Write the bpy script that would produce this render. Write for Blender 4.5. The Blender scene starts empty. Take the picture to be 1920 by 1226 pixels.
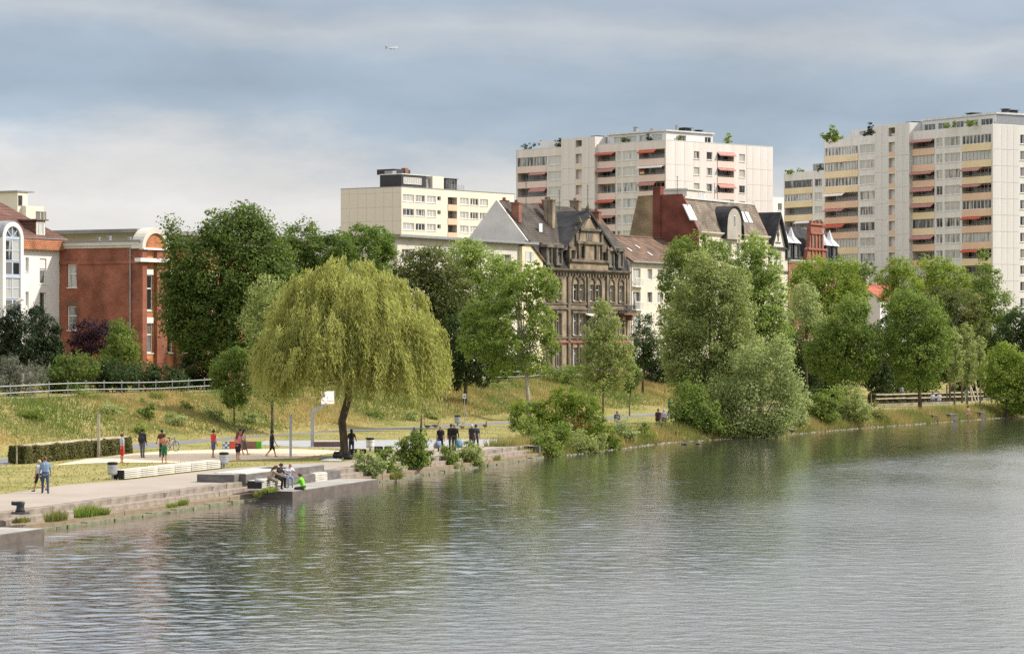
import bpy, bmesh, math, random
import numpy as np
from mathutils import Vector, Matrix
rnd = random.Random(7)
R = math.radians
sc = bpy.context.scene
COL = sc.collection

# ------------------------------------------------------------------ camera, sky, sun, exposure
F, H, HY = 5333.0, 7.7, 628.0            # 100 mm lens on 36 mm; eye 7.7 m above the quay
cd = bpy.data.cameras.new('camera'); cam = bpy.data.objects.new('camera', cd); COL.objects.link(cam)
cam.location = (0, 0, H); cam.rotation_euler = (R(90), 0, 0)
cd.lens = 100; cd.sensor_width = 36; cd.shift_y = 15/1920; cd.clip_start = 1; cd.clip_end = 30000
sc.camera = cam
SUN_AZ = math.atan2(0.97, 0.08)          # from +Y towards +X
SUN_EL = R(42)
wd = bpy.data.worlds.new('World'); sc.world = wd; wd.use_nodes = True
def build_world():
    nt = wd.node_tree; N = nt.nodes; L = nt.links; N.clear()
    out = N.new('ShaderNodeOutputWorld'); bg = N.new('ShaderNodeBackground')
    sky = N.new('ShaderNodeTexSky'); sky.sky_type = 'NISHITA'; sky.sun_disc = False
    sky.sun_elevation = SUN_EL; sky.sun_rotation = SUN_AZ; sky.altitude = 100; sky.air_density = 1.2; sky.dust_density = 2.0
    sk = N.new('ShaderNodeVectorMath'); sk.operation = 'SCALE'; sk.inputs['Scale'].default_value = 0.10
    L.new(sky.outputs[0], sk.inputs[0])
    tc = N.new('ShaderNodeTexCoord')
    sep = N.new('ShaderNodeSeparateXYZ'); L.new(tc.outputs['Generated'], sep.inputs[0])
    def noise(scale, vec, det=5, rough=0.55, dist=0.0):
        m = N.new('ShaderNodeMapping'); m.inputs['Scale'].default_value = vec
        L.new(tc.outputs['Generated'], m.inputs['Vector'])
        n = N.new('ShaderNodeTexNoise'); n.inputs['Scale'].default_value = scale
        n.inputs['Detail'].default_value = det; n.inputs['Roughness'].default_value = rough; n.inputs['Distortion'].default_value = dist
        L.new(m.outputs[0], n.inputs['Vector']); return n.outputs[0]
    def math_(op, a, b=None, c=None):
        n = N.new('ShaderNodeMath'); n.operation = op
        for i, x in enumerate((a, b, c)):
            if x is None: continue
            if isinstance(x, (int, float)): n.inputs[i].default_value = x
            else: L.new(x, n.inputs[i])
        return n.outputs[0]
    n1 = noise(3.2, (1, 1, 3.4), 4, 0.5, 0.2)
    n2 = noise(11.0, (1, 1, 2.8), 8, 0.6, 0.1)
    n3 = noise(1.1, (1, 1, 1), 2, 0.5)
    # elevation wobbled by the cloud noise
    e = math_('ADD', sep.outputs[2], math_('MULTIPLY', math_('SUBTRACT', n1, 0.5), 0.05))
    e = math_('ADD', e, math_('MULTIPLY', math_('SUBTRACT', n2, 0.5), 0.042))
    e = math_('ADD', e, math_('MULTIPLY', sep.outputs[0], 0.03))
    mr = N.new('ShaderNodeMapRange'); mr.inputs['From Min'].default_value = -0.02; mr.inputs['From Max'].default_value = 0.20
    L.new(e, mr.inputs['Value'])
    cr = N.new('ShaderNodeValToRGB'); L.new(mr.outputs[0], cr.inputs[0])
    el = cr.color_ramp.elements
    stops = [(0.0, (.63,.62,.615)), (.27, (.66,.645,.635)), (.33, (.54,.54,.55)), (.39, (.33,.40,.485)), (.45, (.27,.34,.435)), (.52, (.31,.375,.46)), (.58, (.42,.45,.495)), (.64, (.31,.365,.445)), (.74, (.37,.415,.485)), (.86, (.50,.54,.59)), (1.0, (.72,.75,.79))]
    el[0].position, el[0].color = stops[0][0], (*stops[0][1], 1)
    el[1].position, el[1].color = stops[-1][0], (*stops[-1][1], 1)
    for p, c in stops[1:-1]:
        x = el.new(p); x.color = (*c, 1)
    # cloud deck higher up: broken bright cloud, blue between
    cr2 = N.new('ShaderNodeValToRGB'); L.new(math_('ADD', math_('MULTIPLY', n3, 0.6), math_('MULTIPLY', n2, 0.4)), cr2.inputs[0])
    cr2.color_ramp.elements[0].position = .36; cr2.color_ramp.elements[0].color = (.78,.82,.88,1)
    cr2.color_ramp.elements[1].position = .62; cr2.color_ramp.elements[1].color = (1.30,1.28,1.25,1)
    up = N.new('ShaderNodeMapRange'); up.inputs['From Min'].default_value = .13; up.inputs['From Max'].default_value = .45; up.interpolation_type = 'SMOOTHSTEP'
    L.new(sep.outputs[2], up.inputs['Value'])
    mx = N.new('ShaderNodeMixRGB'); L.new(up.outputs[0], mx.inputs[0]); L.new(cr.outputs[0], mx.inputs[1]); L.new(cr2.outputs[0], mx.inputs[2])
    n4 = noise(8.0, (1, 1, 2.6), 8, 0.6, 0.25)
    md = N.new('ShaderNodeVectorMath'); md.operation = 'SCALE'; L.new(mx.outputs[0], md.inputs[0]); L.new(math_('ADD', math_('MULTIPLY', n4, .62), .69), md.inputs['Scale'])
    mx2 = N.new('ShaderNodeMixRGB'); mx2.inputs[0].default_value = .88; L.new(sk.outputs[0], mx2.inputs[1]); L.new(md.outputs[0], mx2.inputs[2])
    L.new(mx2.outputs[0], bg.inputs[0]); bg.inputs[1].default_value = 1.0
    L.new(bg.outputs[0], out.inputs[0])
build_world()
sd = bpy.data.lights.new('sun', 'SUN'); sd.energy = 4.1; sd.angle = R(1.5); sd.color = (1.0, .93, .82)
sun = bpy.data.objects.new('sun', sd); COL.objects.link(sun)
_sv = Vector((math.sin(SUN_AZ)*math.cos(SUN_EL), math.cos(SUN_AZ)*math.cos(SUN_EL), math.sin(SUN_EL)))
sun.rotation_euler = _sv.to_track_quat('Z', 'Y').to_euler()
vs = sc.view_settings; vs.view_transform = 'Standard'; vs.look = 'None'; vs.exposure = 0.42; vs.gamma = 1; vs.use_curve_mapping = False
sc.cycles.max_bounces = 8; sc.cycles.transparent_max_bounces = 8; sc.cycles.use_denoising = False
sc.cycles.caustics_reflective = False; sc.cycles.caustics_refractive = False

# ------------------------------------------------------------------ place: photograph -> ground
ZW = -0.85                                # water level
def P(px, py, Y): return Vector(((px-960)*Y/F, Y, H-(py-HY)*Y/F))
def G(px, py, z=0.0):
    Y = (H-z)*F/(py-HY); return Vector(((px-960)*Y/F, Y, z))
_WP = [(-45.7, 40), (-21.2, 121.6), (1.3, 194.9), (12.3, 225.7), (22, 241), (31.5, 260), (44.6, 283), (55, 302), (110, 400), (280, 700)]
def WL(Y): return float(np.interp(Y, [p[1] for p in _WP], [p[0] for p in _WP]))
def TP(Y): return 16.4-.45*(324-Y)
def BS(Y): return TP(Y)+12
def EDGE(Y): return WL(Y)-1.25
def sm(t): t = min(1, max(0, t)); return t*t*(3-2*t)
QEND = 199.0
def gz(X, Y):
    w, b, t = WL(Y), BS(Y), TP(Y)
    if X > b: 
        return 0.0 if X < w-2.4 else -0.0 - 1.1*sm((X-(w-2.4))/2.6)
    return 3.0*(.75*min(1, (b-X)/12)+.25*sm((b-X)/12))

# ------------------------------------------------------------------ mesh helpers
class MB:
    def __init__(s): s.v = []; s.f = []
    def add(s, vs_, fs):
        o = len(s.v); s.v += [tuple(v) for v in vs_]; s.f += [tuple(i+o for i in f) for f in fs]; return s
    def box(s, x0, x1, y0, y1, z0, z1):
        return s.add([(x0,y0,z0),(x1,y0,z0),(x1,y1,z0),(x0,y1,z0),(x0,y0,z1),(x1,y0,z1),(x1,y1,z1),(x0,y1,z1)],
                     [(0,3,2,1),(4,5,6,7),(0,1,5,4),(1,2,6,5),(2,3,7,6),(3,0,4,7)])
    def poly(s, pts): return s.add(pts, [tuple(range(len(pts)))])
    def ext(s, pts, vec):
        n = len(pts); vec = Vector(vec); a = [Vector(p) for p in pts]; b = [p+vec for p in a]
        return s.add(a+b, [tuple(range(n))[::-1], tuple(range(n, 2*n))]+[(i, (i+1) % n, n+(i+1) % n, n+i) for i in range(n)])
    def tube(s, pts, rad, n=6, cap=True, sq=1.0):
        pts = [Vector(p) for p in pts]
        if isinstance(rad, (int, float)): rad = [rad]*len(pts)
        vs_ = []; fs = []; ref = None
        for i, p in enumerate(pts):
            d = (pts[min(i+1, len(pts)-1)]-pts[max(i-1, 0)])
            d = d.normalized() if d.length > 1e-9 else Vector((0, 0, 1))
            if ref is None: ref = Vector((1, 0, 0)) if abs(d.x) < .8 else Vector((0, 1, 0))
            a = (ref-d*ref.dot(d)).normalized(); b = d.cross(a); ref = a
            for k in range(n):
                t = 2*math.pi*(k+.5)/n
                vs_.append(p+(a*math.cos(t)+b*math.sin(t)*sq)*rad[i])
        for i in range(len(pts)-1):
            for k in range(n): fs.append((i*n+k, i*n+(k+1) % n, (i+1)*n+(k+1) % n, (i+1)*n+k))
        if cap: fs += [tuple(range(n))[::-1], tuple(range((len(pts)-1)*n, len(pts)*n))]
        return s.add(vs_, fs)
    def bar(s, a, b, w, h=None):
        """square bar from a to b"""
        h = h or w; a = Vector(a); b = Vector(b); d = (b-a).normalized()
        up = Vector((0,0,1)) if abs(d.z) < .95 else Vector((0,1,0))
        x = d.cross(up).normalized()*(w/2); y = x.cross(d).normalized()*(h/2)
        return s.add([a-x-y, a+x-y, a+x+y, a-x+y, b-x-y, b+x-y, b+x+y, b-x+y],
                     [(0,3,2,1),(4,5,6,7),(0,1,5,4),(1,2,6,5),(2,3,7,6),(3,0,4,7)])
    def ball(s, c, r, nu=8, nv=6, top=None):
        rx, ry, rz = r if isinstance(r, (tuple, list)) else (r, r, r); vs_ = []; fs = []
        for j in range(nv+1):
            ph = math.pi*j/nv*(1 if top is None else top)
            for i in range(nu):
                t = 2*math.pi*i/nu
                vs_.append((c[0]+rx*math.sin(ph)*math.cos(t), c[1]+ry*math.sin(ph)*math.sin(t), c[2]+rz*math.cos(ph)))
        for j in range(nv):
            for i in range(nu): fs.append((j*nu+i, j*nu+(i+1) % nu, (j+1)*nu+(i+1) % nu, (j+1)*nu+i))
        return s.add(vs_, fs)
    def mesh(s, name):
        m = bpy.data.meshes.new(name); m.from_pydata(s.v, [], s.f); m.update(); return m
    def obj(s, name, m, parent=None, loc=None, rz=0, smooth=False):
        me = s.mesh(name); return link(name, me, m, parent, loc, rz, smooth)
def link(name, me, m=None, parent=None, loc=None, rz=0, smooth=False):
    if m is not None and len(me.materials) == 0: me.materials.append(m)
    if smooth: me.shade_smooth()
    o = bpy.data.objects.new(name, me); COL.objects.link(o)
    if parent is not None: o.parent = parent
    if loc is not None: o.location = loc
    if rz: o.rotation_euler = (0, 0, rz)
    return o
def tag(o, label, cat, group=None, kind=None):
    o['label'] = label
    if cat: o['category'] = cat
    if group: o['group'] = group
    if kind: o['kind'] = kind
    return o
def struct(o, label=None):
    o['kind'] = 'structure'
    if label: o['label'] = label
    return o
def thing(name, label, cat, loc=(0,0,0), rz=0, group=None):
    o = bpy.data.objects.new(name, None); COL.objects.link(o); o.location = loc; o.rotation_euler = (0, 0, rz)
    return tag(o, label, cat, group)
def np_mesh(name, v, quads, tint=None, k=4):
    me = bpy.data.meshes.new(name); nf = len(quads)
    me.vertices.add(len(v)); me.vertices.foreach_set('co', np.asarray(v, np.float32).ravel())
    me.loops.add(nf*k); me.loops.foreach_set('vertex_index', np.asarray(quads, np.int32).ravel())
    me.polygons.add(nf); me.polygons.foreach_set('loop_start', np.arange(nf, dtype=np.int32)*k)
    me.polygons.foreach_set('loop_total', np.full(nf, k, np.int32))
    me.update(calc_edges=True)
    if tint is not None:
        a = me.attributes.new('tint', 'FLOAT', 'FACE'); a.data.foreach_set('value', np.asarray(tint, np.float32))
    return me

# ------------------------------------------------------------------ materials
def mat(name, col, rough=.8, var=.12, scale=1.0, col2=None, bump=0.0, bscale=None, spec=.3, metal=0.0, stretch=None, det=5, coords='Object'):
    m = bpy.data.materials.new(name); m.use_nodes = True; nt = m.node_tree; N = nt.nodes; L = nt.links
    b = N['Principled BSDF']; b.inputs['Roughness'].default_value = rough; b.inputs['Metallic'].default_value = metal
    b.inputs['Specular IOR Level'].default_value = spec
    tc = N.new('ShaderNodeTexCoord'); mp = N.new('ShaderNodeMapping')
    if stretch: mp.inputs['Scale'].default_value = stretch
    L.new(tc.outputs[coords], mp.inputs[0])
    n = N.new('ShaderNodeTexNoise'); n.inputs['Scale'].default_value = scale; n.inputs['Detail'].default_value = det; n.inputs['Roughness'].default_value = .6
    L.new(mp.outputs[0], n.inputs['Vector'])
    cr = N.new('ShaderNodeValToRGB'); L.new(n.outputs[0], cr.inputs[0])
    c2 = col2 or tuple(min(1, c*(1+var)) for c in col); c1 = col if col2 else tuple(c*(1-var) for c in col)
    cr.color_ramp.elements[0].position = .32; cr.color_ramp.elements[0].color = (*c1, 1)
    cr.color_ramp.elements[1].position = .68; cr.color_ramp.elements[1].color = (*c2, 1)
    L.new(cr.outputs[0], b.inputs['Base Color'])
    if bump:
        n2 = N.new('ShaderNodeTexNoise'); n2.inputs['Scale'].default_value = bscale or scale*4; n2.inputs['Detail'].default_value = 4
        L.new(mp.outputs[0], n2.inputs['Vector'])
        bp = N.new('ShaderNodeBump'); bp.inputs['Strength'].default_value = 1; bp.inputs['Distance'].default_value = bump
        L.new(n2.outputs[0], bp.inputs['Height']); L.new(bp.outputs[0], b.inputs['Normal'])
    return m
def leaf_mat(name, c1, c2, trans=.45, rough=.6, gloss=.25):
    m = bpy.data.materials.new(name); m.use_nodes = True; nt = m.node_tree; N = nt.nodes; L = nt.links; N.clear()
    out = N.new('ShaderNodeOutputMaterial')
    at = N.new('ShaderNodeAttribute'); at.attribute_name = 'tint'
    mx = N.new('ShaderNodeMixRGB'); mx.inputs[1].default_value = (*c1, 1); mx.inputs[2].default_value = (*c2, 1); L.new(at.outputs['Fac'], mx.inputs[0])
    p = N.new('ShaderNodeBsdfPrincipled'); p.inputs['Roughness'].default_value = rough; p.inputs['Specular IOR Level'].default_value = gloss; L.new(mx.outputs[0], p.inputs['Base Color'])
    t = N.new('ShaderNodeBsdfTranslucent')
    hs = N.new('ShaderNodeHueSaturation'); hs.inputs['Saturation'].default_value = 1.1; hs.inputs['Value'].default_value = 1.5; hs.inputs['Hue'].default_value = .495
    L.new(mx.outputs[0], hs.inputs['Color']); L.new(hs.outputs[0], t.inputs[0])
    ms = N.new('ShaderNodeMixShader'); ms.inputs[0].default_value = trans
    L.new(p.outputs[0], ms.inputs[1]); L.new(t.outputs[0], ms.inputs[2]); L.new(ms.outputs[0], out.inputs[0])
    return m
def brick_mat(name, c1, c2, mortar, sx=1.0, bump=.006):
    m = bpy.data.materials.new(name); m.use_nodes = True; nt = m.node_tree; N = nt.nodes; L = nt.links
    b = N['Principled BSDF']; b.inputs['Roughness'].default_value = .9; b.inputs['Specular IOR Level'].default_value = .2
    tc = N.new('ShaderNodeTexCoord'); sp = N.new('ShaderNodeSeparateXYZ'); L.new(tc.outputs['Object'], sp.inputs[0])
    ad = N.new('ShaderNodeMath'); ad.operation = 'ADD'; L.new(sp.outputs[0], ad.inputs[0]); L.new(sp.outputs[1], ad.inputs[1])
    cb = N.new('ShaderNodeCombineXYZ'); L.new(ad.outputs[0], cb.inputs[0]); L.new(sp.outputs[2], cb.inputs[1])
    br = N.new('ShaderNodeTexBrick'); L.new(cb.outputs[0], br.inputs['Vector'])
    br.inputs['Scale'].default_value = sx; br.inputs['Brick Width'].default_value = .25; br.inputs['Row Height'].default_value = .083
    br.inputs['Mortar Size'].default_value = .010; br.inputs['Bias'].default_value = -.1
    br.inputs['Color1'].default_value = (*c1, 1); br.inputs['Color2'].default_value = (*c2, 1); br.inputs['Mortar'].default_value = (*mortar, 1)
    n = N.new('ShaderNodeTexNoise'); n.inputs['Scale'].default_value = .5; n.inputs['Detail'].default_value = 6; L.new(tc.outputs['Object'], n.inputs['Vector'])
    hs = N.new('ShaderNodeHueSaturation'); L.new(br.outputs[0], hs.inputs['Color'])
    mr = N.new('ShaderNodeMapRange'); mr.inputs['From Min'].default_value = .3; mr.inputs['From Max'].default_value = .7; mr.inputs['To Min'].default_value = .6; mr.inputs['To Max'].default_value = 1.35
    L.new(n.outputs[0], mr.inputs[0]); L.new(mr.outputs[0], hs.inputs['Value']); L.new(hs.outputs[0], b.inputs['Base Color'])
    bp = N.new('ShaderNodeBump'); bp.inputs['Distance'].default_value = bump; bp.invert = True; L.new(br.outputs['Fac'], bp.inputs['Height']); L.new(bp.outputs[0], b.inputs['Normal'])
    return m
def roof_mat(name, c1, c2, rows=.30, bump=.03):
    """tiled roof: courses stepped along height plus tile-to-tile colour"""
    m = bpy.data.materials.new(name); m.use_nodes = True; nt = m.node_tree; N = nt.nodes; L = nt.links
    b = N['Principled BSDF']; b.inputs['Roughness'].default_value = .85; b.inputs['Specular IOR Level'].default_value = .25
    tc = N.new('ShaderNodeTexCoord'); sp = N.new('ShaderNodeSeparateXYZ'); L.new(tc.outputs['Object'], sp.inputs[0])
    ad = N.new('ShaderNodeMath'); ad.operation = 'ADD'; L.new(sp.outputs[0], ad.inputs[0]); L.new(sp.outputs[1], ad.inputs[1])
    cb = N.new('ShaderNodeCombineXYZ'); L.new(ad.outputs[0], cb.inputs[0]); L.new(sp.outputs[2], cb.inputs[1])
    br = N.new('ShaderNodeTexBrick'); L.new(cb.outputs[0], br.inputs['Vector']); br.inputs['Scale'].default_value = 1
    br.inputs['Brick Width'].default_value = .28; br.inputs['Row Height'].default_value = rows; br.inputs['Mortar Size'].default_value = .018
    br.inputs['Color1'].default_value = (*c1, 1); br.inputs['Color2'].default_value = (*c2, 1); br.inputs['Mortar'].default_value = (*[c*.45 for c in c1], 1)
    n = N.new('ShaderNodeTexNoise'); n.inputs['Scale'].default_value = .7; n.inputs['Detail'].default_value = 8; L.new(tc.outputs['Object'], n.inputs['Vector'])
    hs = N.new('ShaderNodeHueSaturation'); L.new(br.outputs[0], hs.inputs['Color'])
    mr = N.new('ShaderNodeMapRange'); mr.inputs['From Min'].default_value = .3; mr.inputs['From Max'].default_value = .7; mr.inputs['To Min'].default_value = .6; mr.inputs['To Max'].default_value = 1.4
    L.new(n.outputs[0], mr.inputs[0]); L.new(mr.outputs[0], hs.inputs['Value']); L.new(hs.outputs[0], b.inputs['Base Color'])
    bp = N.new('ShaderNodeBump'); bp.inputs['Distance'].default_value = bump; bp.invert = True; L.new(br.outputs['Fac'], bp.inputs['Height']); L.new(bp.outputs[0], b.inputs['Normal'])
    return m
def glass_mat(name, dark=(.03,.035,.04), light=(.42,.42,.40), frac=.5):
    """window glass over a room or a drawn curtain; which one differs from pane to pane"""
    m = bpy.data.materials.new(name); m.use_nodes = True; nt = m.node_tree; N = nt.nodes; L = nt.links
    b = N['Principled BSDF']; b.inputs['Roughness'].default_value = .06; b.inputs['Specular IOR Level'].default_value = .6
    oi = N.new('ShaderNodeObjectInfo'); tc = N.new('ShaderNodeTexCoord')
    wv = N.new('ShaderNodeTexNoise'); wv.inputs['Scale'].default_value = 1.3; wv.inputs['Detail'].default_value = 2
    mp = N.new('ShaderNodeMapping'); mp.inputs['Scale'].default_value = (1.6, 1.6, .25); L.new(tc.outputs['Object'], mp.inputs[0])
    ad = N.new('ShaderNodeVectorMath'); ad.operation = 'ADD'; L.new(mp.outputs[0], ad.inputs[0])
    sc_ = N.new('ShaderNodeVectorMath'); sc_.operation = 'SCALE'; sc_.inputs['Scale'].default_value = 37.0
    cx = N.new('ShaderNodeCombineXYZ'); L.new(oi.outputs['Random'], cx.inputs[0]); L.new(oi.outputs['Random'], cx.inputs[1]); L.new(cx.outputs[0], sc_.inputs[0]); L.new(sc_.outputs[0], ad.inputs[1])
    L.new(ad.outputs[0], wv.inputs['Vector'])
    am = N.new('ShaderNodeMath'); am.operation = 'MULTIPLY_ADD'; L.new(oi.outputs['Random'], am.inputs[0]); am.inputs[1].default_value = .55; L.new(wv.outputs[0], am.inputs[2])
    cr = N.new('ShaderNodeValToRGB'); L.new(am.outputs[0], cr.inputs[0])
    cr.color_ramp.elements[0].position = .40+.5*(1-frac)*.6; cr.color_ramp.elements[0].color = (*dark, 1)
    cr.color_ramp.elements[1].position = .62+.5*(1-frac)*.6; cr.color_ramp.elements[1].color = (*light, 1)
    L.new(cr.outputs[0], b.inputs['Base Color'])
    return m

M = {}
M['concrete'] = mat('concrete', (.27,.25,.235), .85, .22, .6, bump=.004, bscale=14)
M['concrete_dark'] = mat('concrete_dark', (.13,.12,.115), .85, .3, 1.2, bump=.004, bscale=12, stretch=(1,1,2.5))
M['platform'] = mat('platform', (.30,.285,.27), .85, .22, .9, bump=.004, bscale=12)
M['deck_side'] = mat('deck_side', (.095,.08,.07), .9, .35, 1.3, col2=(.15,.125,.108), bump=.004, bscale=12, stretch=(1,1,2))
M['quay_stone'] = mat('quay_stone', (.25,.21,.175), .9, .38, 1.5, bump=.015, bscale=6)
M['quay_low'] = mat('quay_low', (.17,.14,.10), .9, .4, 1.4, col2=(.26,.19,.13), bump=.015, bscale=6)
M['algae'] = mat('algae', (.12,.125,.07), .9, .4, 3, col2=(.24,.24,.17), bump=.02)
M['shore_stone'] = mat('shore_stone', (.22,.205,.165), .9, .4, 3)
M['asphalt'] = mat('asphalt', (.17,.17,.18), .9, .2, .5)
M['court'] = mat('court', (.31,.31,.325), .85, .1, .4)
M['white_paint'] = mat('white_paint', (.74,.72,.68), .6, .06, 1)
M['white_wood'] = mat('white_wood', (.52,.495,.43), .7, .25, 2.2, bump=.004, stretch=(.4,3,3))
M['wood'] = mat('wood', (.42,.36,.27), .8, .3, 1.6, bump=.004)
M['wood_dark'] = mat('wood_dark', (.13,.085,.055), .8, .3, 2)
M['black'] = mat('black', (.018,.018,.02), .55, .2, 3)
M['iron'] = mat('iron', (.035,.035,.038), .5, .3, 5, bump=.004)
M['grey_metal'] = mat('grey_metal', (.30,.31,.32), .45, .2, 4, metal=.4)
M['galv'] = mat('galv', (.42,.44,.46), .4, .15, 5, metal=.55)
M['rail'] = mat('rail', (.24,.26,.28), .5, .2, 5, metal=.3)
M['rail_sheen'] = mat('rail_sheen', (.55,.57,.58), .45, .12, 5, metal=.3)  # rails' reflected light put into the colour, paler than the posts
M['bark'] = mat('bark', (.095,.07,.05), .95, .45, 5, bump=.03, stretch=(1,1,.3))
M['bark_pale'] = mat('bark_pale', (.30,.27,.22), .9, .4, 4, bump=.02, stretch=(1,1,.4))
M['bark_grey'] = mat('bark_grey', (.15,.13,.10), .95, .4, 5, bump=.02, stretch=(1,1,.3))
L_ = lambda n, a, b, t=.45, **k: M.__setitem__(n, leaf_mat(n, a, b, t, **k))
L_('willow', (.18,.205,.045), (.46,.465,.17), .5)
L_('maple', (.050,.088,.018), (.165,.225,.05), .46)
L_('maple_light', (.045,.085,.016), (.12,.19,.03), .45)
L_('ash', (.07,.13,.022), (.17,.24,.045), .45)
L_('chestnut', (.055,.085,.022), (.17,.18,.055), .44)
L_('poplar', (.13,.20,.04), (.36,.43,.14), .5)
L_('greywillow', (.15,.19,.055), (.38,.42,.17), .5)
L_('silver', (.15,.20,.06), (.42,.47,.22), .48)
L_('birch', (.10,.16,.03), (.28,.35,.09), .5)
L_('linden', (.080,.130,.026), (.23,.30,.07), .48)
L_('bright', (.11,.17,.025), (.27,.34,.07), .5)
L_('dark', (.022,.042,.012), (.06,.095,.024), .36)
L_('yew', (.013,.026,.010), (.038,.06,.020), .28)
L_('purple', (.022,.008,.014), (.055,.022,.032), .3)
L_('shrub', (.085,.14,.025), (.25,.31,.075), .5)
L_('sumac', (.085,.14,.02), (.21,.27,.045), .5)
L_('reed', (.10,.12,.03), (.26,.25,.08), .45)
L_('rust', (.20,.10,.03), (.30,.19,.06), .4)
L_('hedge', (.06,.08,.025), (.22,.20,.085), .4)
L_('spiky', (.09,.10,.07), (.20,.21,.15), .3)

# ------------------------------------------------------------------ terrain, water
def ground_material(name, pal, scale, stretch=(1,1,1), fine=6):
    m = bpy.data.materials.new(name); m.use_nodes = True; nt = m.node_tree; N = nt.nodes; L = nt.links
    b = N['Principled BSDF']; b.inputs['Roughness'].default_value = .95; b.inputs['Specular IOR Level'].default_value = .1
    tc = N.new('ShaderNodeTexCoord'); mp = N.new('ShaderNodeMapping'); mp.inputs['Scale'].default_value = stretch; L.new(tc.outputs['Object'], mp.inputs[0])
    n = N.new('ShaderNodeTexNoise'); n.inputs['Scale'].default_value = scale; n.inputs['Detail'].default_value = 8; n.inputs['Roughness'].default_value = .65; L.new(mp.outputs[0], n.inputs['Vector'])
    cr = N.new('ShaderNodeValToRGB'); L.new(n.outputs[0], cr.inputs[0])
    e = cr.color_ramp.elements; k = len(pal)
    e[0].position = .30; e[0].color = (*pal[0], 1); e[1].position = .70; e[1].color = (*pal[-1], 1)
    for i in range(1, k-1): x = e.new(.30+.40*i/(k-1)); x.color = (*pal[i], 1)
    n2 = N.new('ShaderNodeTexNoise'); n2.inputs['Scale'].default_value = fine; n2.inputs['Detail'].default_value = 6; L.new(tc.outputs['Object'], n2.inputs['Vector'])
    mr = N.new('ShaderNodeMapRange'); mr.inputs['From Min'].default_value = .3; mr.inputs['From Max'].default_value = .7; mr.inputs['To Min'].default_value = .7; mr.inputs['To Max'].default_value = 1.3; L.new(n2.outputs[0], mr.inputs[0])
    hs = N.new('ShaderNodeHueSaturation'); L.new(cr.outputs[0], hs.inputs['Color']); L.new(mr.outputs[0], hs.inputs['Value']); L.new(hs.outputs[0], b.inputs['Base Color'])
    bp = N.new('ShaderNodeBump'); bp.inputs['Distance'].default_value = .05; L.new(n2.outputs[0], bp.inputs['Height']); L.new(bp.outputs[0], b.inputs['Normal'])
    return m
M['lawn'] = ground_material('lawn', [(.13,.145,.04), (.215,.205,.07), (.29,.25,.105), (.22,.21,.075)], .22)
M['slope'] = ground_material('slope', [(.10,.13,.035), (.19,.185,.06), (.28,.22,.09), (.20,.19,.065)], .16)
M['sand'] = mat('sand', (.54,.42,.30), .95, .16, .9, col2=(.68,.55,.42), bump=.10, bscale=1.6)
M['promenade'] = mat('promenade', (.29,.245,.205), .9, .12, .25, col2=(.35,.30,.255), bump=.003, bscale=20)
YS = [30, 60, 80, 95] + list(np.arange(100, 340, 2.0)) + [345, 360, 380, 400, 430, 470, 520, 600, 700, 900]
def strip(cols, ys):
    mb = MB(); n = len(cols)
    for Y in ys:
        for c in cols: mb.v.append(c(Y))
    for j in range(len(ys)-1):
        for i in range(n-1): mb.f.append((j*n+i, j*n+i+1, (j+1)*n+i+1, (j+1)*n+i))
    return mb
def gcol(fx): return lambda Y: (fx(Y), Y, gz(fx(Y), Y))
q_ys = [y for y in YS if y <= QEND+1]; n_ys = [y for y in YS if y >= QEND-1]
cols = [(lambda Y, k=k: (BS(Y)+(EDGE(Y)-.3-BS(Y))*k/6, Y, 0.0)) for k in range(7)]
lawn = strip(cols, q_ys)
cols2 = [gcol(lambda Y, k=k: BS(Y)+(WL(Y)-2.4-BS(Y))*k/6) for k in range(7)] + [gcol(lambda Y, d=d: WL(Y)-2.4+d) for d in (.5, 1.0, 1.5, 2.0, 2.5, 3.0)]
n_ys = [y for y in YS if y >= QEND-12]
sink = lambda f: (lambda Y: (f(Y)[0], Y, f(Y)[2]-1.3*(1-sm((Y-(QEND-9))/10))))
l2 = strip([sink(c) for c in cols2], n_ys); lawn.add(l2.v, l2.f)
struct(lawn.obj('lawn', M['lawn'], smooth=True), 'yellowing mown grass between the promenade and the bank')
rr = np.random.RandomState(3)
def wob(X, Y): return .10*math.sin(X*.9+Y*.31)+.08*math.sin(Y*.77-X*.4)
def ecol(k):
    def f(Y):
        X = BS(Y)-12*k/12; return (X, Y, gz(X, Y)+(wob(X, Y) if 0 < k < 12 else 0))
    return f
struct(strip([lambda Y: (-700, Y, 3.0), lambda Y: (TP(Y)-60, Y, 3.0)] + [gcol(lambda Y: TP(Y)-6)] + [ecol(k) for k in range(12, -1, -1)], YS).obj('embankment', M['slope'], smooth=True), 'overgrown grassy bank rising to the railing')
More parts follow.
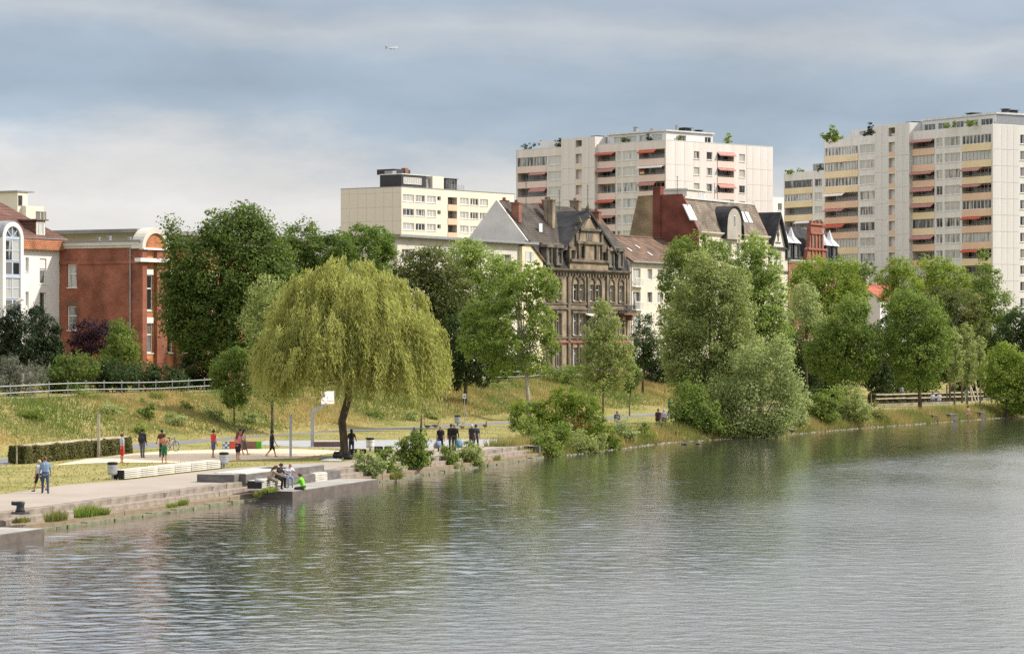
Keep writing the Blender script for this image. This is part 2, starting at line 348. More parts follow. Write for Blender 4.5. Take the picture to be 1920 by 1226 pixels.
# water: one level sheet reaching far beyond the picture
def water_mat():
    m = bpy.data.materials.new('river_water'); m.use_nodes = True; nt = m.node_tree; N = nt.nodes; L = nt.links
    b = N['Principled BSDF']; b.inputs['Base Color'].default_value = (.060, .061, .057, 1); b.inputs['Roughness'].default_value = .11; b.inputs['Coat Weight'].default_value = .7; b.inputs['Coat Roughness'].default_value = .07; b.inputs['Coat IOR'].default_value = 1.4; b.inputs['IOR'].default_value = 1.33
    b.inputs['Specular IOR Level'].default_value = .5
    tc = N.new('ShaderNodeTexCoord')
    ra = N.new('ShaderNodeAttribute'); ra.attribute_name = 'ruffle'     # breeze-ruffled skin of the open river, sheltered near the bank
    for sk, lo, hi in (('Roughness', .07, .22), ('Coat Roughness', .04, .20)):
        mr_ = N.new('ShaderNodeMapRange'); mr_.inputs['To Min'].default_value = lo; mr_.inputs['To Max'].default_value = hi; L.new(ra.outputs['Fac'], mr_.inputs[0]); L.new(mr_.outputs[0], b.inputs[sk])
    def nz(scale, st, det, rough, rot=0):
        mp = N.new('ShaderNodeMapping'); mp.inputs['Scale'].default_value = st; mp.inputs['Rotation'].default_value = (0, 0, R(rot)); L.new(tc.outputs['Object'], mp.inputs[0])
        n = N.new('ShaderNodeTexNoise'); n.inputs['Scale'].default_value = scale; n.inputs['Detail'].default_value = det; n.inputs['Roughness'].default_value = rough; L.new(mp.outputs[0], n.inputs['Vector']); return n.outputs[0]
    a = nz(1.5, (.75, 1.0, 1), 3, .55, 8); c = nz(.5, (.7, 1.0, 1), 2, .5, -12); d = nz(5.0, (.7, 1, 1), 2, .5, 18)
    w = nz(.035, (1, .5, 1), 3, .5)         # calmer and rougher patches of wind
    mr = N.new('ShaderNodeMapRange'); mr.inputs['From Min'].default_value = .35; mr.inputs['From Max'].default_value = .65; mr.inputs['To Min'].default_value = .55; mr.inputs['To Max'].default_value = 1.15; L.new(w, mr.inputs[0])
    def mad(x, k, y=None):
        n = N.new('ShaderNodeMath'); n.operation = 'MULTIPLY_ADD'; L.new(x, n.inputs[0]); n.inputs[1].default_value = k
        if y is None: n.inputs[2].default_value = 0
        else: L.new(y, n.inputs[2])
        return n.outputs[0]
    h = mad(a, .026, mad(c, .0, mad(d, .008)))
    rb = N.new('ShaderNodeMapRange'); rb.inputs['To Min'].default_value = 1.0; rb.inputs['To Max'].default_value = 3.6; L.new(ra.outputs['Fac'], rb.inputs[0])
    m0 = N.new('ShaderNodeMath'); m0.operation = 'MULTIPLY'; L.new(mr.outputs[0], m0.inputs[0]); L.new(rb.outputs[0], m0.inputs[1])
    hm = N.new('ShaderNodeMath'); hm.operation = 'MULTIPLY'; L.new(h, hm.inputs[0]); L.new(m0.outputs[0], hm.inputs[1])
    bp = N.new('ShaderNodeBump'); bp.inputs['Strength'].default_value = 1.0; bp.inputs['Distance'].default_value = 1.0; L.new(hm.outputs[0], bp.inputs['Height']); L.new(bp.outputs[0], b.inputs['Normal']); L.new(bp.outputs[0], b.inputs['Coat Normal'])
    return m
M['water'] = water_mat()
def river_mesh():
    # wind chop as real waves: finer rows where the water is near, flat far outside
    ys = [-60., 20., 55.]; y = 62.
    while y < 335: ys.append(y); y += .0019*y
    ys += [360., 420., 520., 900.]; ys = np.array(ys); nx = 360; fr_ = np.linspace(-1, 1, nx)
    X = np.outer(ys, fr_)*.205+np.outer(np.ones(len(ys)), fr_)*4.0; X = np.clip(X, -70, 80); X[:, 0] = -160; X[:, -1] = 900; X[:, 1] = np.minimum(X[:, 1], X[:, 2]-1)
    Yg = np.repeat(ys[:, None], nx, 1); Z = np.zeros_like(X); rng = np.random.RandomState(21)
    gap = np.maximum(.41*np.abs(Yg)/nx, .0019*np.abs(Yg))
    for i in range(26):
        lam = .33*1.075**i; th = R(66)+rng.normal()*.8; k = 2*math.pi/lam; sl = .034*(1.0 if lam < .8 else .5)
        f = np.clip((lam/gap-2.2)/2.2, 0, 1); u = X*math.cos(th)+Yg*math.sin(th); v = -X*math.sin(th)+Yg*math.cos(th)
        env = .62+.5*np.sin(v*k*.22+rng.rand()*6)*np.sin(u*k*.13+rng.rand()*6)
        Z += f*env*sl/k*np.sin(k*u+rng.rand()*6.28+.8*np.sin(v*k*.35+rng.rand()*6))
    wind = .78+.30*np.sin(X*.07+Yg*.045)*np.sin(Yg*.031-X*.05+1)+.12*np.sin(Yg*.19+X*.11)
    dist = (X-np.interp(Yg, [p[1] for p in _WP], [p[0] for p in _WP]))*.93+4*np.sin(Yg*.05)+3*np.sin(X*.13+Yg*.02)+2*np.sin(Yg*.17-X*.21)
    ruf = np.clip((dist-15)/20, 0, 1); ruf = ruf*ruf*(3-2*ruf)*np.clip(.88+.14*np.sin(X*.11-Yg*.06)+.1*np.sin(Yg*.21+X*.3), 0, 1); wind *= 1-.30*ruf
    inside = (Yg > 58) & (Yg < 336); Z *= wind*inside; Z[:, :3] = 0; Z[:, -3:] = 0
    v = np.stack([X, Yg, Z+ZW], -1).reshape(-1, 3); i, j = np.meshgrid(np.arange(len(ys)-1), np.arange(nx-1), indexing='ij'); b_ = (i*nx+j).ravel()
    me = np_mesh('river', v, np.stack([b_, b_+1, b_+nx+1, b_+nx], 1)); me.shade_smooth(); at = me.attributes.new('ruffle', 'FLOAT', 'POINT'); at.data.foreach_set('value', ruf.astype(np.float32).ravel()); return me
struct(link('river', river_mesh(), M['water']), 'grey rippled river with green tree reflections')
# flat sheets on the lawn, each a few mm above the one below
def sheet(name, pts, m, z, label): return struct(MB().poly([(p.x, p.y, z) for p in pts]).obj(name, m), label)
ed = lambda Y: Vector((EDGE(Y)-.25, Y, 0))
sheet('promenade', [ed(60), ed(100), ed(140), ed(QEND-1.5), G(1005, 836), G(960, 829), G(800, 838), G(730, 846), G(700, 856), G(640, 866), G(560, 869), G(425, 878), G(236, 900), G(120, 909), G(0, 927), G(-180, 960), G(-600, 1010), Vector((-45, 60, 0))], M['promenade'], .006, 'pale concrete walkway along the water')
sheet('ball_court', [G(478, 833), G(500, 826), G(720, 825), G(965, 823), G(965, 829), G(800, 838), G(735, 843), G(560, 838)], M['court'], .010, 'light grey ball court behind the willow')
def sand():
    low = [(97, 873), (160, 869), (230, 867), (320, 868), (400, 865), (470, 862), (560, 859), (625, 850)]
    up = [(640, 845), (560, 842), (440, 842), (300, 846), (245, 851), (160, 861)]
    return MB().poly([(q.x, q.y, .016) for q in (G(*p) for p in low+up)])
struct(sand().obj('sand_court', M['sand']), 'raked sand of the beach volleyball court')
def ribbon(name, cl, w, m, z, label):
    mb = MB(); cl = [Vector(c) for c in cl]
    for i, p in enumerate(cl):
        d = (cl[min(i+1, len(cl)-1)]-cl[max(0, i-1)]).normalized(); nn = Vector((-d.y, d.x, 0))
        for k in (-1, 1): q = p+nn*w/2*k; mb.v.append((q.x, q.y, z))
    for i in range(len(cl)-1): mb.f.append((2*i, 2*i+1, 2*i+3, 2*i+2))
    return struct(mb.obj(name, m), label)
ribbon('footpath', [(-47, 135, 0), G(-120, 882), G(0, 865), G(150, 849), G(285, 834), G(430, 820), G(575, 810), G(780, 802), G(920, 794), G(1120, 784), G(1260, 775), G(1400, 766), (45, 320, 0), (80, 380, 0)], 3.2, M['asphalt'], .008, 'narrow asphalt footpath at the foot of the bank')

# ------------------------------------------------------------------ quay: steps of stone blocks
QA = math.atan2(73.3, 22.5); Q0 = Vector((-21.2, 121.6, 0))
QT = Vector((math.cos(QA), math.sin(QA), 0)); QN = Vector((-math.sin(QA), math.cos(QA), 0))
def ql(p): d = Vector(p)-Q0; return d.dot(QT), d.dot(QN)
def qw(s, d, z=0): p = Q0+QT*s+QN*d; return Vector((p.x, p.y, z))
quay = bpy.data.objects.new('quay', None); COL.objects.link(quay); quay.location = Q0; quay.rotation_euler = (0, 0, QA); struct(quay, 'stepped stone quay edge along the river')
def stone_mesh(nm, l, w, h, m, seed):
    r = random.Random(seed); mb = MB(); c = .025
    x0, x1 = .012, l-.012; j = lambda a: a+r.uniform(-.008, .008)
    v = [(x0, 0, 0), (x1, 0, 0), (x1, w, 0), (x0, w, 0), (j(x0), j(0), h-c), (j(x1), j(0), h-c), (x1, w, h-c), (x0, w, h-c), (x0+c, j(c), h), (x1-c, j(c), j(h)), (x1-c, w-.005, h), (x0+c, w-.005, j(h))]
    f = [(0, 1, 5, 4), (1, 2, 6, 5), (2, 3, 7, 6), (3, 0, 4, 7), (4, 5, 9, 8), (5, 6, 10, 9), (6, 7, 11, 10), (7, 4, 8, 11), (8, 9, 10, 11)]
    mb.add(v, f); me = mb.mesh(nm); me.materials.append(m); return me
S0, S1 = -24.0, 80.0
for (d0, w, zt, zb, ln, m) in ((1.22, .55, .03, -.9, 2.0, 'quay_stone'), (.78, .46, -.24, -.9, 2.4, 'quay_stone'), (.34, .46, -.50, -1.2, 2.1, 'quay_low')):
    meshes = [stone_mesh('stone', ln, w, zt-zb, M[m], k) for k in range(4)]
    s = S0
    while s < S1:
        o = link('stone', meshes[rnd.randrange(4)], None, quay, (s, d0+rnd.uniform(-.02, .02), zb+rnd.uniform(-.012, .012))); s += ln
    # rough fill behind the joints
toe = MB()
s = S0
while s < S1:
    toe.box(s, s+1.0, .05+rnd.uniform(-.08, .05), .36, -1.4, -.74+rnd.uniform(-.05, .03)); s += 1.0
toe.obj('toe', M['algae'], quay)
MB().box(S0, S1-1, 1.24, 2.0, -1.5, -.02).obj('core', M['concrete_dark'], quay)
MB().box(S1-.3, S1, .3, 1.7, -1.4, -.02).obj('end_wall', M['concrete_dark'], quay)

def slab(name, label, s0, s1, d0, d1, z0, z1, m, cat='platform', chips=True, group=None):
    mb = MB(); c = .03; L = s1-s0; D = d1-d0; h = z1-z0
    t = thing(name, label, cat, qw(s0, d0, z0), QA, group)
    n = max(1, round(L/4.5)); 
    for i in range(n):
        a, b_ = L*i/n+.006, L*(i+1)/n-.006; k = MB()
        k.add([(a,0,0),(b_,0,0),(b_,D,0),(a,D,0),(a,0,h-c),(b_,0,h-c),(b_,D,h-c),(a,D,h-c),(a+c*.3,c,h),(b_-c*.3,c,h),(b_-c*.3,D-c,h),(a+c*.3,D-c,h)],
              [(0,3,2,1),(0,1,5,4),(1,2,6,5),(2,3,7,6),(3,0,4,7),(4,5,9,8),(5,6,10,9),(6,7,11,10),(7,4,8,11),(8,9,10,11)])
        k.obj('slab', M[m], t)
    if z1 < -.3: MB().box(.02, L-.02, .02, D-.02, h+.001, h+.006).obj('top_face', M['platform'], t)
    return t
a = ql(G(545, 921, -.42)); b = ql(G(704, 898, -.42))
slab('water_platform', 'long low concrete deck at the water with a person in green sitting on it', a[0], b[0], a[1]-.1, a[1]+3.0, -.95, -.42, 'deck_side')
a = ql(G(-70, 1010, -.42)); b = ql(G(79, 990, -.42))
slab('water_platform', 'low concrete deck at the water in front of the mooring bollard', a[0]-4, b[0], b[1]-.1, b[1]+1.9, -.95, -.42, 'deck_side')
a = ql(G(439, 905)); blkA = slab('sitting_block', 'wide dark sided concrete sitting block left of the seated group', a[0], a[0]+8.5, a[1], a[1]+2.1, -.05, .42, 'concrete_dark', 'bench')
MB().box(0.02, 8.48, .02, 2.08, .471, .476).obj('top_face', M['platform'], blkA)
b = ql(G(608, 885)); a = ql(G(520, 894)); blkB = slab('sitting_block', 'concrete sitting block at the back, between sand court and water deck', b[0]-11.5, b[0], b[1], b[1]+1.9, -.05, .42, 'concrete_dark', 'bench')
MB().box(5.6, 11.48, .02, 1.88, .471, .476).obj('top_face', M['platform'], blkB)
for i in range(5): MB().box(.05, 5.5, .03+i*.37, .03+i*.37+.33, .47, .52).obj('slat', M['white_wood'], blkB)
a = ql(G(576, 907, -.42)); b = ql(G(655, 897, -.42)); L1 = b[0]-a[0]
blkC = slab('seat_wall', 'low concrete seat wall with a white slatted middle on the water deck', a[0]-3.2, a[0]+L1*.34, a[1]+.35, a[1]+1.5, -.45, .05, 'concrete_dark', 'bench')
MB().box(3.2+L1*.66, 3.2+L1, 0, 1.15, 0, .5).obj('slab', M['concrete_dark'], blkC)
for i in range(4):
    MB().box(3.25+L1*.34, 3.15+L1*.66, -.02, .03, .03+i*.115, .03+i*.115+.095).obj('slat', M['white_wood'], blkC)
for i in range(3): MB().box(3.25+L1*.34, 3.15+L1*.66, .05+i*.36, .05+i*.36+.33, .46, .51).obj('slat', M['white_wood'], blkC)
MB().box(3.2+L1*.345, 3.2+L1*.655, .04, 1.1, .0, .45).obj('frame', M['black'], blkC)
def slat_bench(label, p0, p1, z, h, d, nsec, rows):
    s0, s1 = ql(p0), ql(p1); ang = math.atan2((p1-p0).y, (p1-p0).x); L = (p1-p0).length
    t = thing('slatted_bench', label, 'bench', (p0.x, p0.y, z), ang)
    MB().box(.02, L-.02, .06, d-.05, .06, h-.05).obj('frame', M['black'], t)
    MB().box(-.04, .02, .02, d-.02, 0, h).obj('end_plate', M['black'], t); MB().box(L-.02, L+.04, .02, d-.02, 0, h).obj('end_plate', M['black'], t)
    l = L/nsec; ph = (h-.08)/rows
    front = MB().box(.03, l-.012, 0, .045, 0, ph-.03).mesh('slat'); front.materials.append(M['white_wood'])
    nt_ = 5; w = d/nt_
    topm = MB().box(.03, l-.012, .012, w-.012, 0, .045).mesh('slat'); topm.materials.append(M['white_wood'])
    for k in range(nsec):
        for r in range(rows): link('slat', front, None, t, (k*l, rnd.uniform(-.012, .012), .05+r*ph))
        for r in range(nt_): link('slat', topm, None, t, (k*l, r*w, h-.045+rnd.uniform(-.004, .006)))
    return t
slat_bench('long white slatted bench beside the sand court', G(233, 899), G(417, 878), 0, .50, .75, 6, 4)
slat_bench('short white slatted bench where the group sits by the water', G(491, 916, -.2), G(531, 910, -.2), -.2, .40, .8, 2, 3)

# ------------------------------------------------------------------ buildings
M['pink_wall'] = mat('pink_wall', (.65,.60,.57), .85, .09, .9, stretch=(1,1,.07))
M['pink_panel'] = mat('pink_panel', (.64,.60,.575), .85, .09, .9, stretch=(1,1,.08))
M['pink_band'] = mat('pink_band', (.68,.54,.48), .85, .06, .3)
M['tower_wall'] = mat('tower_wall', (.655,.63,.605), .85, .09, .9, stretch=(1,1,.07))
M['tower_panel'] = mat('tower_panel', (.60,.58,.56), .85, .09, .9, stretch=(1,1,.08))
M['yellow_band'] = mat('yellow_band', (.70,.57,.37), .85, .07, .3)
M['orange_band'] = mat('orange_band', (.66,.46,.33), .85, .07, .3)
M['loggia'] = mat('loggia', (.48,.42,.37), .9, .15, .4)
M['awning_red'] = mat('awning_red', (.47,.10,.065), .8, .12, 1)
M['awning_pink'] = mat('awning_pink', (.41,.20,.18), .8, .12, 1)
M['awning_white'] = mat('awning_white', (.75,.70,.66), .8, .08, 1)
M['beige_wall'] = mat('beige_wall', (.66,.60,.515), .85, .05, .15)
M['beige_panel'] = mat('beige_panel', (.64,.58,.50), .85, .05, .15)
M['white_wall'] = mat('white_wall', (.68,.67,.66), .85, .05, .3)
M['white_render'] = mat('white_render', (.70,.69,.66), .9, .07, .25)
M['gable_white'] = mat('gable_white', (.50,.47,.43), .9, .2, .45, col2=(.66,.635,.59), det=9)
M['cream_wall'] = mat('cream_wall', (.58,.54,.46), .9, .1, .35)
M['grey_wall'] = mat('grey_wall', (.55,.52,.46), .9, .1, .3)
M['yellow_wall'] = mat('yellow_wall', (.60,.54,.38), .9, .08, .5)
M['sandstone'] = mat('sandstone', (.12,.097,.07), .9, .3, .55, col2=(.35,.275,.19), bump=.02, bscale=3)
M['sandstone_trim'] = mat('sandstone_trim', (.065,.056,.045), .9, .3, .9, col2=(.20,.165,.125), bump=.03, bscale=4)
M['redstone'] = mat('redstone', (.20,.075,.05), .9, .3, .7, col2=(.33,.14,.10), bump=.03, bscale=4)
M['brownstone'] = mat('brownstone', (.17,.10,.075), .9, .3, .6)
M['brownstone_pale'] = mat('brownstone_pale', (.34,.315,.28), .9, .15, .6)
M['red_brick'] = brick_mat('red_brick', (.28,.088,.05), (.21,.066,.04), (.26,.15,.115))
M['orange_brick'] = brick_mat('orange_brick', (.50,.19,.08), (.42,.15,.06), (.38,.2,.12))
M['party_red'] = brick_mat('party_red', (.185,.058,.042), (.15,.048,.036), (.15,.06,.048))
M['yellow_brick'] = brick_mat('yellow_brick', (.32,.23,.13), (.22,.15,.085), (.24,.19,.14))
M['slate'] = roof_mat('slate', (.035,.036,.04), (.05,.05,.055), .22, .02)
M['old_roof'] = roof_mat('old_roof', (.065,.055,.047), (.092,.078,.066), .3, .03)
M['brown_tile'] = roof_mat('brown_tile', (.135,.085,.060), (.19,.125,.09), .3, .04)
M['mansard_tile'] = roof_mat('mansard_tile', (.17,.135,.105), (.23,.19,.15), .25, .03)
M['house_tile'] = roof_mat('house_tile', (.12,.06,.045), (.155,.08,.06), .3, .04)
M['orange_shingle'] = roof_mat('orange_shingle', (.46,.20,.11), (.40,.165,.09), .2, .03)
M['red_tile'] = roof_mat('red_tile', (.42,.13,.08), (.36,.10,.06), .3, .04)
M['black_clad'] = mat('black_clad', (.035,.036,.04), .6, .15, .4)
M['flat_roof'] = mat('flat_roof', (.24,.235,.23), .9, .2, .4)
M['flashing'] = mat('flashing', (.62,.62,.60), .45, .15, 1, metal=.3)
M['silver'+'_roof'] = mat('silver_roof', (.60,.60,.60), .4, .15, 2, metal=.5)
M['blue_frame'] = mat('blue_frame', (.42,.48,.58), .5, .06, 2)
M['chimney_brick'] = brick_mat('chimney_brick', (.26,.11,.075), (.20,.085,.06), (.2,.13,.1))
M['glass'] = glass_mat('glass')
M['glass_dark'] = glass_mat('glass_dark', (.02,.022,.025), (.16,.16,.16), .25)
M['glass_light'] = glass_mat('glass_light', (.10,.11,.12), (.50,.50,.48), .75)
M['skylight'] = mat('skylight', (.72,.74,.76), .12, .05, 1, spec=.8)

GZ = 3.0
class Frame:
    """near corner of a block; right face runs along +x, left face along +y"""
    def __init__(s, px, Y, deg): s.X0 = (px-960)*Y/F; s.Y0 = Y; s.a = R(deg); s.c = math.cos(s.a); s.s = math.sin(s.a)
    def u(s, px): k = (px-960)/F; return (k*s.Y0-s.X0)/(s.c-k*s.s)
    def w(s, px): k = (px-960)/F; return (s.X0-k*s.Y0)/(s.s+k*s.c)
    def zu(s, px, py): return H+(HY-py)*(s.Y0+s.u(px)*s.s)/F-GZ
    def zw(s, px, py): return H+(HY-py)*(s.Y0+s.w(px)*s.c)/F-GZ
    def empty(s, name, label, cat, group=None): return thing(name, label, cat, (s.X0, s.Y0, GZ), s.a, group)
def fmap(face, o):
    return (lambda u, v, d: (u, o-d, v)) if face == 'R' else (lambda u, v, d: (o-d, u, v))
def place(face, o, u, v, w, d=0.0):
    """d = metres inwards"""
    return ((u, o+d, v), 0.0) if face == 'R' else ((o+d, u+w, v), -math.pi/2)
def wall(parent, face, o, u0, u1, v0, v1, holes, m, name='wall', inner=None):
    """wall face with real openings: reveals and a back face as deep as the hole says"""
    us = sorted({u0, u1, *[h[0] for h in holes], *[h[1] for h in holes]}); us = [x for x in us if u0-1e-6 <= x <= u1+1e-6]
    vs_ = sorted({v0, v1, *[h[2] for h in holes], *[h[3] for h in holes]}); vs_ = [x for x in vs_ if v0-1e-6 <= x <= v1+1e-6]
    mp = fmap(face, o); mb = MB()
    for i in range(len(us)-1):
        for j in range(len(vs_)-1):
            cu, cv = (us[i]+us[i+1])/2, (vs_[j]+vs_[j+1])/2
            if any(h[0] < cu < h[1] and h[2] < cv < h[3] for h in holes): continue
            mb.poly([mp(us[i], vs_[j], 0), mp(us[i+1], vs_[j], 0), mp(us[i+1], vs_[j+1], 0), mp(us[i], vs_[j+1], 0)])
    for (a, b, c, d, dep) in holes:
        t = MB() if (inner and dep > .6) else mb
        for (p, q) in (((a, c), (b, c)), ((b, c), (b, d)), ((b, d), (a, d)), ((a, d), (a, c))):
            t.poly([mp(*p, 0), mp(*q, 0), mp(*q, -dep), mp(*p, -dep)])
        t.poly([mp(a, c, -dep), mp(b, c, -dep), mp(b, d, -dep), mp(a, d, -dep)])
        if t is not mb: t.obj('loggia_lining', inner, parent)
    o_ = mb.obj(name, m, parent)
    return o_
_wc = {}
def window(parent, face, o, u, v, w, h, n=2, d=.14, frame='white_paint', glass='glass', fw=.07, transom=None, sill=True, name='window'):
    key = (round(w, 1), round(h, 1), n, frame, glass, fw, transom, sill)
    if key not in _wc:
        mb = MB(); W_, H_ = w, h
        mb.box(0, W_, -.02, .05, 0, fw); mb.box(0, W_, -.02, .05, H_-fw, H_); mb.box(0, fw, -.021, .049, fw, H_-fw); mb.box(W_-fw, W_, -.021, .049, fw, H_-fw)
        for i in range(1, n): x = W_*i/n; mb.box(x-fw*.6, x+fw*.6, -.022, .048, fw, H_-fw)
        if transom: mb.box(fw, W_-fw, -.018, .047, H_*transom-fw*.5, H_*transom+fw*.5)
        if sill: mb.box(-.06, W_+.06, -.24, .0, -.08, -.004)
        fm = mb.mesh('window'); fm.materials.append(M[frame])
        pm = MB().box(fw*.5, W_-fw*.5, .02, .035, fw*.5, H_-fw*.5).mesh('pane'); pm.materials.append(M[glass])
        _wc[key] = (fm, pm)
    fm, pm = _wc[key]
    loc, rz = place(face, o, u, v, w, d)
    f = link(name, fm, None, parent, loc, rz); link('pane', pm, None, f); return f
_ac = {}
def put(parent, name, mbf, key, m, face, o, u, v, w, d=0.0):
    k = (name, key, m)
    if k not in _ac: me = mbf().mesh(name); me.materials.append(M[m]); _ac[k] = me
    loc, rz = place(face, o, u, v, w, d); return link(name, _ac[k], None, parent, loc, rz)
def awning(parent, face, o, u, v, w, m, out=.75, drop=.42):
    def f():
        mb = MB(); mb.ext([(0, 0, 0), (0, -out, -drop), (0, -out, -drop-.16), (0, -out+.03, -drop-.16), (0, -out+.03, -drop+.02), (0, 0, .05)], (w, 0, 0)); return mb
    return put(parent, 'awning', f, (round(w, 1), out, drop), m, face, o, u, v-.08, w)
def parapet(parent, face, o, u, v0, v1, w, m, t=.10):
    def f(): return MB().box(.01, w-.01, -t, .02, 0, v1-v0)
    return put(parent, 'balcony_parapet', f, (round(w, 2), round(v1-v0, 2), t), m, face, o, u, v0, w)
def panels(parent, face, o, us, vs_, m, t=.06):
    for i in range(len(us)-1):
        for j in range(len(vs_)-1):
            w, h = us[i+1]-us[i], vs_[j+1]-vs_[j]
            put(parent, 'wall_panel', lambda: MB().box(.025, w-.025, -t, .0, .025, h-.025), (round(w, 2), round(h, 2)), m, face, o, us[i], vs_[j], w)
def railing_bits(parent, face, o, u, v, w, m='grey_metal'):
    def f():
        mb = MB(); mb.box(0, w, -.02, .02, .22, .26); mb.box(0, w, -.02, .02, .10, .12)
        return mb
    put(parent, 'balcony_rail', f, round(w, 1), m, face, o, u, v, w, .02)
def loggia(t, face, o, u, w, vt, vb, kind, aw=None):
    """kind: 'open' recessed balcony, 'glazed' or 'win' closed at the front"""
    h = vt-vb
    if kind == 'open':
        window(t, face, o, u+.15, vb-.25, w-.3, h+.1, max(2, round(w/1.0)), 1.25, 'grey_metal' if rnd.random() < .5 else 'white_paint', 'glass_dark', .06, sill=False, name='balcony_door')
        railing_bits(t, face, o, u, vb, w)
        if aw:
            m, a0, a1 = aw; awning(t, face, o, u+w*a0, vt, w*(a1-a0), m, .55+rnd.random()*.35, .25+rnd.random()*.3)
    elif kind == 'glazed': window(t, face, o, u+.02, vb, w-.04, h-.02, max(3, round(w/.9)), .08, 'grey_metal', 'glass', .05, sill=False)
    else: window(t, face, o, u+.02, vb, w-.04, h-.02, max(3, round(w/.95)), .08, 'white_paint', 'glass', .09, sill=False)
def roof_bits(t, items):
    for (x, y, z, s, h, m) in items:
        MB().box(x-s, x+s, y-s, y+s, z, z+h).box(x-s*1.3, x+s*1.3, y-s*1.3, y+s*1.3, z+h+.05, z+h+.15).obj('vent', M[m], t)

# --- the right-hand tower with yellow and orange balconies
def tower_yellow():
    fr = Frame(1861, 479, 32); t = fr.empty('apartment_tower', 'tall cream apartment tower with yellow and orange balconies at the right edge', 'building')
    Lw = fr.w(1545); Ru = fr.u(1990); vt0 = fr.zw(1861, 250); st = 2.77; oh = 1.57; roof = fr.zw(1861, 233); n = 14
    W_ = lambda a, b: (fr.w(b), fr.w(a))     # px left, px right -> near, far
    uC, uW3, uW2, uB = W_(1804, 1859), W_(1771, 1800), W_(1755, 1767), W_(1711, 1752)
    pR, rec, pL, w1, uA = W_(1684, 1710), W_(1671, 1683), W_(1645, 1670), W_(1612, 1642), W_(1547, 1609)
    holes = []; rows = [(vt0-st*k, vt0-st*k-oh) for k in range(n)]
    for k, (a, b) in enumerate(rows):
        for q in (uC, uB, uA): holes.append((q[0], q[1], b, a, 1.4))
        for q in (uW3, uW2, w1): holes.append((q[0], q[1], b, a, .3))
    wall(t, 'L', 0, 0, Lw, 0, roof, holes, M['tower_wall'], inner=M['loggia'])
    A = ['win', 'glazed', 'win', 'open', 'open', 'open', 'glazed', 'win', 'open', 'win', 'glazed', 'open', 'win', 'win']; Aa = {3: ('awning_white', .4, 1), 4: ('awning_pink', .4, 1), 5: ('awning_red', .4, 1), 8: ('awning_pink', 0, .7)}
    Ab = 'yyyoooyyyyoyyo'
    B = ['open', 'glazed', 'open', 'open', 'open', 'glazed', 'open', 'open', 'win', 'open', 'open', 'win', 'open', 'open']; Ba = {0: ('awning_pink', 0, 1), 2: ('awning_pink', 0, 1), 3: ('awning_pink', 0, 1), 4: ('awning_pink', 0, 1), 6: ('awning_pink', 0, 1)}; Bb = 'oooyyyooyoyyoo'
    C = ['win', 'glazed', 'open', 'open', 'win', 'open', 'glazed', 'open', 'open', 'glazed', 'win', 'open', 'win', 'open']; Ca = {2: ('awning_pink', .32, 1), 3: ('awning_pink', .32, 1), 5: ('awning_red', .32, 1), 7: ('awning_red', .4, 1)}; Cb = 'yyyooooyyoyyoy'
    cm = {'y': 'yellow_band', 'o': 'orange_band'}
    for k, (a, b) in enumerate(rows):
        for (q, ks, aw, bd) in ((uC, C, Ca, Cb), (uB, B, Ba, Bb), (uA, A, Aa, Ab)):
            loggia(t, 'L', 0, q[0], q[1]-q[0], a, b, ks[k], aw.get(k)); parapet(t, 'L', 0, q[0], b-(st-oh), b, q[1]-q[0], cm[bd[k]])
        window(t, 'L', 0, uW3[0], b, uW3[1]-uW3[0], oh, 3); window(t, 'L', 0, uW2[0], b, uW2[1]-uW2[0], oh, 2); window(t, 'L', 0, w1[0], b, w1[1]-w1[0], oh, 3)
    # stair column, taller, standing a little proud, an open gallery on each floor
    top = roof+1.5; s0, s1 = pR[0], pL[1]
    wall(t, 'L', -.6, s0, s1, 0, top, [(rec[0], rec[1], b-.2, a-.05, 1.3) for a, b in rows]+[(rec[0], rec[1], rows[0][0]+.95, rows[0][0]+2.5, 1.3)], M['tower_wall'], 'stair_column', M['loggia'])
    MB().box(-.6, 6, s1-.001, s1+.02, 0, top).box(-.6, 6, s0-.02, s0+.001, 0, top).box(-.6, 6, s0, s1, top, top+.12).box(5.9, 6, s0, s1, roof, top).obj('stair_column_side', M['tower_panel'], t)
    vs_ = [rows[-1][1]-1.2] + [rows[k][1]-.95 for k in range(n-1, -1, -1)] + [top-.02]
    panels(t, 'L', -.6, [pR[0], (pR[0]+pR[1])/2, pR[1]-.05], vs_, 'tower_panel'); panels(t, 'L', -.6, [pL[0]+.05, (pL[0]+pL[1])/2, pL[1]], vs_, 'tower_panel')
    for k, (a, b) in enumerate(rows): parapet(t, 'L', -.6, rec[0], b-1.0, b-.22, rec[1]-rec[0], 'orange_band', .04)
    # right face: storey-high panels, a column of windows at the picture edge
    ws = fr.u(1913), fr.u(1925)
    wall(t, 'R', 0, 0, Ru, 0, roof, [(ws[0], ws[1], b, a, .3) for a, b in rows], M['tower_wall'])
    c = [0, fr.u(1877), fr.u(1888), fr.u(1900), fr.u(1911)]
    vs2 = [rows[-1][1]-1.2] + [rows[k][1]-1.1 for k in range(n-1, -1, -1)] + [roof-.02]
    panels(t, 'R', 0, c, vs2, 'tower_panel')
    for a, b in rows: window(t, 'R', 0, ws[0], b, ws[1]-ws[0], oh, 2, glass='glass_dark')
    MB().box(0, Ru, 0, .3, roof, roof+.08).obj('parapet_cap', M['flashing'], t)
    MB().box(0, Ru, Lw-.1, Lw, 0, roof).box(Ru-.1, Ru, 0, Lw-.1, 0, roof).obj('back_wall', M['tower_wall'], t)
    MB().box(.3, Ru-.1, .3, Lw-.1, roof-.9, roof-.6).obj('roof', M['flat_roof'], t)
    # set-back top floor with planted terrace
    ph0, ph1 = fr.w(1850), fr.w(1735)
    pt = roof+1.9
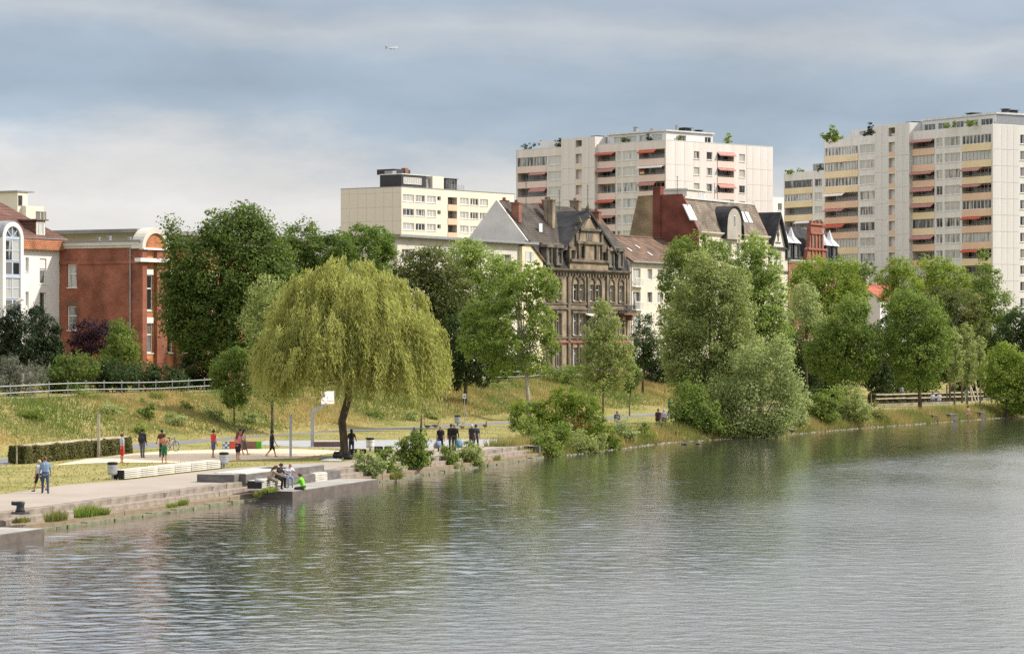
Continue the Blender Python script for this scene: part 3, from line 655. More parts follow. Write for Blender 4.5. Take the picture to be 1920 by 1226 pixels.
    wall(t, 'L', 2.2, ph0, s0-.1, roof-.6, pt, [(ph0+1+i*3.7, ph0+1+i*3.7+3.0, roof-.3, roof+1.25, .3) for i in range(5)], M['white_wall'], 'penthouse_wall')
    for i in range(5): window(t, 'L', 2.2, ph0+1+i*3.7, roof-.3, 3.0, 1.55, 3, glass='glass_dark')
    MB().box(2.0, 14, ph0-.2, s0-.1, pt, pt+.3).obj('penthouse_roof', M['flashing'], t)
    MB().box(2.2, 14, ph0-.02, ph0, roof-.6, pt).obj('penthouse_side', M['grey_metal'], t)
    p1, p2 = fr.w(1625), fr.w(1575)
    MB().box(2.2, 12, s1+.1, p2, roof-.6, roof+1.5).obj('penthouse_block', M['tower_wall'], t)
    roof_bits(t, [(6, ph0+2, pt+.3, .5, .7, 'black_clad'), (9, ph0+3.5, pt+.3, .6, .7, 'black_clad'), (4, ph0+8, pt+.3, .8, .3, 'black_clad'), (3, s0+3, top+.1, .8, .25, 'black_clad'), (12, ph0+1, pt+.3, .5, .7, 'grey_metal')])
    return fr, roof, t
FY, ROOF_Y, T_yellow = tower_yellow()
def tower_wing():
    fr = Frame(1546, 582, 32); t = fr.empty('apartment_block', 'lower cream block with yellow balconies just left of the tall tower', 'building')
    Lw = fr.w(1470); roof = fr.zw(1470, 325); vt0 = fr.zw(1500, 338); st = 2.8; oh = 1.55; n = 10; Ru = 14
    uA = (fr.w(1523.5), fr.w(1471.5)); w1 = (fr.w(1541), fr.w(1527)); rows = [(vt0-st*k, vt0-st*k-oh) for k in range(n)]
    holes = [(uA[0], uA[1], b, a, 1.4) for a, b in rows]+[(w1[0], w1[1], b, a, .3) for a, b in rows]
    wall(t, 'L', 0, 0, Lw, 0, roof, holes, M['tower_wall'], inner=M['loggia'])
    for k, (a, b) in enumerate(rows):
        loggia(t, 'L', 0, uA[0], uA[1]-uA[0], a, b, ['glazed', 'win', 'open', 'open', 'win', 'glazed', 'open', 'win', 'open', 'win'][k], {3: ('awning_white', 0, .6)}.get(k)); parapet(t, 'L', 0, uA[0], b-(st-oh), b, uA[1]-uA[0], 'yellow_band')
        window(t, 'L', 0, w1[0], b, w1[1]-w1[0], oh, 2)
    wall(t, 'R', 0, 0, Ru, 0, roof, [], M['tower_wall'], 'side_wall')
    MB().box(0, Ru, Lw-.1, Lw, 0, roof).obj('back_wall', M['tower_wall'], t); MB().box(.2, Ru, .2, Lw-.2, roof-.8, roof-.6).obj('roof', M['flat_roof'], t)
    MB().box(2, 10, fr.w(1541), fr.w(1510), roof-.6, roof+1.6).obj('penthouse_block', M['grey_metal'], t)
    return fr, roof, t
FW, ROOF_W, T_wing = tower_wing()
def tower_pink():
    fr = Frame(1248, 490, 43); t = fr.empty('apartment_tower', 'wide pale pink apartment tower with red awnings in the middle', 'building')
    Lw = fr.w(968); Ru = fr.u(1449); roof = fr.zw(1248, 263); st = 2.78; oh = 1.6; n = 11; vt0 = fr.zw(1248, 278.5)
    W_ = lambda a, b: (fr.w(b), fr.w(a))
    lb, w3, ws, la, pR, rec, pL, w1, ll = W_(1198, 1246.5), W_(1168, 1194), W_(1157, 1165), W_(1120.5, 1154), W_(1097, 1120), W_(1084, 1095.5), W_(1057, 1083), W_(1028, 1055), W_(970.5, 1025.5)
    rows = [(vt0-st*k, vt0-st*k-oh) for k in range(n)]; holes = []
    for a, b in rows:
        for q in (lb, la, ll): holes.append((q[0], q[1], b, a, 1.4))
        for q in (w3, ws, w1): holes.append((q[0], q[1], b, a, .3))
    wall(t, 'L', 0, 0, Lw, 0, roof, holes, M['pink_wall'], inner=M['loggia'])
    B = ['open']*11; Ba = {0: ('awning_red', .33, 1), 1: ('awning_white', 0, 1), 2: ('awning_pink', .33, 1)}
    A = ['open']*11; Aa = {0: ('awning_red', 0, 1), 1: ('awning_pink', 0, 1), 3: ('awning_red', 0, 1), 4: ('awning_pink', 0, 1), 6: ('awning_pink', 0, 1)}
    Lk = ['glazed', 'open', 'open', 'open']+['open', 'glazed', 'open']*3; La = {1: ('awning_pink', 0, .55), 2: ('awning_pink', 0, .55), 3: ('awning_red', 0, .55)}
    for k, (a, b) in enumerate(rows):
        for (q, ks, aw) in ((lb, B, Ba), (la, A, Aa), (ll, Lk, La)):
            loggia(t, 'L', 0, q[0], q[1]-q[0], a, b, ks[k], aw.get(k)); parapet(t, 'L', 0, q[0], b-(st-oh), b, q[1]-q[0], 'pink_band')
        window(t, 'L', 0, w3[0], b, w3[1]-w3[0], oh, 3, glass='glass_light'); window(t, 'L', 0, ws[0], b, ws[1]-ws[0], oh, 1, glass='glass_light'); window(t, 'L', 0, w1[0], b, w1[1]-w1[0], oh, 3, glass='glass_light')
    # flag hung on the second-row balcony
    fl = put(t, 'flag', lambda: MB().box(0, 1.05, -.02, 0, 0, .23), 'a', 'black', 'L', -.12, lb[1]-1.4, rows[1][1]+.85, 1.05)
    put(t, 'flag', lambda: MB().box(0, 1.05, -.02, 0, 0, .30), 'b', 'awning_red', 'L', -.12, lb[1]-1.4, rows[1][1]+.53, 1.05); put(t, 'flag', lambda: MB().box(0, 1.05, -.02, 0, 0, .30), 'c', 'yellow_band', 'L', -.12, lb[1]-1.4, rows[1][1]+.22, 1.05)
    top = roof+1.35; s0, s1 = pR[0], pL[1]
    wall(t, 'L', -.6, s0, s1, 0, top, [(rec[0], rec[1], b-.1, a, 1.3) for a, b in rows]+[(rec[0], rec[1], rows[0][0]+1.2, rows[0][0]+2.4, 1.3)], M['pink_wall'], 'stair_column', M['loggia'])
    MB().box(-.6, 6, s1-.001, s1+.02, 0, top).box(-.6, 6, s0-.02, s0+.001, 0, top).box(-.6, 6, s0, s1, top, top+.12).box(5.9, 6, s0, s1, roof, top).obj('stair_column_side', M['pink_panel'], t)
    vs_ = [rows[-1][1]-1.2] + [rows[k][1]-.95 for k in range(n-1, -1, -1)] + [top-.02]
    panels(t, 'L', -.6, [pR[0], (pR[0]+pR[1])/2, pR[1]-.05], vs_, 'pink_panel'); panels(t, 'L', -.6, [pL[0]+.05, (pL[0]+pL[1])/2, pL[1]], vs_, 'pink_panel')
    for a, b in rows: parapet(t, 'L', -.6, rec[0], b-1.0, b-.12, rec[1]-rec[0], 'pink_band', .04)
    U = lambda a, b: (fr.u(a), fr.u(b)); r1, r2, rl, r3 = U(1301, 1311.5), U(1325, 1335.5), U(1345, 1376), U(1386, 1397)
    ro = fr.zu(1306, 277); rrow = [(vt0-st*k, vt0-st*k-1.5) for k in range(n)]
    hol = []
    for a, b in rrow:
        for q in (r1, r2, r3): hol.append((q[0], q[1], b, a-.15, .3))
        hol.append((rl[0], rl[1], b-.1, a, 1.4))
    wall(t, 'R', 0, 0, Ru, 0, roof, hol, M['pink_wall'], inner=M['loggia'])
    for k, (a, b) in enumerate(rrow):
        for q in (r1, r2, r3): window(t, 'R', 0, q[0], b, q[1]-q[0], a-.15-b, 1)
        loggia(t, 'R', 0, rl[0], rl[1]-rl[0], a, b-.1, 'open', ('awning_pink', 0, 1) if k < 3 else None); parapet(t, 'R', 0, rl[0], b-st+1.5, b-.1, rl[1]-rl[0], 'pink_band')
    vs2 = [rows[-1][1]-1.2] + [rows[k][1]-1.1 for k in range(n-1, -1, -1)] + [roof-.02]
    panels(t, 'R', 0, [0, fr.u(1266), fr.u(1283), fr.u(1298)], vs2, 'pink_panel', .04); panels(t, 'R', 0, [fr.u(1400), fr.u(1411), fr.u(1426), fr.u(1439), Ru], vs2, 'pink_panel', .04)
    MB().box(0, Ru, Lw-.1, Lw, 0, roof).box(Ru-.1, Ru, 0, Lw-.1, 0, roof).obj('back_wall', M['pink_wall'], t)
    MB().box(.3, Ru-.1, .3, Lw-.1, roof-.9, roof-.6).obj('roof', M['flat_roof'], t)
    [MB().box(*q).obj('parapet_cap', M['flashing'], t) for q in ((-.03, Ru+.03, -.03, .3, roof, roof+.1), (-.03, .3, .3, s0, roof+.001, roof+.101), (-.03, .3, s1, Lw, roof+.001, roof+.101))]
    x1 = fr.u(1352); pt = roof+1.75
    wall(t, 'L', 2.2, 2.0, s0-.3, roof-.6, pt, [(3+i*3.1, 5.4+i*3.1, roof-.3, roof+1.3, .3) for i in range(4)], M['white_wall'], 'penthouse_wall')
    for i in range(4): window(t, 'L', 2.2, 3+i*3.1, roof-.3, 2.4, 1.6, 2, glass='glass_light')
    wall(t, 'R', 2.0, 2.2, x1, roof-.6, pt, [(5.5, 7.2, roof-.3, roof+1.2, .3), (12, 13.6, roof-.3, roof+1.2, .3)], M['white_wall'], 'penthouse_wall')
    for x in (5.5, 12): window(t, 'R', 2.0, x, roof-.3, 1.6, 1.5, 2, glass='glass_dark')
    MB().box(1.9, x1+.2, 1.7, s0-.1, pt, pt+.25).obj('penthouse_roof', M['flashing'], t)
    MB().box(2.5, 9, s1+1, s1+9, roof-.6, roof+1.6).obj('penthouse_block', M['white_wall'], t)
    roof_bits(t, [(5, 12, pt+.25, .35, 1.0, 'grey_metal'), (6, 9, pt+.25, .25, .6, 'grey_metal'), (9, 4, pt+.25, .8, .6, 'black_clad'), (12.5, 4, pt+.25, .5, .4, 'black_clad'), (3, s0+3, top+.1, .7, .25, 'black_clad'), (7, 4, pt+.25, .2, 1.0, 'grey_metal')])
    return fr, roof, t
FP, ROOF_P, T_pink = tower_pink()
def block_beige():
    fr = Frame(752.8, 550, 53); t = fr.empty('apartment_block', 'beige flat roofed block with a black penthouse behind the willow', 'building')
    Lw = fr.w(639); Ru = fr.u(965); roof = fr.zu(752.8, 350.5); n = 8; z1, z2 = fr.zu(755, 364.3), fr.zu(755, 391); st = z1-z2; oh = fr.zu(755, 364.3)-fr.zu(755, 377.5)
    U = lambda a, b: (fr.u(a), fr.u(b)); ws = [U(755.5, 776.5), U(779.5, 797), U(800.5, 817), U(862.5, 878.5), U(881.7, 897), U(900, 915)]; sm_ = U(820, 826.5); lg = U(839.6, 857)
    rows = [(z1-st*k, z1-st*k-oh) for k in range(n)]; hol = []
    for a, b in rows:
        hol += [(q[0], q[1], b, a, .3) for q in ws]+[(sm_[0], sm_[1], b+oh*.4, a, .5), (lg[0], lg[1], b-.1, a, 1.5)]
    wall(t, 'R', 0, 0, Ru, 0, roof, hol, M['beige_wall'], inner=M['loggia'])
    for a, b in rows:
        for q in ws: window(t, 'R', 0, q[0], b, q[1]-q[0], oh, 3, fw=.10, glass='glass')
        window(t, 'R', 0, lg[0]+.1, b-.1, (lg[1]-lg[0])-.2, oh, 2, 1.3, 'wood_dark', 'glass_dark', sill=False, name='balcony_door'); parapet(t, 'R', 0, lg[0], b-(st-oh)+.1, b-.1, lg[1]-lg[0], 'orange_band')
        window(t, 'R', 0, sm_[0], b+oh*.4, sm_[1]-sm_[0], oh*.6, 1, .3, glass='glass_dark')
    wall(t, 'L', 0, 0, Lw, 0, roof, [], M['beige_wall'], 'side_wall')
    vs2 = [0.5] + [z1+.35-st*k for k in range(n-1, -1, -1)] + [roof-.02]
    panels(t, 'L', 0, [Lw*i/7 for i in range(8)], vs2, 'beige_panel', .05)
    MB().box(0, Ru, Lw-.1, Lw, 0, roof).box(Ru-.1, Ru, 0, Lw-.1, 0, roof).obj('back_wall', M['beige_wall'], t); MB().box(.2, Ru-.2, .2, Lw-.2, roof-.1, roof-.02).obj('roof', M['flat_roof'], t)
    MB().box(-.08, Ru, -.08, .15, roof, roof+.12).box(-.08, .15, .15, Lw, roof, roof+.119).obj('parapet_cap', M['grey_metal'], t)
    k = (roof+GZ-H)/ (HY-350.5); a0, a1 = 1.2, fr.u(817); ph = 2.5
    MB().box(a0, a1-1.8, 1.0, fr.w(705), roof, roof+ph).obj('penthouse', M['black_clad'], t)
    MB().box(a0-.1, a1-.4, .9, fr.w(705), roof+ph, roof+ph+.18).obj('penthouse_roof', M['flashing'], t)
    window(t, 'R', 1.0, a0+.6, roof+.7, 5.6, 1.3, 8, -.05, glass='glass', sill=False); window(t, 'R', 1.0, a1-1.7, roof+.2, 1.2, 2.1, 2, .4, 'grey_metal', 'glass_light', sill=False)
    MB().box(a1, fr.u(838), .8, 6, roof, roof+2.6).obj('stair_head', M['beige_wall'], t)
    MB().box(fr.u(846), fr.u(868), 1.5, 7, roof, roof+2.3).box(fr.u(845), fr.u(869), 1.3, 7, roof+2.3, roof+2.42).obj('penthouse', M['black_clad'], t)
    window(t, 'R', 1.5, fr.u(848), roof+.3, 2.6, 1.8, 3, -.05, 'grey_metal', 'glass_dark', sill=False)
    MB().box(2.2, 7, 3.5, 8, roof+ph+.18, roof+ph+1.2).obj('lift_head', M['black_clad'], t); MB().box(5.2, 6.2, 3.3, 4.3, roof+ph+.19, roof+ph+1.5).obj('chimney', M['chimney_brick'], t); MB().box(1.4, 2.6, 3.4, 5.4, roof+ph+.19, roof+ph+.8).obj('vent', M['grey_metal'], t)
    rl = MB()
    for i in range(8): x = fr.u(869)-3+i*.6; rl.box(x, x+.05, .9, .95, roof, roof+1.1)
    for z in (.4, .75, 1.1): rl.box(fr.u(869)-3, fr.u(869)+1.6, .9, .95, roof+z, roof+z+.05)
    rl.obj('roof_rail', M['grey_metal'], t)
block_beige()
def far_left():
    fr = Frame(33, 500, 58); t = fr.empty('apartment_block', 'pale flats rising behind the white house roof at the left edge', 'building')
    r1 = fr.zw(33, 360); r2 = fr.zu(75, 388); u1 = fr.u(75)
    wall(t, 'L', 0, 0, 14, 0, r1, [], M['beige_wall'], 'side_wall'); wall(t, 'R', .0, 0, 2.5, 0, r1, [(.15, 1.3, r1-2.4, r1-.6, .4)], M['beige_wall']); window(t, 'R', 0, .15, r1-2.4, 1.15, 1.8, 1, .2, 'grey_metal', 'glass_dark')
    MB().box(-.3, 4.2, -.2, 14, r1, r1+.25).obj('roof', M['grey_metal'], t); MB().box(2.5, 2.6, 0, 14, 0, r1).obj('back_wall', M['beige_wall'], t)
    hs = [(3.6, 6.4, r2-2.6, r2-.9, .3), (3.6, 6.4, r2-5.4, r2-3.7, .3)]
    wall(t, 'R', -1.0, 1.0, u1, 0, r2, hs, M['beige_wall']); MB().box(u1-.1, u1, -1, 14, 0, r2).box(1.0, u1-.1, -.9, 14, r2-.3, r2).box(1.0, 1.1, -1, 0, 0, r2-.3).obj('annex_wall', M['beige_wall'], t)
    for h in hs: window(t, 'R', -1.0, h[0], h[2], h[1]-h[0], h[3]-h[2], 2, glass='glass_dark')
far_left()
def far_white():
    fr = Frame(1452, 650, 43); t = fr.empty('apartment_block', 'small white slab between the pink tower and the yellow balconied block', 'building')
    r = fr.zu(1460, 370); w = 8
    hs = [(1.2+2.8*i, 2.6+2.8*i, r-3-3*k, r-1.4-3*k, .3) for i in range(2) for k in range(6)]
    wall(t, 'R', 0, -12, w, 0, r, hs, M['white_wall']); MB().box(-12, w, .4, 12, 0, r).obj('core', M['white_wall'], t)
    for h in hs: window(t, 'R', 0, h[0], h[2], h[1]-h[0], h[3]-h[2], 1, glass='glass_dark')
far_white()

# ------------------------------------------------------------------ the old street along the top of the bank
ST = Frame(1003, 335, 61.5)
def S(u): return (ST.X0+ST.c*u, ST.Y0+ST.s*u)
def sv(u, py, back=0): return H+(HY-py)*(ST.Y0+ST.s*u+ST.c*back)/F-GZ
def street(name, label, u0, cat='building', back=0):
    x, y = S(u0); return thing(name, label, cat, (x-ST.s*back, y+ST.c*back, GZ), ST.a)
def chimney(t, x, y, z0, z1, sx=.45, sy=.6, m='chimney_brick'):
    MB().box(x-sx, x+sx, y-sy, y+sy, z0, z1).box(x-sx-.08, x+sx+.08, y-sy-.08, y+sy+.08, z1, z1+.18).box(x-sx*.5, x-sx*.1, y-.2, y+.2, z1+.18, z1+.5).obj('chimney', M[m], t)
def antenna(t, x, y, z0, h):
    mb = MB(); mb.tube([(x, y, z0), (x, y, z0+h)], .035, 5)
    for i, z in enumerate((h*.95, h*.8, h*.62)): l = .7-.1*i; mb.bar((x-l, y-.2*l, z0+z), (x+l, y+.2*l, z0+z), .03)
    mb.obj('antenna', M['iron'], t)
def cornice(t, x0, x1, v, m, prof=((0, 0), (.12, .05), (.18, .2), (.42, .32), (.46, .5), (0, .5)), o=0, name='cornice'):
    MB().ext([(x0, o-a, v+b) for a, b in prof], (x1-x0, 0, 0)).obj(name, M[m], t)

def ornate():
    t = street('sandstone_house', 'old soot stained sandstone house with a tall ornate front gable', 0); U = lambda px: ST.u(px)
    Lx = 25.0; D = 10.0; vc = 12.5; vm = 15.7; vr = 20.6
    wins = [(1026.4, 1033.7), (1042.5, 1051), (1073.3, 1083.6), (1084.6, 1094.8), (1104, 1114.4), (1115.4, 1126), (1142.3, 1151), (1160, 1168.7)]
    wins = [(U(a), U(b)) for a, b in wins]
    rows = [(8.84, 10.85), (4.7, 7.2), (.9, 3.2)]
    hol = [(a, b, v0, v1, .35) for a, b in wins for v0, v1 in rows]
    wall(t, 'R', 0, 0, Lx, 0, vc, hol, M['sandstone'])
    for (a, b) in wins:
        for k, (v0, v1) in enumerate(rows):
            window(t, 'R', 0, a, v0, b-a, v1-v0, 2 if b-a > .9 else 1, .25, 'white_paint', 'glass_dark', .07, .68, sill=False)
            w = b-a; x = (a+b)/2
            s = MB(); s.box(a-.18, b+.18, -.22, .0, v0-.22, v0-.02)
            s.box(a-.22, a-.02, -.14, 0, v0, v1); s.box(b+.02, b+.22, -.14, 0, v0, v1)
            if k in (0, 2):     # blind round arch over the opening
                r0, r1 = w*.5-.02, w*.5+.24; n = 10; vv = []
                for i in range(n+1):
                    an = math.pi*i/n; ca, sa = math.cos(an), math.sin(an)
                    vv += [(x+r0*ca, -.16, v1+.06+r0*sa), (x+r1*ca, -.16, v1+.06+r1*sa), (x+r0*ca, 0, v1+.06+r0*sa), (x+r1*ca, 0, v1+.06+r1*sa)]
                ff = []
                for i in range(n): q = i*4; ff += [(q, q+1, q+5, q+4), (q+1, q+3, q+7, q+5), (q, q+4, q+6, q+2)]
                s.add(vv, ff); s.box(x-.12, x+.12, -.24, 0, v1+.05+r0, v1+.12+r1)
            else: s.box(a-.3, b+.3, -.26, 0, v1+.12, v1+.4)
            s.obj('window_surround', M['sandstone_trim'], t)
    for v, m_, p in ((3.75, 'redstone', .22), (4.25, 'sandstone_trim', .14), (7.75, 'sandstone_trim', .2), (8.35, 'sandstone_trim', .12), (.55, 'brownstone', .14)): MB().box(-.05, Lx+.05, -p, 0, v, v+.24).obj('string_course', M[m_], t)
    MB().box(-.04, Lx+.04, -.06, .0, 0, .54).obj('plinth', M['brownstone'], t)
    cornice(t, -.1, Lx+.1, vc-.35, 'sandstone_trim')
    for i in range(32): x = .4+i*.78; MB().box(x, x+.22, -.34, 0, vc-.72, vc-.36).obj('bracket', M['sandstone_trim'], t)
    c0, c1 = U(1065), U(1137)
    for x in (c0, (c0+c1)/2, c1): 
        MB().box(x-.28, x+.28, -.22, 0, .5, vc-.4).obj('pilaster', M['sandstone_trim'], t)
    for x in (.35, Lx-.35): MB().box(x-.3, x+.3, -.16, 0, .5, vc-.4).obj('pilaster', M['sandstone'], t)
    # balcony at the right, canopy over a middle window
    bu = U(1156), U(1178); MB().box(bu[0], bu[1], -1.1, 0, 7.2, 7.42).box(bu[0]+.3, bu[0]+.6, -.8, 0, 6.5, 7.2).box(bu[1]-.6, bu[1]-.3, -.8, 0, 6.5, 7.2).obj('balcony', M['brownstone'], t)
    br = MB(); br.box(bu[0], bu[1], -1.1, -1.05, 8.3, 8.38)
    x = bu[0]
    while x < bu[1]: br.box(x, x+.05, -1.095, -1.055, 7.42, 8.3); x += .22
    br.obj('balcony_rail', M['iron'], t)
    cu = U(1096), U(1112); MB().ext([(cu[0], -.02, 7.35), (cu[0], -1.2, 6.95), (cu[0], -1.2, 6.85), (cu[0], -.02, 7.2)], (cu[1]-cu[0], 0, 0)).obj('canopy', M['awning_white'], t)
    # roofs: steep lower part, main pitched roof
    mb = MB(); mb.poly([(-.02, -.1, vc+.1), (Lx, -.1, vc+.1), (Lx, .85, vm), (-.02, .85, vm)]); mb.poly([(-.02, D+.1, vc), (Lx, D+.1, vc), (Lx, D-.8, vm), (-.02, D-.8, vm)]); mb.obj('mansard', M['slate'], t)
    MB().poly([(-.02, .6, vm-.06), (Lx, .6, vm-.06), (Lx, D/2, vr), (-.02, D/2, vr)]).poly([(-.02, D-.6, vm-.06), (Lx, D-.6, vm-.06), (Lx, D/2, vr), (-.02, D/2, vr)]).obj('roof', M['old_roof'], t)
    MB().ext([(0, 0, 0), (0, D, 0), (0, D, vc), (0, D-.8, vm+.05), (0, D/2, vr+.12), (0, .8, vm+.05), (0, -.05, vc)], (-.3, 0, 0)).obj('gable_wall', M['gable_white'], t)
    MB().ext([(Lx, 0, 0), (Lx, D, 0), (Lx, D, vc), (Lx, D-.8, vm), (Lx, D/2, vr), (Lx, .8, vm), (Lx, 0, vc)], (.3, 0, 0)).obj('gable_wall', M['brownstone'], t)
    for px in (1027, 1046, 1144, 1161):      # small dormers in the steep part
        x = U(px); mb = MB(); mb.box(x-.75, x-.5, -.25, .9, vc+.5, vc+2.6); mb.box(x+.5, x+.75, -.25, .9, vc+.5, vc+2.6); mb.box(x-.5, x+.5, -.2, .9, vc+.5, vc+.75)
        mb.ext([(x-.95, -.4, vc+2.6), (x+.95, -.4, vc+2.6), (x+.7, -.4, vc+2.95), (x, -.4, vc+3.15), (x-.7, -.4, vc+2.95)], (0, 1.6, 0)); d = mb.obj('dormer', M['sandstone_trim'], t)
        window(t, 'R', 0, x-.5, vc+.75, 1.0, 1.85, 2, -.05, 'grey_metal', 'glass_dark', sill=False)
    # front gable: steps, scrolls, pinnacles
    xm = (c0+c1)/2; hw = (c1-c0)/2; o = -.25
    g = [(xm-hw, vc+.15), (xm+hw, vc+.15), (xm+hw, 13.4), (xm+hw*.72, 13.9), (xm+hw*.62, 15.6), (xm+hw*.5, 16.2), (xm+hw*.44, 17.3), (xm+hw*.22, 18.0), (xm, 19.1), (xm-hw*.22, 18.0), (xm-hw*.44, 17.3), (xm-hw*.5, 16.2), (xm-hw*.62, 15.6), (xm-hw*.72, 13.9), (xm-hw, 13.4)]
    MB().ext([(a, o, b) for a, b in g], (0, .6, 0)).obj('front_gable', M['sandstone'], t)
    gw = 7.4; MB().ext([(xm-gw, -.15, 14.9), (xm+gw, -.15, 14.9), (xm, -.15, 19.5)], (0, .3, 0)).obj('gable_back', M['sandstone_trim'], t)
    MB().ext([(xm-gw-.5, -.45, 14.5), (xm-gw-.1, -.45, 14.5), (xm, -.45, 19.45), (xm, -.45, 19.85)], (0, 4.6, 0)).obj('cross_roof', M['slate'], t); MB().ext([(xm+gw+.5, -.45, 14.5), (xm+gw+.1, -.45, 14.5), (xm+.001, -.45, 19.45), (xm+.001, -.45, 19.85)], (0, 4.6, 0)).obj('cross_roof', M['slate'], t)
    tr = MB()
    for v, k in ((13.55, 1.0), (15.75, .68), (17.35, .5)): tr.box(xm-hw*k-.1, xm+hw*k+.1, o-.28, o-.002, v, v+.3)
    tr.obj('gable_cornice', M['sandstone_trim'], t)
    for k, v0, v1 in ((-1.0, 13.4, 15.2), (1.0, 13.4, 15.2), (-.66, 15.6, 17.1), (.66, 15.6, 17.1), (0, 19.0, 20.0), (-.45, 17.3, 18.3), (.45, 17.3, 18.3)):
        x = xm+hw*k; MB().box(x-.25, x+.25, o-.1, o+.4, v0, v1).ext([(x-.32, o-.17, v1), (x+.32, o-.17, v1), (x+.32, o+.47, v1), (x-.32, o+.47, v1)], (0, 0, .12)).add([(x-.25, o-.1, v1+.12), (x+.25, o-.1, v1+.12), (x+.25, o+.4, v1+.12), (x-.25, o+.4, v1+.12), (x, o+.15, v1+.8)], [(0, 1, 4), (1, 2, 4), (2, 3, 4), (3, 0, 4)]).obj('pinnacle', M['sandstone_trim'], t)
    for k in (-.52, -.22, .22, .52):
        MB().tube([(xm+hw*k-.45*(1 if k < 0 else -1), o-.16, 13.9), (xm+hw*k-.45*(1 if k < 0 else -1), o-.16, 15.7)], .14, 8).obj('column', M['sandstone_trim'], t)
    for k in (-.42, -.18+.0, .30): 
        pass
    for x in (xm-hw*.46, xm+hw*.30): window(t, 'R', o, x, 13.95, hw*.18, 1.6, 1, -.03, 'sandstone_trim', 'glass_dark', .1, sill=False)
    for x in (xm-.75, xm+.15): window(t, 'R', o, x, 16.15, .6, 1.1, 1, -.03, 'sandstone_trim', 'glass_dark', .1, sill=False)
    chimney(t, 1.0, 3.0, 18.0, 20.2, .38, .5); chimney(t, 2.4, 5.4, 19.5, 20.6, .3, .4); chimney(t, 9.0, 2.8, 17.6, 20.9, .35, .6, 'sandstone'); chimney(t, 11.0, 4.2, 17.5, 21.0, .35, .5); chimney(t, 20.2, 5.0, 19.6, 21.3, .4, .6, 'sandstone'); chimney(t, 22.8, 3.4, 18.5, 20.0, .35, .5)
    for x, y, z, h in ((6.0, 4.4, 20.0, 3.6), (8.0, 2.5, 17.5, 3.4), (15, 4.6, 20, 2.6), (23.5, 5, 20.4, 3.2)): antenna(t, x, y, z, h)
    MB().box(4.3, 5.1, 1.7, 1.76, 17.0, 18.0).obj('skylight', M['skylight'], t).rotation_euler = (0, 0, 0)
    return t
ornate()
def low_grey():
    u0, u1 = ST.u(745), -.9; t = street('grey_house', 'plain grey rendered building with a flat overhanging roof, white gable above', u0); Lx = u1-u0; ve = sv(u0, 445)
    px = [(753.5, 769.5), (786, 799), (815, 830), (850, 865), (885, 900), (914, 926), (940, 958)]; ws = [(ST.u(a)-u0, ST.u(b)-u0) for a, b in px]
    rows = [(ve-2.55, ve-1.25), (ve-5.6, ve-4.0), (ve-8.6, ve-7.0), (ve-11.6, ve-10)]
    wall(t, 'R', 0, 0, Lx, 0, ve, [(a, b, c, d, .35) for a, b in ws for c, d in rows], M['grey_wall'])
    for a, b in ws:
        for c, d in rows: window(t, 'R', 0, a, c, b-a, d-c, 2, .25, 'white_paint', 'glass_dark')
    wall(t, 'L', 0, 0, 11, 0, ve, [], M['grey_wall'], 'side_wall')
    MB().box(-.6, Lx+.5, -.7, 11.4, ve, ve+.32).obj('roof', M['flat_roof'], t); MB().box(-.62, Lx+.52, -.78, -.701, ve+.04, ve+.3).obj('gutter', M['grey_metal'], t); MB().box(0, Lx, 10.9, 11, 0, ve).obj('back_wall', M['grey_wall'], t)
    # small side block with a sloping yellow top edge against the sandstone house
    a, b = ST.u(972)-u0, ST.u(1011)-u0
    MB().ext([(a, -.5, 0), (b, -.5, 0), (b, -.5, sv(0, 490)), (a+(b-a)*.35, -.5, sv(-2, 456)), (a, -.5, sv(-4, 462))], (0, .48, 0)).obj('side_gable', M['yellow_wall'], t)
    MB().ext([(b+.25, -.7, sv(0, 492)), (b+.25, -.7, sv(0, 488)), (a+(b-a)*.33, -.7, sv(-2, 452)), (a+(b-a)*.33, -.7, sv(-2, 456))], (0, .8, 0)).obj('side_roof', M['brown_tile'], t)
    window(t, 'R', -.5, a+.8, sv(-3, 495), 2.0, 1.5, 2, -.03, 'white_paint', 'glass_light')
    chimney(t, 6, 6, ve+.3, ve+.9, .4, .4, 'grey_wall')
    return t
low_grey()
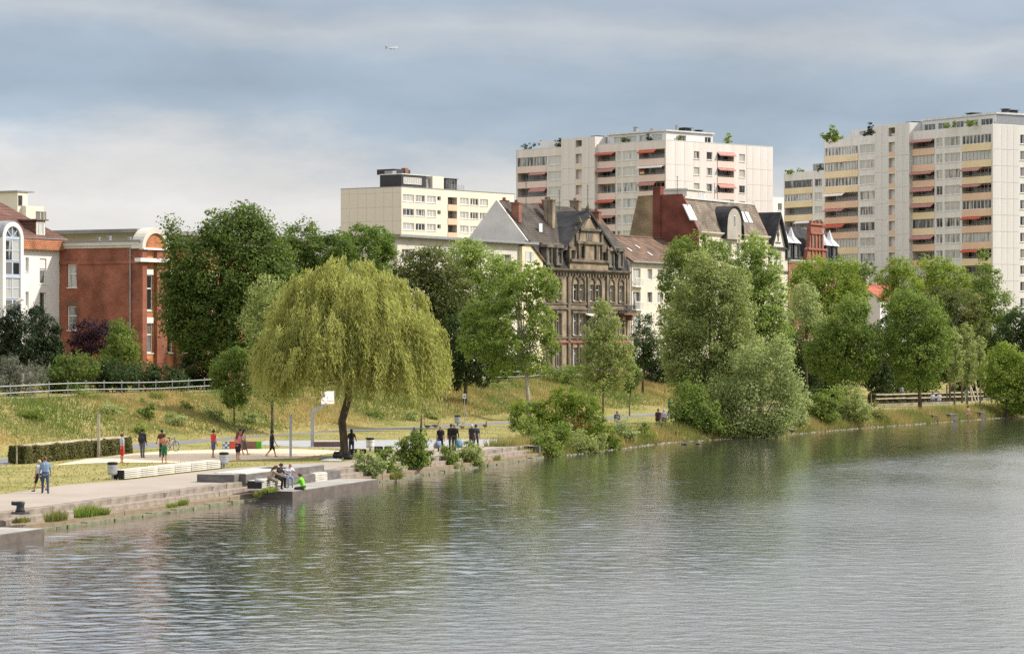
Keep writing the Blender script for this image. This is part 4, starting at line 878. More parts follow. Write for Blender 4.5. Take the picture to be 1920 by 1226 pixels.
def cream():
    t = street('cream_house', 'cream rendered house with brown tiled roof and white balcony rails', 25.35); Lx = 20.3; D = 10; ve = 14.0; vr = 17.4; u0 = 25.35
    U = lambda px: ST.u(px)-u0
    cols = [(1187, 1201, 2), (1214, 1223, 1), (1233, 1241, 1), (1251.5, 1259.5, 1), (1272, 1281, 1), (1292, 1301, 1)]
    rows = [ve-.9-2.95*k for k in range(5)]; hol = []
    for i, (a, b, n) in enumerate(cols):
        for v in rows: hol.append((U(a), U(b), v-(2.25 if i == 0 else 1.35), v, .3))
    wall(t, 'R', 0, 0, Lx, 0, ve, hol, M['cream_wall'])
    for i, (a, b, n) in enumerate(cols):
        for v in rows:
            h = 2.25 if i == 0 else 1.35; window(t, 'R', 0, U(a), v-h, U(b)-U(a), h, n, .2, 'white_paint', 'glass')
            if i == 0:
                mb = MB(); x = U(a)-.2
                while x < U(b)+.2: mb.box(x, x+.04, -.45, -.41, v-h, v-h+.95); x += .2
                mb.box(U(a)-.25, U(b)+.25, -.46, -.40, v-h+.95, v-h+1.02); mb.box(U(a)-.25, U(b)+.25, -.48, 0, v-h-.12, v-h-.03); mb.obj('balcony_rail', M['white_paint'], t)
    MB().poly([(-.05, -.5, ve-.05), (Lx+.05, -.5, ve-.05), (Lx+.05, D/2, vr), (-.05, D/2, vr)]).poly([(-.05, D+.4, ve-.05), (Lx+.05, D+.4, ve-.05), (Lx+.05, D/2, vr), (-.05, D/2, vr)]).obj('roof', M['brown_tile'], t)
    MB().tube([(-.05, D/2, vr+.02), (Lx, D/2, vr+.02)], .16, 6).obj('ridge', M['brown_tile'], t); MB().tube([(-.1, -.55, ve-.1), (Lx, -.55, ve-.1)], .1, 6).obj('gutter', M['grey_metal'], t)
    MB().ext([(-.02, 0, 0), (-.02, D, 0), (-.02, D, ve), (-.02, D/2, vr-.05), (-.02, 0, ve)], (.1, 0, 0)).ext([(Lx, 0, 0), (Lx, D, 0), (Lx, D, ve), (Lx, D/2, vr-.05), (Lx, 0, ve)], (-.1, 0, 0)).obj('gable_wall', M['cream_wall'], t)
    MB().tube([(.18, -.14, 0), (.18, -.14, ve-.1)], .07, 6).obj('downpipe', M['grey_metal'], t)
    for x, y in ((3.5, 1.6), (7.5, 2.4), (8, .9)): z = ve+(vr-ve)*(y+.5)/(D/2+.5); MB().ext([(x, y, z+.05), (x+.5, y, z+.05), (x+.5, y+.6, z+.05+.6*.6), (x, y+.6, z+.05+.6*.6)], (0, 0, .06)).obj('skylight', M['skylight'], t)
    return t
cream()
def mansard():
    t = street('mansard_house', 'tall house with dark red party wall and tiled mansard roof with skylights', 46); Lx = 23; u0 = 46; U = lambda px: ST.u(px)-u0
    prof = [(0, 18.3), (2.3, 23.0), (8.8, 22.9), (10, 18.2)]
    MB().ext([(0, 0, 0), (0, 6.1, 0), (0, 6.1, 23.3), (0, 2.3, 23.35), (0, 0-.1, 18.4)], (-.3, 0, 0)).obj('party_wall', M['party_red'], t)
    MB().ext([(-.02, 6.11, 0), (-.02, 10, 0), (-.02, 10, 18.2), (-.02, 8.8, 23.2), (-.02, 6.11, 23.3)], (-.26, 0, 0)).obj('party_wall', M['yellow_brick'], t)
    MB().box(-.45, .6, 5.4, 6.5, 15, 24.2).box(-.5, .65, 5.35, 6.55, 24.2, 24.4).obj('chimney', M['party_red'], t)
    MB().poly([(0, -.1, 18.3), (Lx, -.1, 18.3), (Lx, 2.3, 23.0), (0, 2.3, 23.0)]).poly([(0, 10.1, 18.3), (Lx, 10.1, 18.3), (Lx, 8.8, 23.0), (0, 8.8, 23.0)]).obj('mansard', M['mansard_tile'], t)
    MB().box(0, Lx, 2.3, 8.8, 22.85, 22.98).obj('roof', M['flat_roof'], t); MB().box(0, Lx*.62, 1.95, 2.6, 22.75, 23.06).obj('flashing', M['flashing'], t); MB().box(Lx*.62, Lx, 2.1, 2.5, 22.8, 23.03).obj('flashing', M['flashing'], t)
    hol = [(1.2+2.7*i, 2.5+2.7*i, v, v+2.0, .3) for i in range(8) for v in (15.2, 11.6, 8.0, 4.4)]
    wall(t, 'R', 0, 0, Lx, 0, 18.3, hol, M['cream_wall'])
    for h in hol: window(t, 'R', 0, h[0], h[2], h[1]-h[0], h[3]-h[2], 2, .2, 'white_paint', 'glass_dark')
    cornice(t, -.05, Lx, 17.9, 'cream_wall')
    MB().ext([(Lx, 0, 0), (Lx, 10, 0), (Lx, 10, 18.2), (Lx, 8.8, 23.1), (Lx, 2.3, 23.1), (Lx, 0, 18.3)], (.28, 0, 0)).obj('party_wall', M['chimney_brick'], t)
    def onslope(x0, x1, a, b, name, m, th=.08):
        y = lambda k: -.1+2.4*k; z = lambda k: 18.3+4.7*k
        return MB().ext([(x0, y(a), z(a)), (x1, y(a), z(a)), (x1, y(b), z(b)), (x0, y(b), z(b))], (0, -th*.9, th*.45)).obj(name, M[m], t)
    for px0, px1 in ((1302, 1315), (1378, 1389), (1397, 1403), (1406, 1412), (1415, 1421)):
        a, b = (.33, .75) if px0 < 1390 else (.4, .7)
        x0, x1 = U(px0), U(px1); x0, x1 = x0, max(x1, x0+.9); f = onslope(x0, x1, a, b, 'skylight', 'skylight', .12); onslope(x0-.1, x1+.1, a-.02, b+.02, 'skylight_frame', 'grey_metal', .06)
    # round-topped dormer: barrel roof of slate, rendered face with a slit window
    x0, x1 = U(1357), U(1383); xm = (x0+x1)/2; r = (x1-x0)/2; z0 = 17.6; zs = 19.6; n = 14
    arc = [(xm+r*math.cos(math.pi*i/n), zs+r*.95*math.sin(math.pi*i/n)) for i in range(n+1)]
    MB().ext([(x1, -.55, z0)]+[(a, -.55, b) for a, b in arc]+[(x0, -.55, z0)], (0, .4, 0)).obj('dormer_face', M['brownstone_pale'], t)
    mb = MB(); R_ = 1.16
    arc2 = [(x1+r*.35, z0)]+[(xm+r*R_*math.cos(math.pi*i/n), zs+r*1.1*math.sin(math.pi*i/n)) for i in range(n+1)]+[(x0-r*.35, z0)]
    for i in range(len(arc2)-1): (a, b), (c, d) = arc2[i], arc2[i+1]; mb.poly([(a, -.75, b), (c, -.75, d), (c, 3.2, d), (a, 3.2, b)])
    for i in range(1, n+1):
        a, b = arc2[i], arc2[i+1]; c, d = arc[i-1], arc[i]; mb.poly([(a[0], -.75, a[1]), (b[0], -.75, b[1]), (d[0], -.56, d[1]), (c[0], -.56, c[1])])
    mb.obj('dormer_roof', M['slate'], t); window(t, 'R', -.55, xm-.35, 19.2, .7, 1.6, 1, -.03, 'white_paint', 'glass_dark', .07, sill=False)
    antenna(t, 4, 5, 23, 3); antenna(t, 16, 5, 23, 2.6)
    MB().box(7, 13, 5.0, 8.5, 22.98, 24.3).box(6.8, 13.2, 4.8, 8.6, 24.3, 24.5).obj('roof_room', M['grey_wall'], t); window(t, 'R', 5.0, 10.8, 23.1, 1.6, 1.0, 2, -.03, 'white_paint', 'glass_light', sill=False)
    return t
mansard()
def black_gable():
    u0 = 69.35; t = street('gabled_house', 'narrow grey house with a black roofed pointed gable', u0); Lx = 6.6; xm = Lx/2-.2; hw = 2.75; vb, va = 17.2, 21.4
    hol = [(xm-1.3, xm-.35, 14.4, 16.3, .3), (xm+.25, xm+1.2, 14.4, 16.3, .3)]+[(xm-1.3, xm-.35, 10.6, 12.6, .3), (xm+.25, xm+1.2, 10.6, 12.6, .3)]
    wall(t, 'R', 0, 0, Lx, 0, vb, hol, M['grey_wall'])
    for h in hol: window(t, 'R', 0, h[0], h[2], h[1]-h[0], h[3]-h[2], 2, .15, 'white_paint', 'glass_light')
    MB().ext([(xm-hw, 0, vb), (xm+hw, 0, vb), (xm, 0, va)], (0, .3, 0)).obj('gable_face', M['gable_white'], t)
    MB().ext([(xm-hw-.35, -.5, vb-.2), (xm-hw+.05, -.5, vb-.2), (xm, -.5, va), (xm, -.5, va+.5)], (0, 8, 0)).ext([(xm+hw+.35, -.5, vb-.2), (xm+hw-.05, -.5, vb-.2), (xm+.001, -.5, va), (xm+.001, -.5, va+.5)], (0, 8, 0)).obj('roof', M['slate'], t)
    orn = MB(); orn.box(xm-.08, xm+.08, -.12, -.002, vb+.6, va-.8); orn.ball((xm, -.06, vb+1.6), (.4, .1, .4), 10, 6); orn.box(xm-.9, xm+.9, -.1, -.004, vb+.35, vb+.5); orn.obj('ornament', M['sandstone_trim'], t)
    MB().box(-.1, Lx+.1, -.3, 0, vb-.5, vb-.2).box(-.1, Lx+.1, -.2, 0, 13.4, 13.7).obj('cornice', M['black_clad'], t); MB().box(0, Lx, .3, 9, 0, 16).obj('core', M['grey_wall'], t)
    return t
black_gable()
def turret():
    u0 = 76.2; t = street('red_gable_house', 'house with a red sandstone stepped gable and silver pointed dormers', u0); U = lambda px: ST.u(px)-u0; Lx = 21; vb = 15.2
    hol = [(1+2.5*i, 2.2+2.5*i, v, v+2, .3) for i in range(8) for v in (12, 8, 4)]
    wall(t, 'R', 0, 0, Lx, 0, vb, hol, M['redstone'])
    for h in hol: window(t, 'R', 0, h[0], h[2], h[1]-h[0], h[3]-h[2], 2, .2, 'white_paint', 'glass_dark')
    cornice(t, -.1, Lx+.1, vb-.35, 'flashing'); vr = 20.2
    MB().poly([(0, -.1, vb), (Lx, -.1, vb), (Lx, 3.0, vr), (0, 3.0, vr)]).poly([(0, 10, vb), (Lx, 10, vb), (Lx, 7.0, vr), (0, 7.0, vr)]).poly([(0, 3, vr), (Lx, 3, vr), (Lx, 7, vr), (0, 7, vr)]).poly([(0, -.1, vb), (0, 3, vr), (0, 7, vr), (0, 10, vb)]).poly([(Lx, -.1, vb), (Lx, 3, vr), (Lx, 7, vr), (Lx, 10, vb)]).obj('roof', M['slate'], t)
    MB().box(0, Lx, 9.9, 10, 0, vb).box(0, .1, 0, 9.9, 0, vb).box(Lx-.1, Lx, 0, 9.9, 0, vb).obj('back_wall', M['redstone'], t)
    c0, c1 = U(1508), U(1546); xm = (c0+c1)/2; hw = (c1-c0)/2
    g = [(xm-hw, vb), (xm+hw, vb), (xm+hw*.85, 17), (xm+hw*.7, 17.3), (xm+hw*.6, 19.4), (xm+hw*.6, 20.6), (xm-hw*.6, 20.6), (xm-hw*.6, 19.4), (xm-hw*.7, 17.3), (xm-hw*.85, 17)]
    MB().ext([(a, -.35, b) for a, b in g], (0, .6, 0)).obj('front_gable', M['redstone'], t)
    tr = MB()
    for v, k in ((16.9, .9), (19.2, .66), (20.5, .68)): tr.box(xm-hw*k-.1, xm+hw*k+.1, -.6, -.352, v, v+.28)
    for k in (-.5, -.17, .17, .5): tr.box(xm+hw*k-.15, xm+hw*k+.15, -.52, -.353, vb, 19.2)
    for k in (-.55, -.18, .18, .55): tr.box(xm+hw*k-.18, xm+hw*k+.18, -.5, -.1, 20.6, 21.1)
    tr.obj('gable_trim', M['redstone'], t)
    for x in (xm-hw*.42, xm+hw*.10): window(t, 'R', -.35, x, 17.3, hw*.3, 1.7, 1, -.03, 'brownstone', 'glass_dark', .1, sill=False)
    for px in (1477.5, 1490.5, 1549.5, 1562.5):
        x = U(px); d = MB(); d.box(x-.95, x-.7, -.3, 2.2, vb+.2, vb+2.5); d.box(x+.7, x+.95, -.3, 2.2, vb+.2, vb+2.5); d.box(x-.7, x+.7, -.25, 2.2, vb+.2, vb+.5); d.box(x-.95, x+.95, -.3, 2.2, vb+2.2, vb+2.5); d.obj('dormer', M['black_clad'], t)
        window(t, 'R', -.2, x-.7, vb+.5, 1.4, 1.7, 2, .05, 'grey_metal', 'glass_dark', sill=False)
        z = vb+2.5; MB().add([(x-1.15, -.55, z), (x+1.15, -.55, z), (x+1.15, 1.7, z), (x-1.15, 1.7, z), (x-.4, .2, z+1.0), (x+.4, .2, z+1.0), (x+.4, 1.0, z+1.0), (x-.4, 1.0, z+1.0), (x, .6, z+2.4)], [(0, 1, 5, 4), (1, 2, 6, 5), (2, 3, 7, 6), (3, 0, 4, 7), (4, 5, 8), (5, 6, 8), (6, 7, 8), (7, 4, 8)]).obj('dormer_roof', M['silver_roof'], t)
    return t
turret()
def small_red():
    fr = Frame(1650, 430, 60); t = fr.empty('red_roof_house', 'small white house with a bright red tiled roof among the trees', 'building'); ve = fr.zu(1660, 560); vr = fr.zu(1630, 532)
    wall(t, 'R', 0, 0, 12, 0, ve, [(1, 2.2, ve-2.4, ve-1, .25), (4, 5.2, ve-2.4, ve-1, .25)], M['white_wall'])
    for x in (1, 4): window(t, 'R', 0, x, ve-2.4, 1.2, 1.4, 2)
    MB().poly([(-.3, -.4, ve-.1), (12, -.4, ve-.1), (12, 3.2, vr), (-.3, 3.2, vr)]).poly([(-.3, 6.8, ve-.1), (12, 6.8, ve-.1), (12, 3.2, vr), (-.3, 3.2, vr)]).obj('roof', M['red_tile'], t)
    MB().ext([(0, 0, 0), (0, 6.4, 0), (0, 6.4, ve), (0, 3.2, vr-.15), (0, 0, ve)], (.2, 0, 0)).obj('gable_wall', M['white_wall'], t); MB().tube([(-.3, 3.2, vr), (12, 3.2, vr)], .13, 6).obj('ridge', M['red_tile'], t)
    chimney(t, 2, 3.2, vr-.3, vr+1.0, .3, .3, 'white_wall')
small_red()
def brick_house():
    u0 = ST.u(262); x, y = S(u0); t = street('brick_building', 'red brick building with an arched white trimmed front bay', u0); Lx = 26; D = 12
    Wd = (x-(-848/F)*y)/(ST.s+(-848/F)*ST.c); vr = sv(u0, 452)
    wpx = [((143.5-960)/F, (126-960)/F)]; wl = lambda px: (x-((px-960)/F)*y)/(ST.s+((px-960)/F)*ST.c)
    a, b = wl(144), wl(126); yy = y+ST.c*(a+b)/2; zz = lambda py: H+(HY-py)*yy/F-GZ
    hol = [(a, b, zz(539), zz(496), .3), (a, b, zz(619), zz(574), .3)]
    wall(t, 'L', 0, 0, D, 0, vr-.6, hol, M['red_brick'])
    for h in hol:
        window(t, 'L', 0, a, h[2], b-a, h[3]-h[2], 1, .18, 'white_paint', 'glass_light', .09, .6)
        put(t, 'lintel', lambda: MB().box(-.1, b-a+.1, -.03, 0, 0, .45), 'lintel', 'brownstone', 'L', 0, a, h[3]+.02, b-a)
    MB().box(-.1, .0, -.0, D, vr-2.1, vr-1.75).obj('brick_course', M['red_brick'], t)
    MB().box(-.12, .02, 0, D, vr-.6, vr-.35).box(-.25, .02, -.1, D, vr-.35, vr-.05).obj('eaves_trim', M['grey_wall'], t); MB().tube([(-.12, 1.0, 0), (-.12, 1.0, vr-.6)], .07, 6).obj('downpipe', M['grey_metal'], t); MB().box(-.3, Lx, -.25, D, vr-.05, vr+.12).obj('roof', M['flat_roof'], t)
    fx = lambda px: ST.u(px)-u0
    cols = [(fx(272), fx(287)), (fx(311), fx(324)), (fx(337), fx(350))]+[(8.5+2.9*i, 9.9+2.9*i) for i in range(6)]
    rows = [(sv(u0, 662), sv(u0, 606)), (sv(u0, 582), sv(u0, 515))]
    hol = [(q[0], q[1], c, d, .3) for q in cols for c, d in rows]
    wall(t, 'R', 0, 0, Lx, 0, vr-.6, hol, M['orange_brick'])
    for q in cols:
        for c, d in rows:
            window(t, 'R', 0, q[0], c, q[1]-q[0], d-c, 1, .16, 'white_paint', 'glass_dark', .10, .62); MB().box(q[0]-.05, q[1]+.05, -.05, 0, d+.02, d+.55).obj('lintel', M['white_render'], t)
    for p0, p1 in ((259.5, 270), (289, 308), (325, 335), (352, 365)): MB().box(max(-.02, fx(p0)), fx(p1), -.35, 0, 0, vr-.6).obj('pier', M['red_brick'], t)
    # arched top of the front bay
    e0, e1 = -.1, fx(308)+.1; xm = (e0+e1)/2; r = (e1-e0)/2; n = 16; zb = sv(u0, 466); arc = lambda k, s=1.0: [(xm+r*k*math.cos(math.pi*i/n), zb+r*k*s*math.sin(math.pi*i/n)) for i in range(n+1)]
    MB().ext([(a_, -.3, b_) for a_, b_ in arc(.86, .85)], (0, .5, 0)).obj('arch_panel', M['orange_brick'], t)
    mb = MB(); A, B_ = arc(1.08, .9), arc(.84, .85)
    for i in range(n):
        mb.ext([(A[i][0], -.5, A[i][1]), (A[i+1][0], -.5, A[i+1][1]), (B_[i+1][0], -.5, B_[i+1][1]), (B_[i][0], -.5, B_[i][1])], (0, 1.3, 0))
    mb.obj('arch_trim', M['grey_wall'], t)
    MB().box(e0-.7, e1+.7, -.7, .0, zb-1.25, zb-.9).box(e0, e1, -.55, 0, zb-.1, zb+.08).obj('bay_cornice', M['white_render'], t)
    MB().box(Lx-.1, Lx, 0, D, 0, vr-.6).box(0, Lx-.1, D-.1, D, 0, vr-.6).obj('back_wall', M['red_brick'], t)
    roof_bits(t, [(2, 5, vr+.1, .15, .35, 'grey_metal'), (3, 7, vr+.1, .12, .3, 'grey_metal'), (2.5, 3, vr+.1, .12, .25, 'grey_metal')])
    return u0, x, y, Wd, wl
BU, BX, BY, BW, bwl = brick_house()
def grey_office():
    fr = Frame(258, 305, 61.5); t = fr.empty('grey_building', 'grey flat roofed building top behind the brick building', 'building'); v = fr.zu(258, 437)
    MB().box(-1.5, 45, -1, 14, v, v+.4).obj('roof', M['flat_roof'], t); wall(t, 'R', 0, 0, 44, 0, v, [(2+4*i, 5+4*i, v-2.6, v-.7, .3) for i in range(10)], M['grey_wall'])
    for i in range(10): window(t, 'R', 0, 2+4*i, v-2.6, 3, 1.9, 3, .15, 'grey_metal', 'glass_dark')
    wall(t, 'L', 0, 0, 13, 0, v, [], M['grey_wall'], 'side_wall')
grey_office()
def white_house():
    k = (112-960)/F; w = BW; x0, y0 = BX-ST.s*w, BY+ST.c*w
    t = thing('white_house', 'white house with a tall arched glazed bay and brown tiled roof at the left edge', 'building', (x0, y0, GZ), ST.a)
    fx = lambda px: (((px-960)/F)*y0-x0)/(ST.c-((px-960)/F)*ST.s); zz = lambda px, py: H+(HY-py)*(y0+fx(px)*ST.s)/F-GZ
    L0 = -19.0; ve = zz(112, 470); vb = zz(112, 450)
    c1, c2 = (fx(74.5), fx(87)), (fx(48), fx(54))
    rows = [(zz(80, 532), zz(80, 485)), (zz(80, 596), zz(80, 548))]; r2 = [(zz(51, 510), zz(51, 483)), (zz(51, 574), zz(51, 547))]
    hol = [(c1[0], c1[1], a, b, .3) for a, b in rows]+[(c2[0], c2[1], a, b, .3) for a, b in r2]
    wall(t, 'R', 0, L0, 0, 0, ve, hol, M['white_wall'])
    for i, (a, b) in enumerate(rows): window(t, 'R', 0, c1[0], a, c1[1]-c1[0], b-a, 1, .2, 'white_paint', 'glass_dark', .09, .55 if i == 0 else None)
    MB().box(c1[0]+.06, c1[1]-.06, .10, .14, rows[0][1]-.95, rows[0][1]-.03).obj('roller_blind', M['white_render'], t)
    for a, b in r2: window(t, 'R', 0, c2[0], a, c2[1]-c2[0], b-a, 1, .2, 'white_paint', 'glass')
    MB().box(L0, .35, -.55, .3, ve, vb).obj('shingle_band', M['orange_shingle'], t); MB().box(L0, .40, -.62, .3, vb, vb+.08).obj('gutter', M['grey_metal'], t)
    D = 12; vr = vb+4.6
    MB().poly([(L0, -.6, vb+.08), (.4, -.6, vb+.08), (-4.4, D/2, vr), (L0, D/2, vr)]).poly([(.4, -.6, vb+.08), (.4, D, vb+.08), (-4.4, D/2, vr)]).poly([(L0, D, vb+.08), (.4, D, vb+.08), (-4.4, D/2, vr), (L0, D/2, vr)]).obj('roof', M['house_tile'], t)
    MB().box(-.1, 0, 0, D, 0, vb).box(L0, -.1, D-.1, D, 0, vb).obj('side_wall', M['white_wall'], t)
    # dormer
    d0, d1 = fx(66), fx(82); z0, z1 = zz(75, 443), zz(75, 414)
    MB().box(d0-.12, d1+.12, -.1, 4, z0-.3, z1).obj('dormer', M['house_tile'], t); MB().box(d0-.25, d1+.3, -.35, 4, z1, z1+.14).obj('dormer_roof', M['brownstone'], t); window(t, 'R', -.1, d0, z0, d1-d0, z1-z0-.1, 1, -.04, 'white_paint', 'glass_light', .14, sill=False)
    # glazed bay with a barrel top
    b0, b1 = fx(-22), fx(17); xm = (b0+b1)/2; r = (b1-b0)/2; zs = zz(0, 447); n = 16; o = -1.7
    arc = [(xm+r*math.cos(math.pi*i/n), zs+r*.98*math.sin(math.pi*i/n)) for i in range(n+1)]; ri = r-.42
    mb = MB(); arci = [(xm+ri*math.cos(math.pi*i/n), zs+ri*.98*math.sin(math.pi*i/n)) for i in range(n+1)]
    for i in range(n): mb.ext([(arc[i][0], o, arc[i][1]), (arc[i+1][0], o, arc[i+1][1]), (arci[i+1][0], o, arci[i+1][1]), (arci[i][0], o, arci[i][1])], (0, .4, 0))
    mb.box(b0, b0+.42, o, o+.4, 0, zs).box(b1-.42, b1, o, o+.4, 0, zs); mb.obj('bay_frame', M['white_wall'], t)
    MB().box(b0, b0+.2, o+.401, 0, 0, zs).box(b1-.2, b1, o+.401, 0, 0, zs).obj('bay_side', M['white_wall'], t)
    rf = MB()
    for i in range(n): rf.ext([(arc[i][0], o+.1, arc[i][1]+.02), (arc[i+1][0], o+.1, arc[i+1][1]+.02), (arc[i+1][0], o+.1, arc[i+1][1]+.1), (arc[i][0], o+.1, arc[i][1]+.1)], (0, 5, 0))
    rf.obj('bay_roof', M['grey_metal'], t)
    gp = [(xm+ri*math.cos(math.pi*i/n), o+.22, zs+ri*.98*math.sin(math.pi*i/n)) for i in range(n+1)]
    MB().poly(gp).obj('pane', M['glass_dark'], t)
    fan = MB()
    for an in (45, 90, 135): fan.bar((xm, o+.16, zs), (xm+ri*math.cos(R(an)), o+.16, zs+ri*math.sin(R(an))), .11, .08)
    fan.box(b0+.42, b1-.42, o+.1, o+.24, zs-.12, zs+.12); fan.obj('fan_window', M['blue_frame'], t)
    fl = (zs-.12-.15)/4; z = zs-.12; w_ = (b1-b0-.84)
    for kf in range(4):
        z0 = z-3.45
        for c in range(2):
            window(t, 'R', o, b0+.42+c*w_/2, z0+1.45, w_/2, 1.95, 1, .12, 'blue_frame', 'glass', .09, .5, sill=False); window(t, 'R', o, b0+.42+c*w_/2, z0+.15, w_/2, 1.25, 1, .12, 'blue_frame', 'glass_dark', .09, sill=False)
        MB().box(b0+.42, b1-.42, o+.05, o+.3, z0-.1, z0+.14).obj('bay_band', M['blue_frame'], t); z = z0
    return t
white_house()

# ------------------------------------------------------------------ trees and shrubs
def leaf_quads(pos, nrm, size, aspect, rng, axis=None):
    """rhombic leaves: centre, facing, length; returns verts, quads"""
    n = len(pos); nrm = nrm/np.maximum(np.linalg.norm(nrm, axis=1, keepdims=True), 1e-6)
    a = rng.normal(size=(n, 3)) if axis is None else axis
    a = a-nrm*np.sum(a*nrm, 1, keepdims=True); a /= np.maximum(np.linalg.norm(a, axis=1, keepdims=True), 1e-6)
    b = np.cross(nrm, a); L = (size*(.65+.7*rng.rand(n)))[:, None]*.5 if np.ndim(size) else size*(.65+.7*rng.rand(n, 1))*.5
    Wd = L*aspect
    v = np.stack([pos-a*L, pos+b*Wd-a*L*.1+nrm*L*.12, pos+a*L, pos-b*Wd-a*L*.1+nrm*L*.12], 1).reshape(-1, 3)
    return v, np.arange(n*4).reshape(n, 4)
def crown(name, lobes, leaf, cov, rng, m, parent, aspect=.55, clump=.55, hollow=.5, up=.35, droop=0.0, flat=.8, per=26):
    lobes = np.array(lobes, float); w = lobes[:, 3]*lobes[:, 5]; area = math.pi*w.sum()
    n = int(COV*cov*area/(leaf*leaf*aspect*.5)); nc = max(6, n//per)
    li = rng.choice(len(lobes), nc, p=w/w.sum()); d = rng.normal(size=(nc, 3)); d /= np.linalg.norm(d, axis=1, keepdims=True)
    rr_ = hollow+(1.02-hollow)*rng.rand(nc, 1)**.6; rr_ *= 1+.10*rng.randn(nc, 1)*(rng.rand(nc, 1) < .3)
    C = lobes[li, :3]+d*rr_*lobes[li, 3:6]
    cr_ = clump*(.5+1.0*rng.rand(nc)); ct = rng.rand(nc)
    ci = np.repeat(np.arange(nc), per); e = rng.normal(size=(len(ci), 3)); e /= np.linalg.norm(e, axis=1, keepdims=True)
    p = C[ci]+e*(rng.rand(len(ci), 1)**.45)*cr_[ci][:, None]*np.array([1, 1, flat])
    nr = e*.5+d[ci]*.55+rng.normal(size=(len(ci), 3))*.55+np.array([0, 0, up])
    ax = None
    if droop: ax = rng.normal(size=(len(ci), 3))*(1-droop)+np.array([0, 0, -1.0])*droop*1.5
    v, q = leaf_quads(p, nr, leaf, aspect, rng, ax)
    tint = np.clip(.10+.6*ct[ci]+.5*(rng.rand(len(ci))-.35), 0, 1)
    return link('crown' if name is None else name, np_mesh('crown', v, q, tint), m, parent)
COV = 1.55
_seed = [100]
def veg(name, label, cat, Y, base, lobes, m, leaf=.24, cov=2.6, tr=0, bark='bark', limbs=5, group=None, depth=1.0, lean=0, z=None, aspect=.55, clump=.55, hollow=.5, droop=0.0, stems=0, per=26, up=.35, split=.45):
    _seed[0] += 1; rng = np.random.RandomState(_seed[0]); k = Y/F
    bx = (base-960)*k; bz = gz(bx, Y) if z is None else z
    t = thing(name, label, cat, (bx, Y, bz), 0, group); L3 = []
    for i, lo in enumerate(lobes):
        px, py, rx, ry = lo[:4]; dy = lo[4] if len(lo) > 4 else (rng.rand()-.5)*rx*k*.8*depth
        c = P(px, py, Y); L3.append((c.x-bx, dy, c.z-bz, rx*k, rx*k*depth, ry*k))
    if stems and name not in ('rusty_bush', 'silver_bush'):
        x0 = min(l[0]-l[3] for l in L3); x1 = max(l[0]+l[3] for l in L3); zt_ = max(l[2] for l in L3)
        L3.append(((x0+x1)/2*.8, 0, zt_*.3, (x1-x0)*.36, (x1-x0)*.3, max(.25, zt_*.36)))
    crown(None, L3, leaf, cov, rng, M[m], t, aspect, clump, hollow, up, droop, per=per)
    top = max(l[2]+l[5]*.5 for l in L3); low = min(l[2]-l[5] for l in L3)
    mb = MB()
    if tr:
        cx = sum(l[0]*l[3] for l in L3)/sum(l[3] for l in L3); zt = top*.9
        pts = []; n = 7
        for i in range(n):
            f = i/(n-1); pts.append((cx*f**1.5+.06*math.sin(f*5+_seed[0])*tr*6, lean*f, zt*f-.15*(i == 0)))
        mb.tube(pts, [tr*(1.25 if i == 0 else 1-.85*i/(n-1)) for i in range(n)], 9)
        fork = max(.8, min(low+1.5, zt*split))
        for j in range(limbs):
            l = L3[rng.randint(len(L3))]; f = fork/zt+(.55-fork/zt*.5)*rng.rand()*.8; s = Vector(pts[0]).lerp(Vector(pts[-1]), f); s.x = cx*f**1.5
            e = Vector((l[0]+l[3]*.6*rng.uniform(-1, 1), l[1]+l[4]*.6*rng.uniform(-1, 1), l[2]+l[5]*.6*rng.uniform(-.3, 1)))
            if e.z < s.z+.3: e.z = s.z+.3+rng.rand()
            mid = s.lerp(e, .5)+Vector((0, 0, .12*(e-s).length)); r0 = tr*.5*(1-f*.5); mb.tube([s, mid, e], [r0, r0*.6, .02], 6)
    for j in range(stems):
        l = L3[j % len(L3)]; mb.tube([(l[0]*.3+rng.uniform(-.2, .2), l[1]*.3, -.1), (l[0]*.8, l[1]*.8, l[2]*.5), (l[0]+l[3]*.5*rng.uniform(-1, 1), l[1], l[2]+l[5]*.5)], [.05, .035, .012], 5)
    if mb.v: mb.obj('trunk' if tr else 'stem', M[bark], t, smooth=True)
    return t
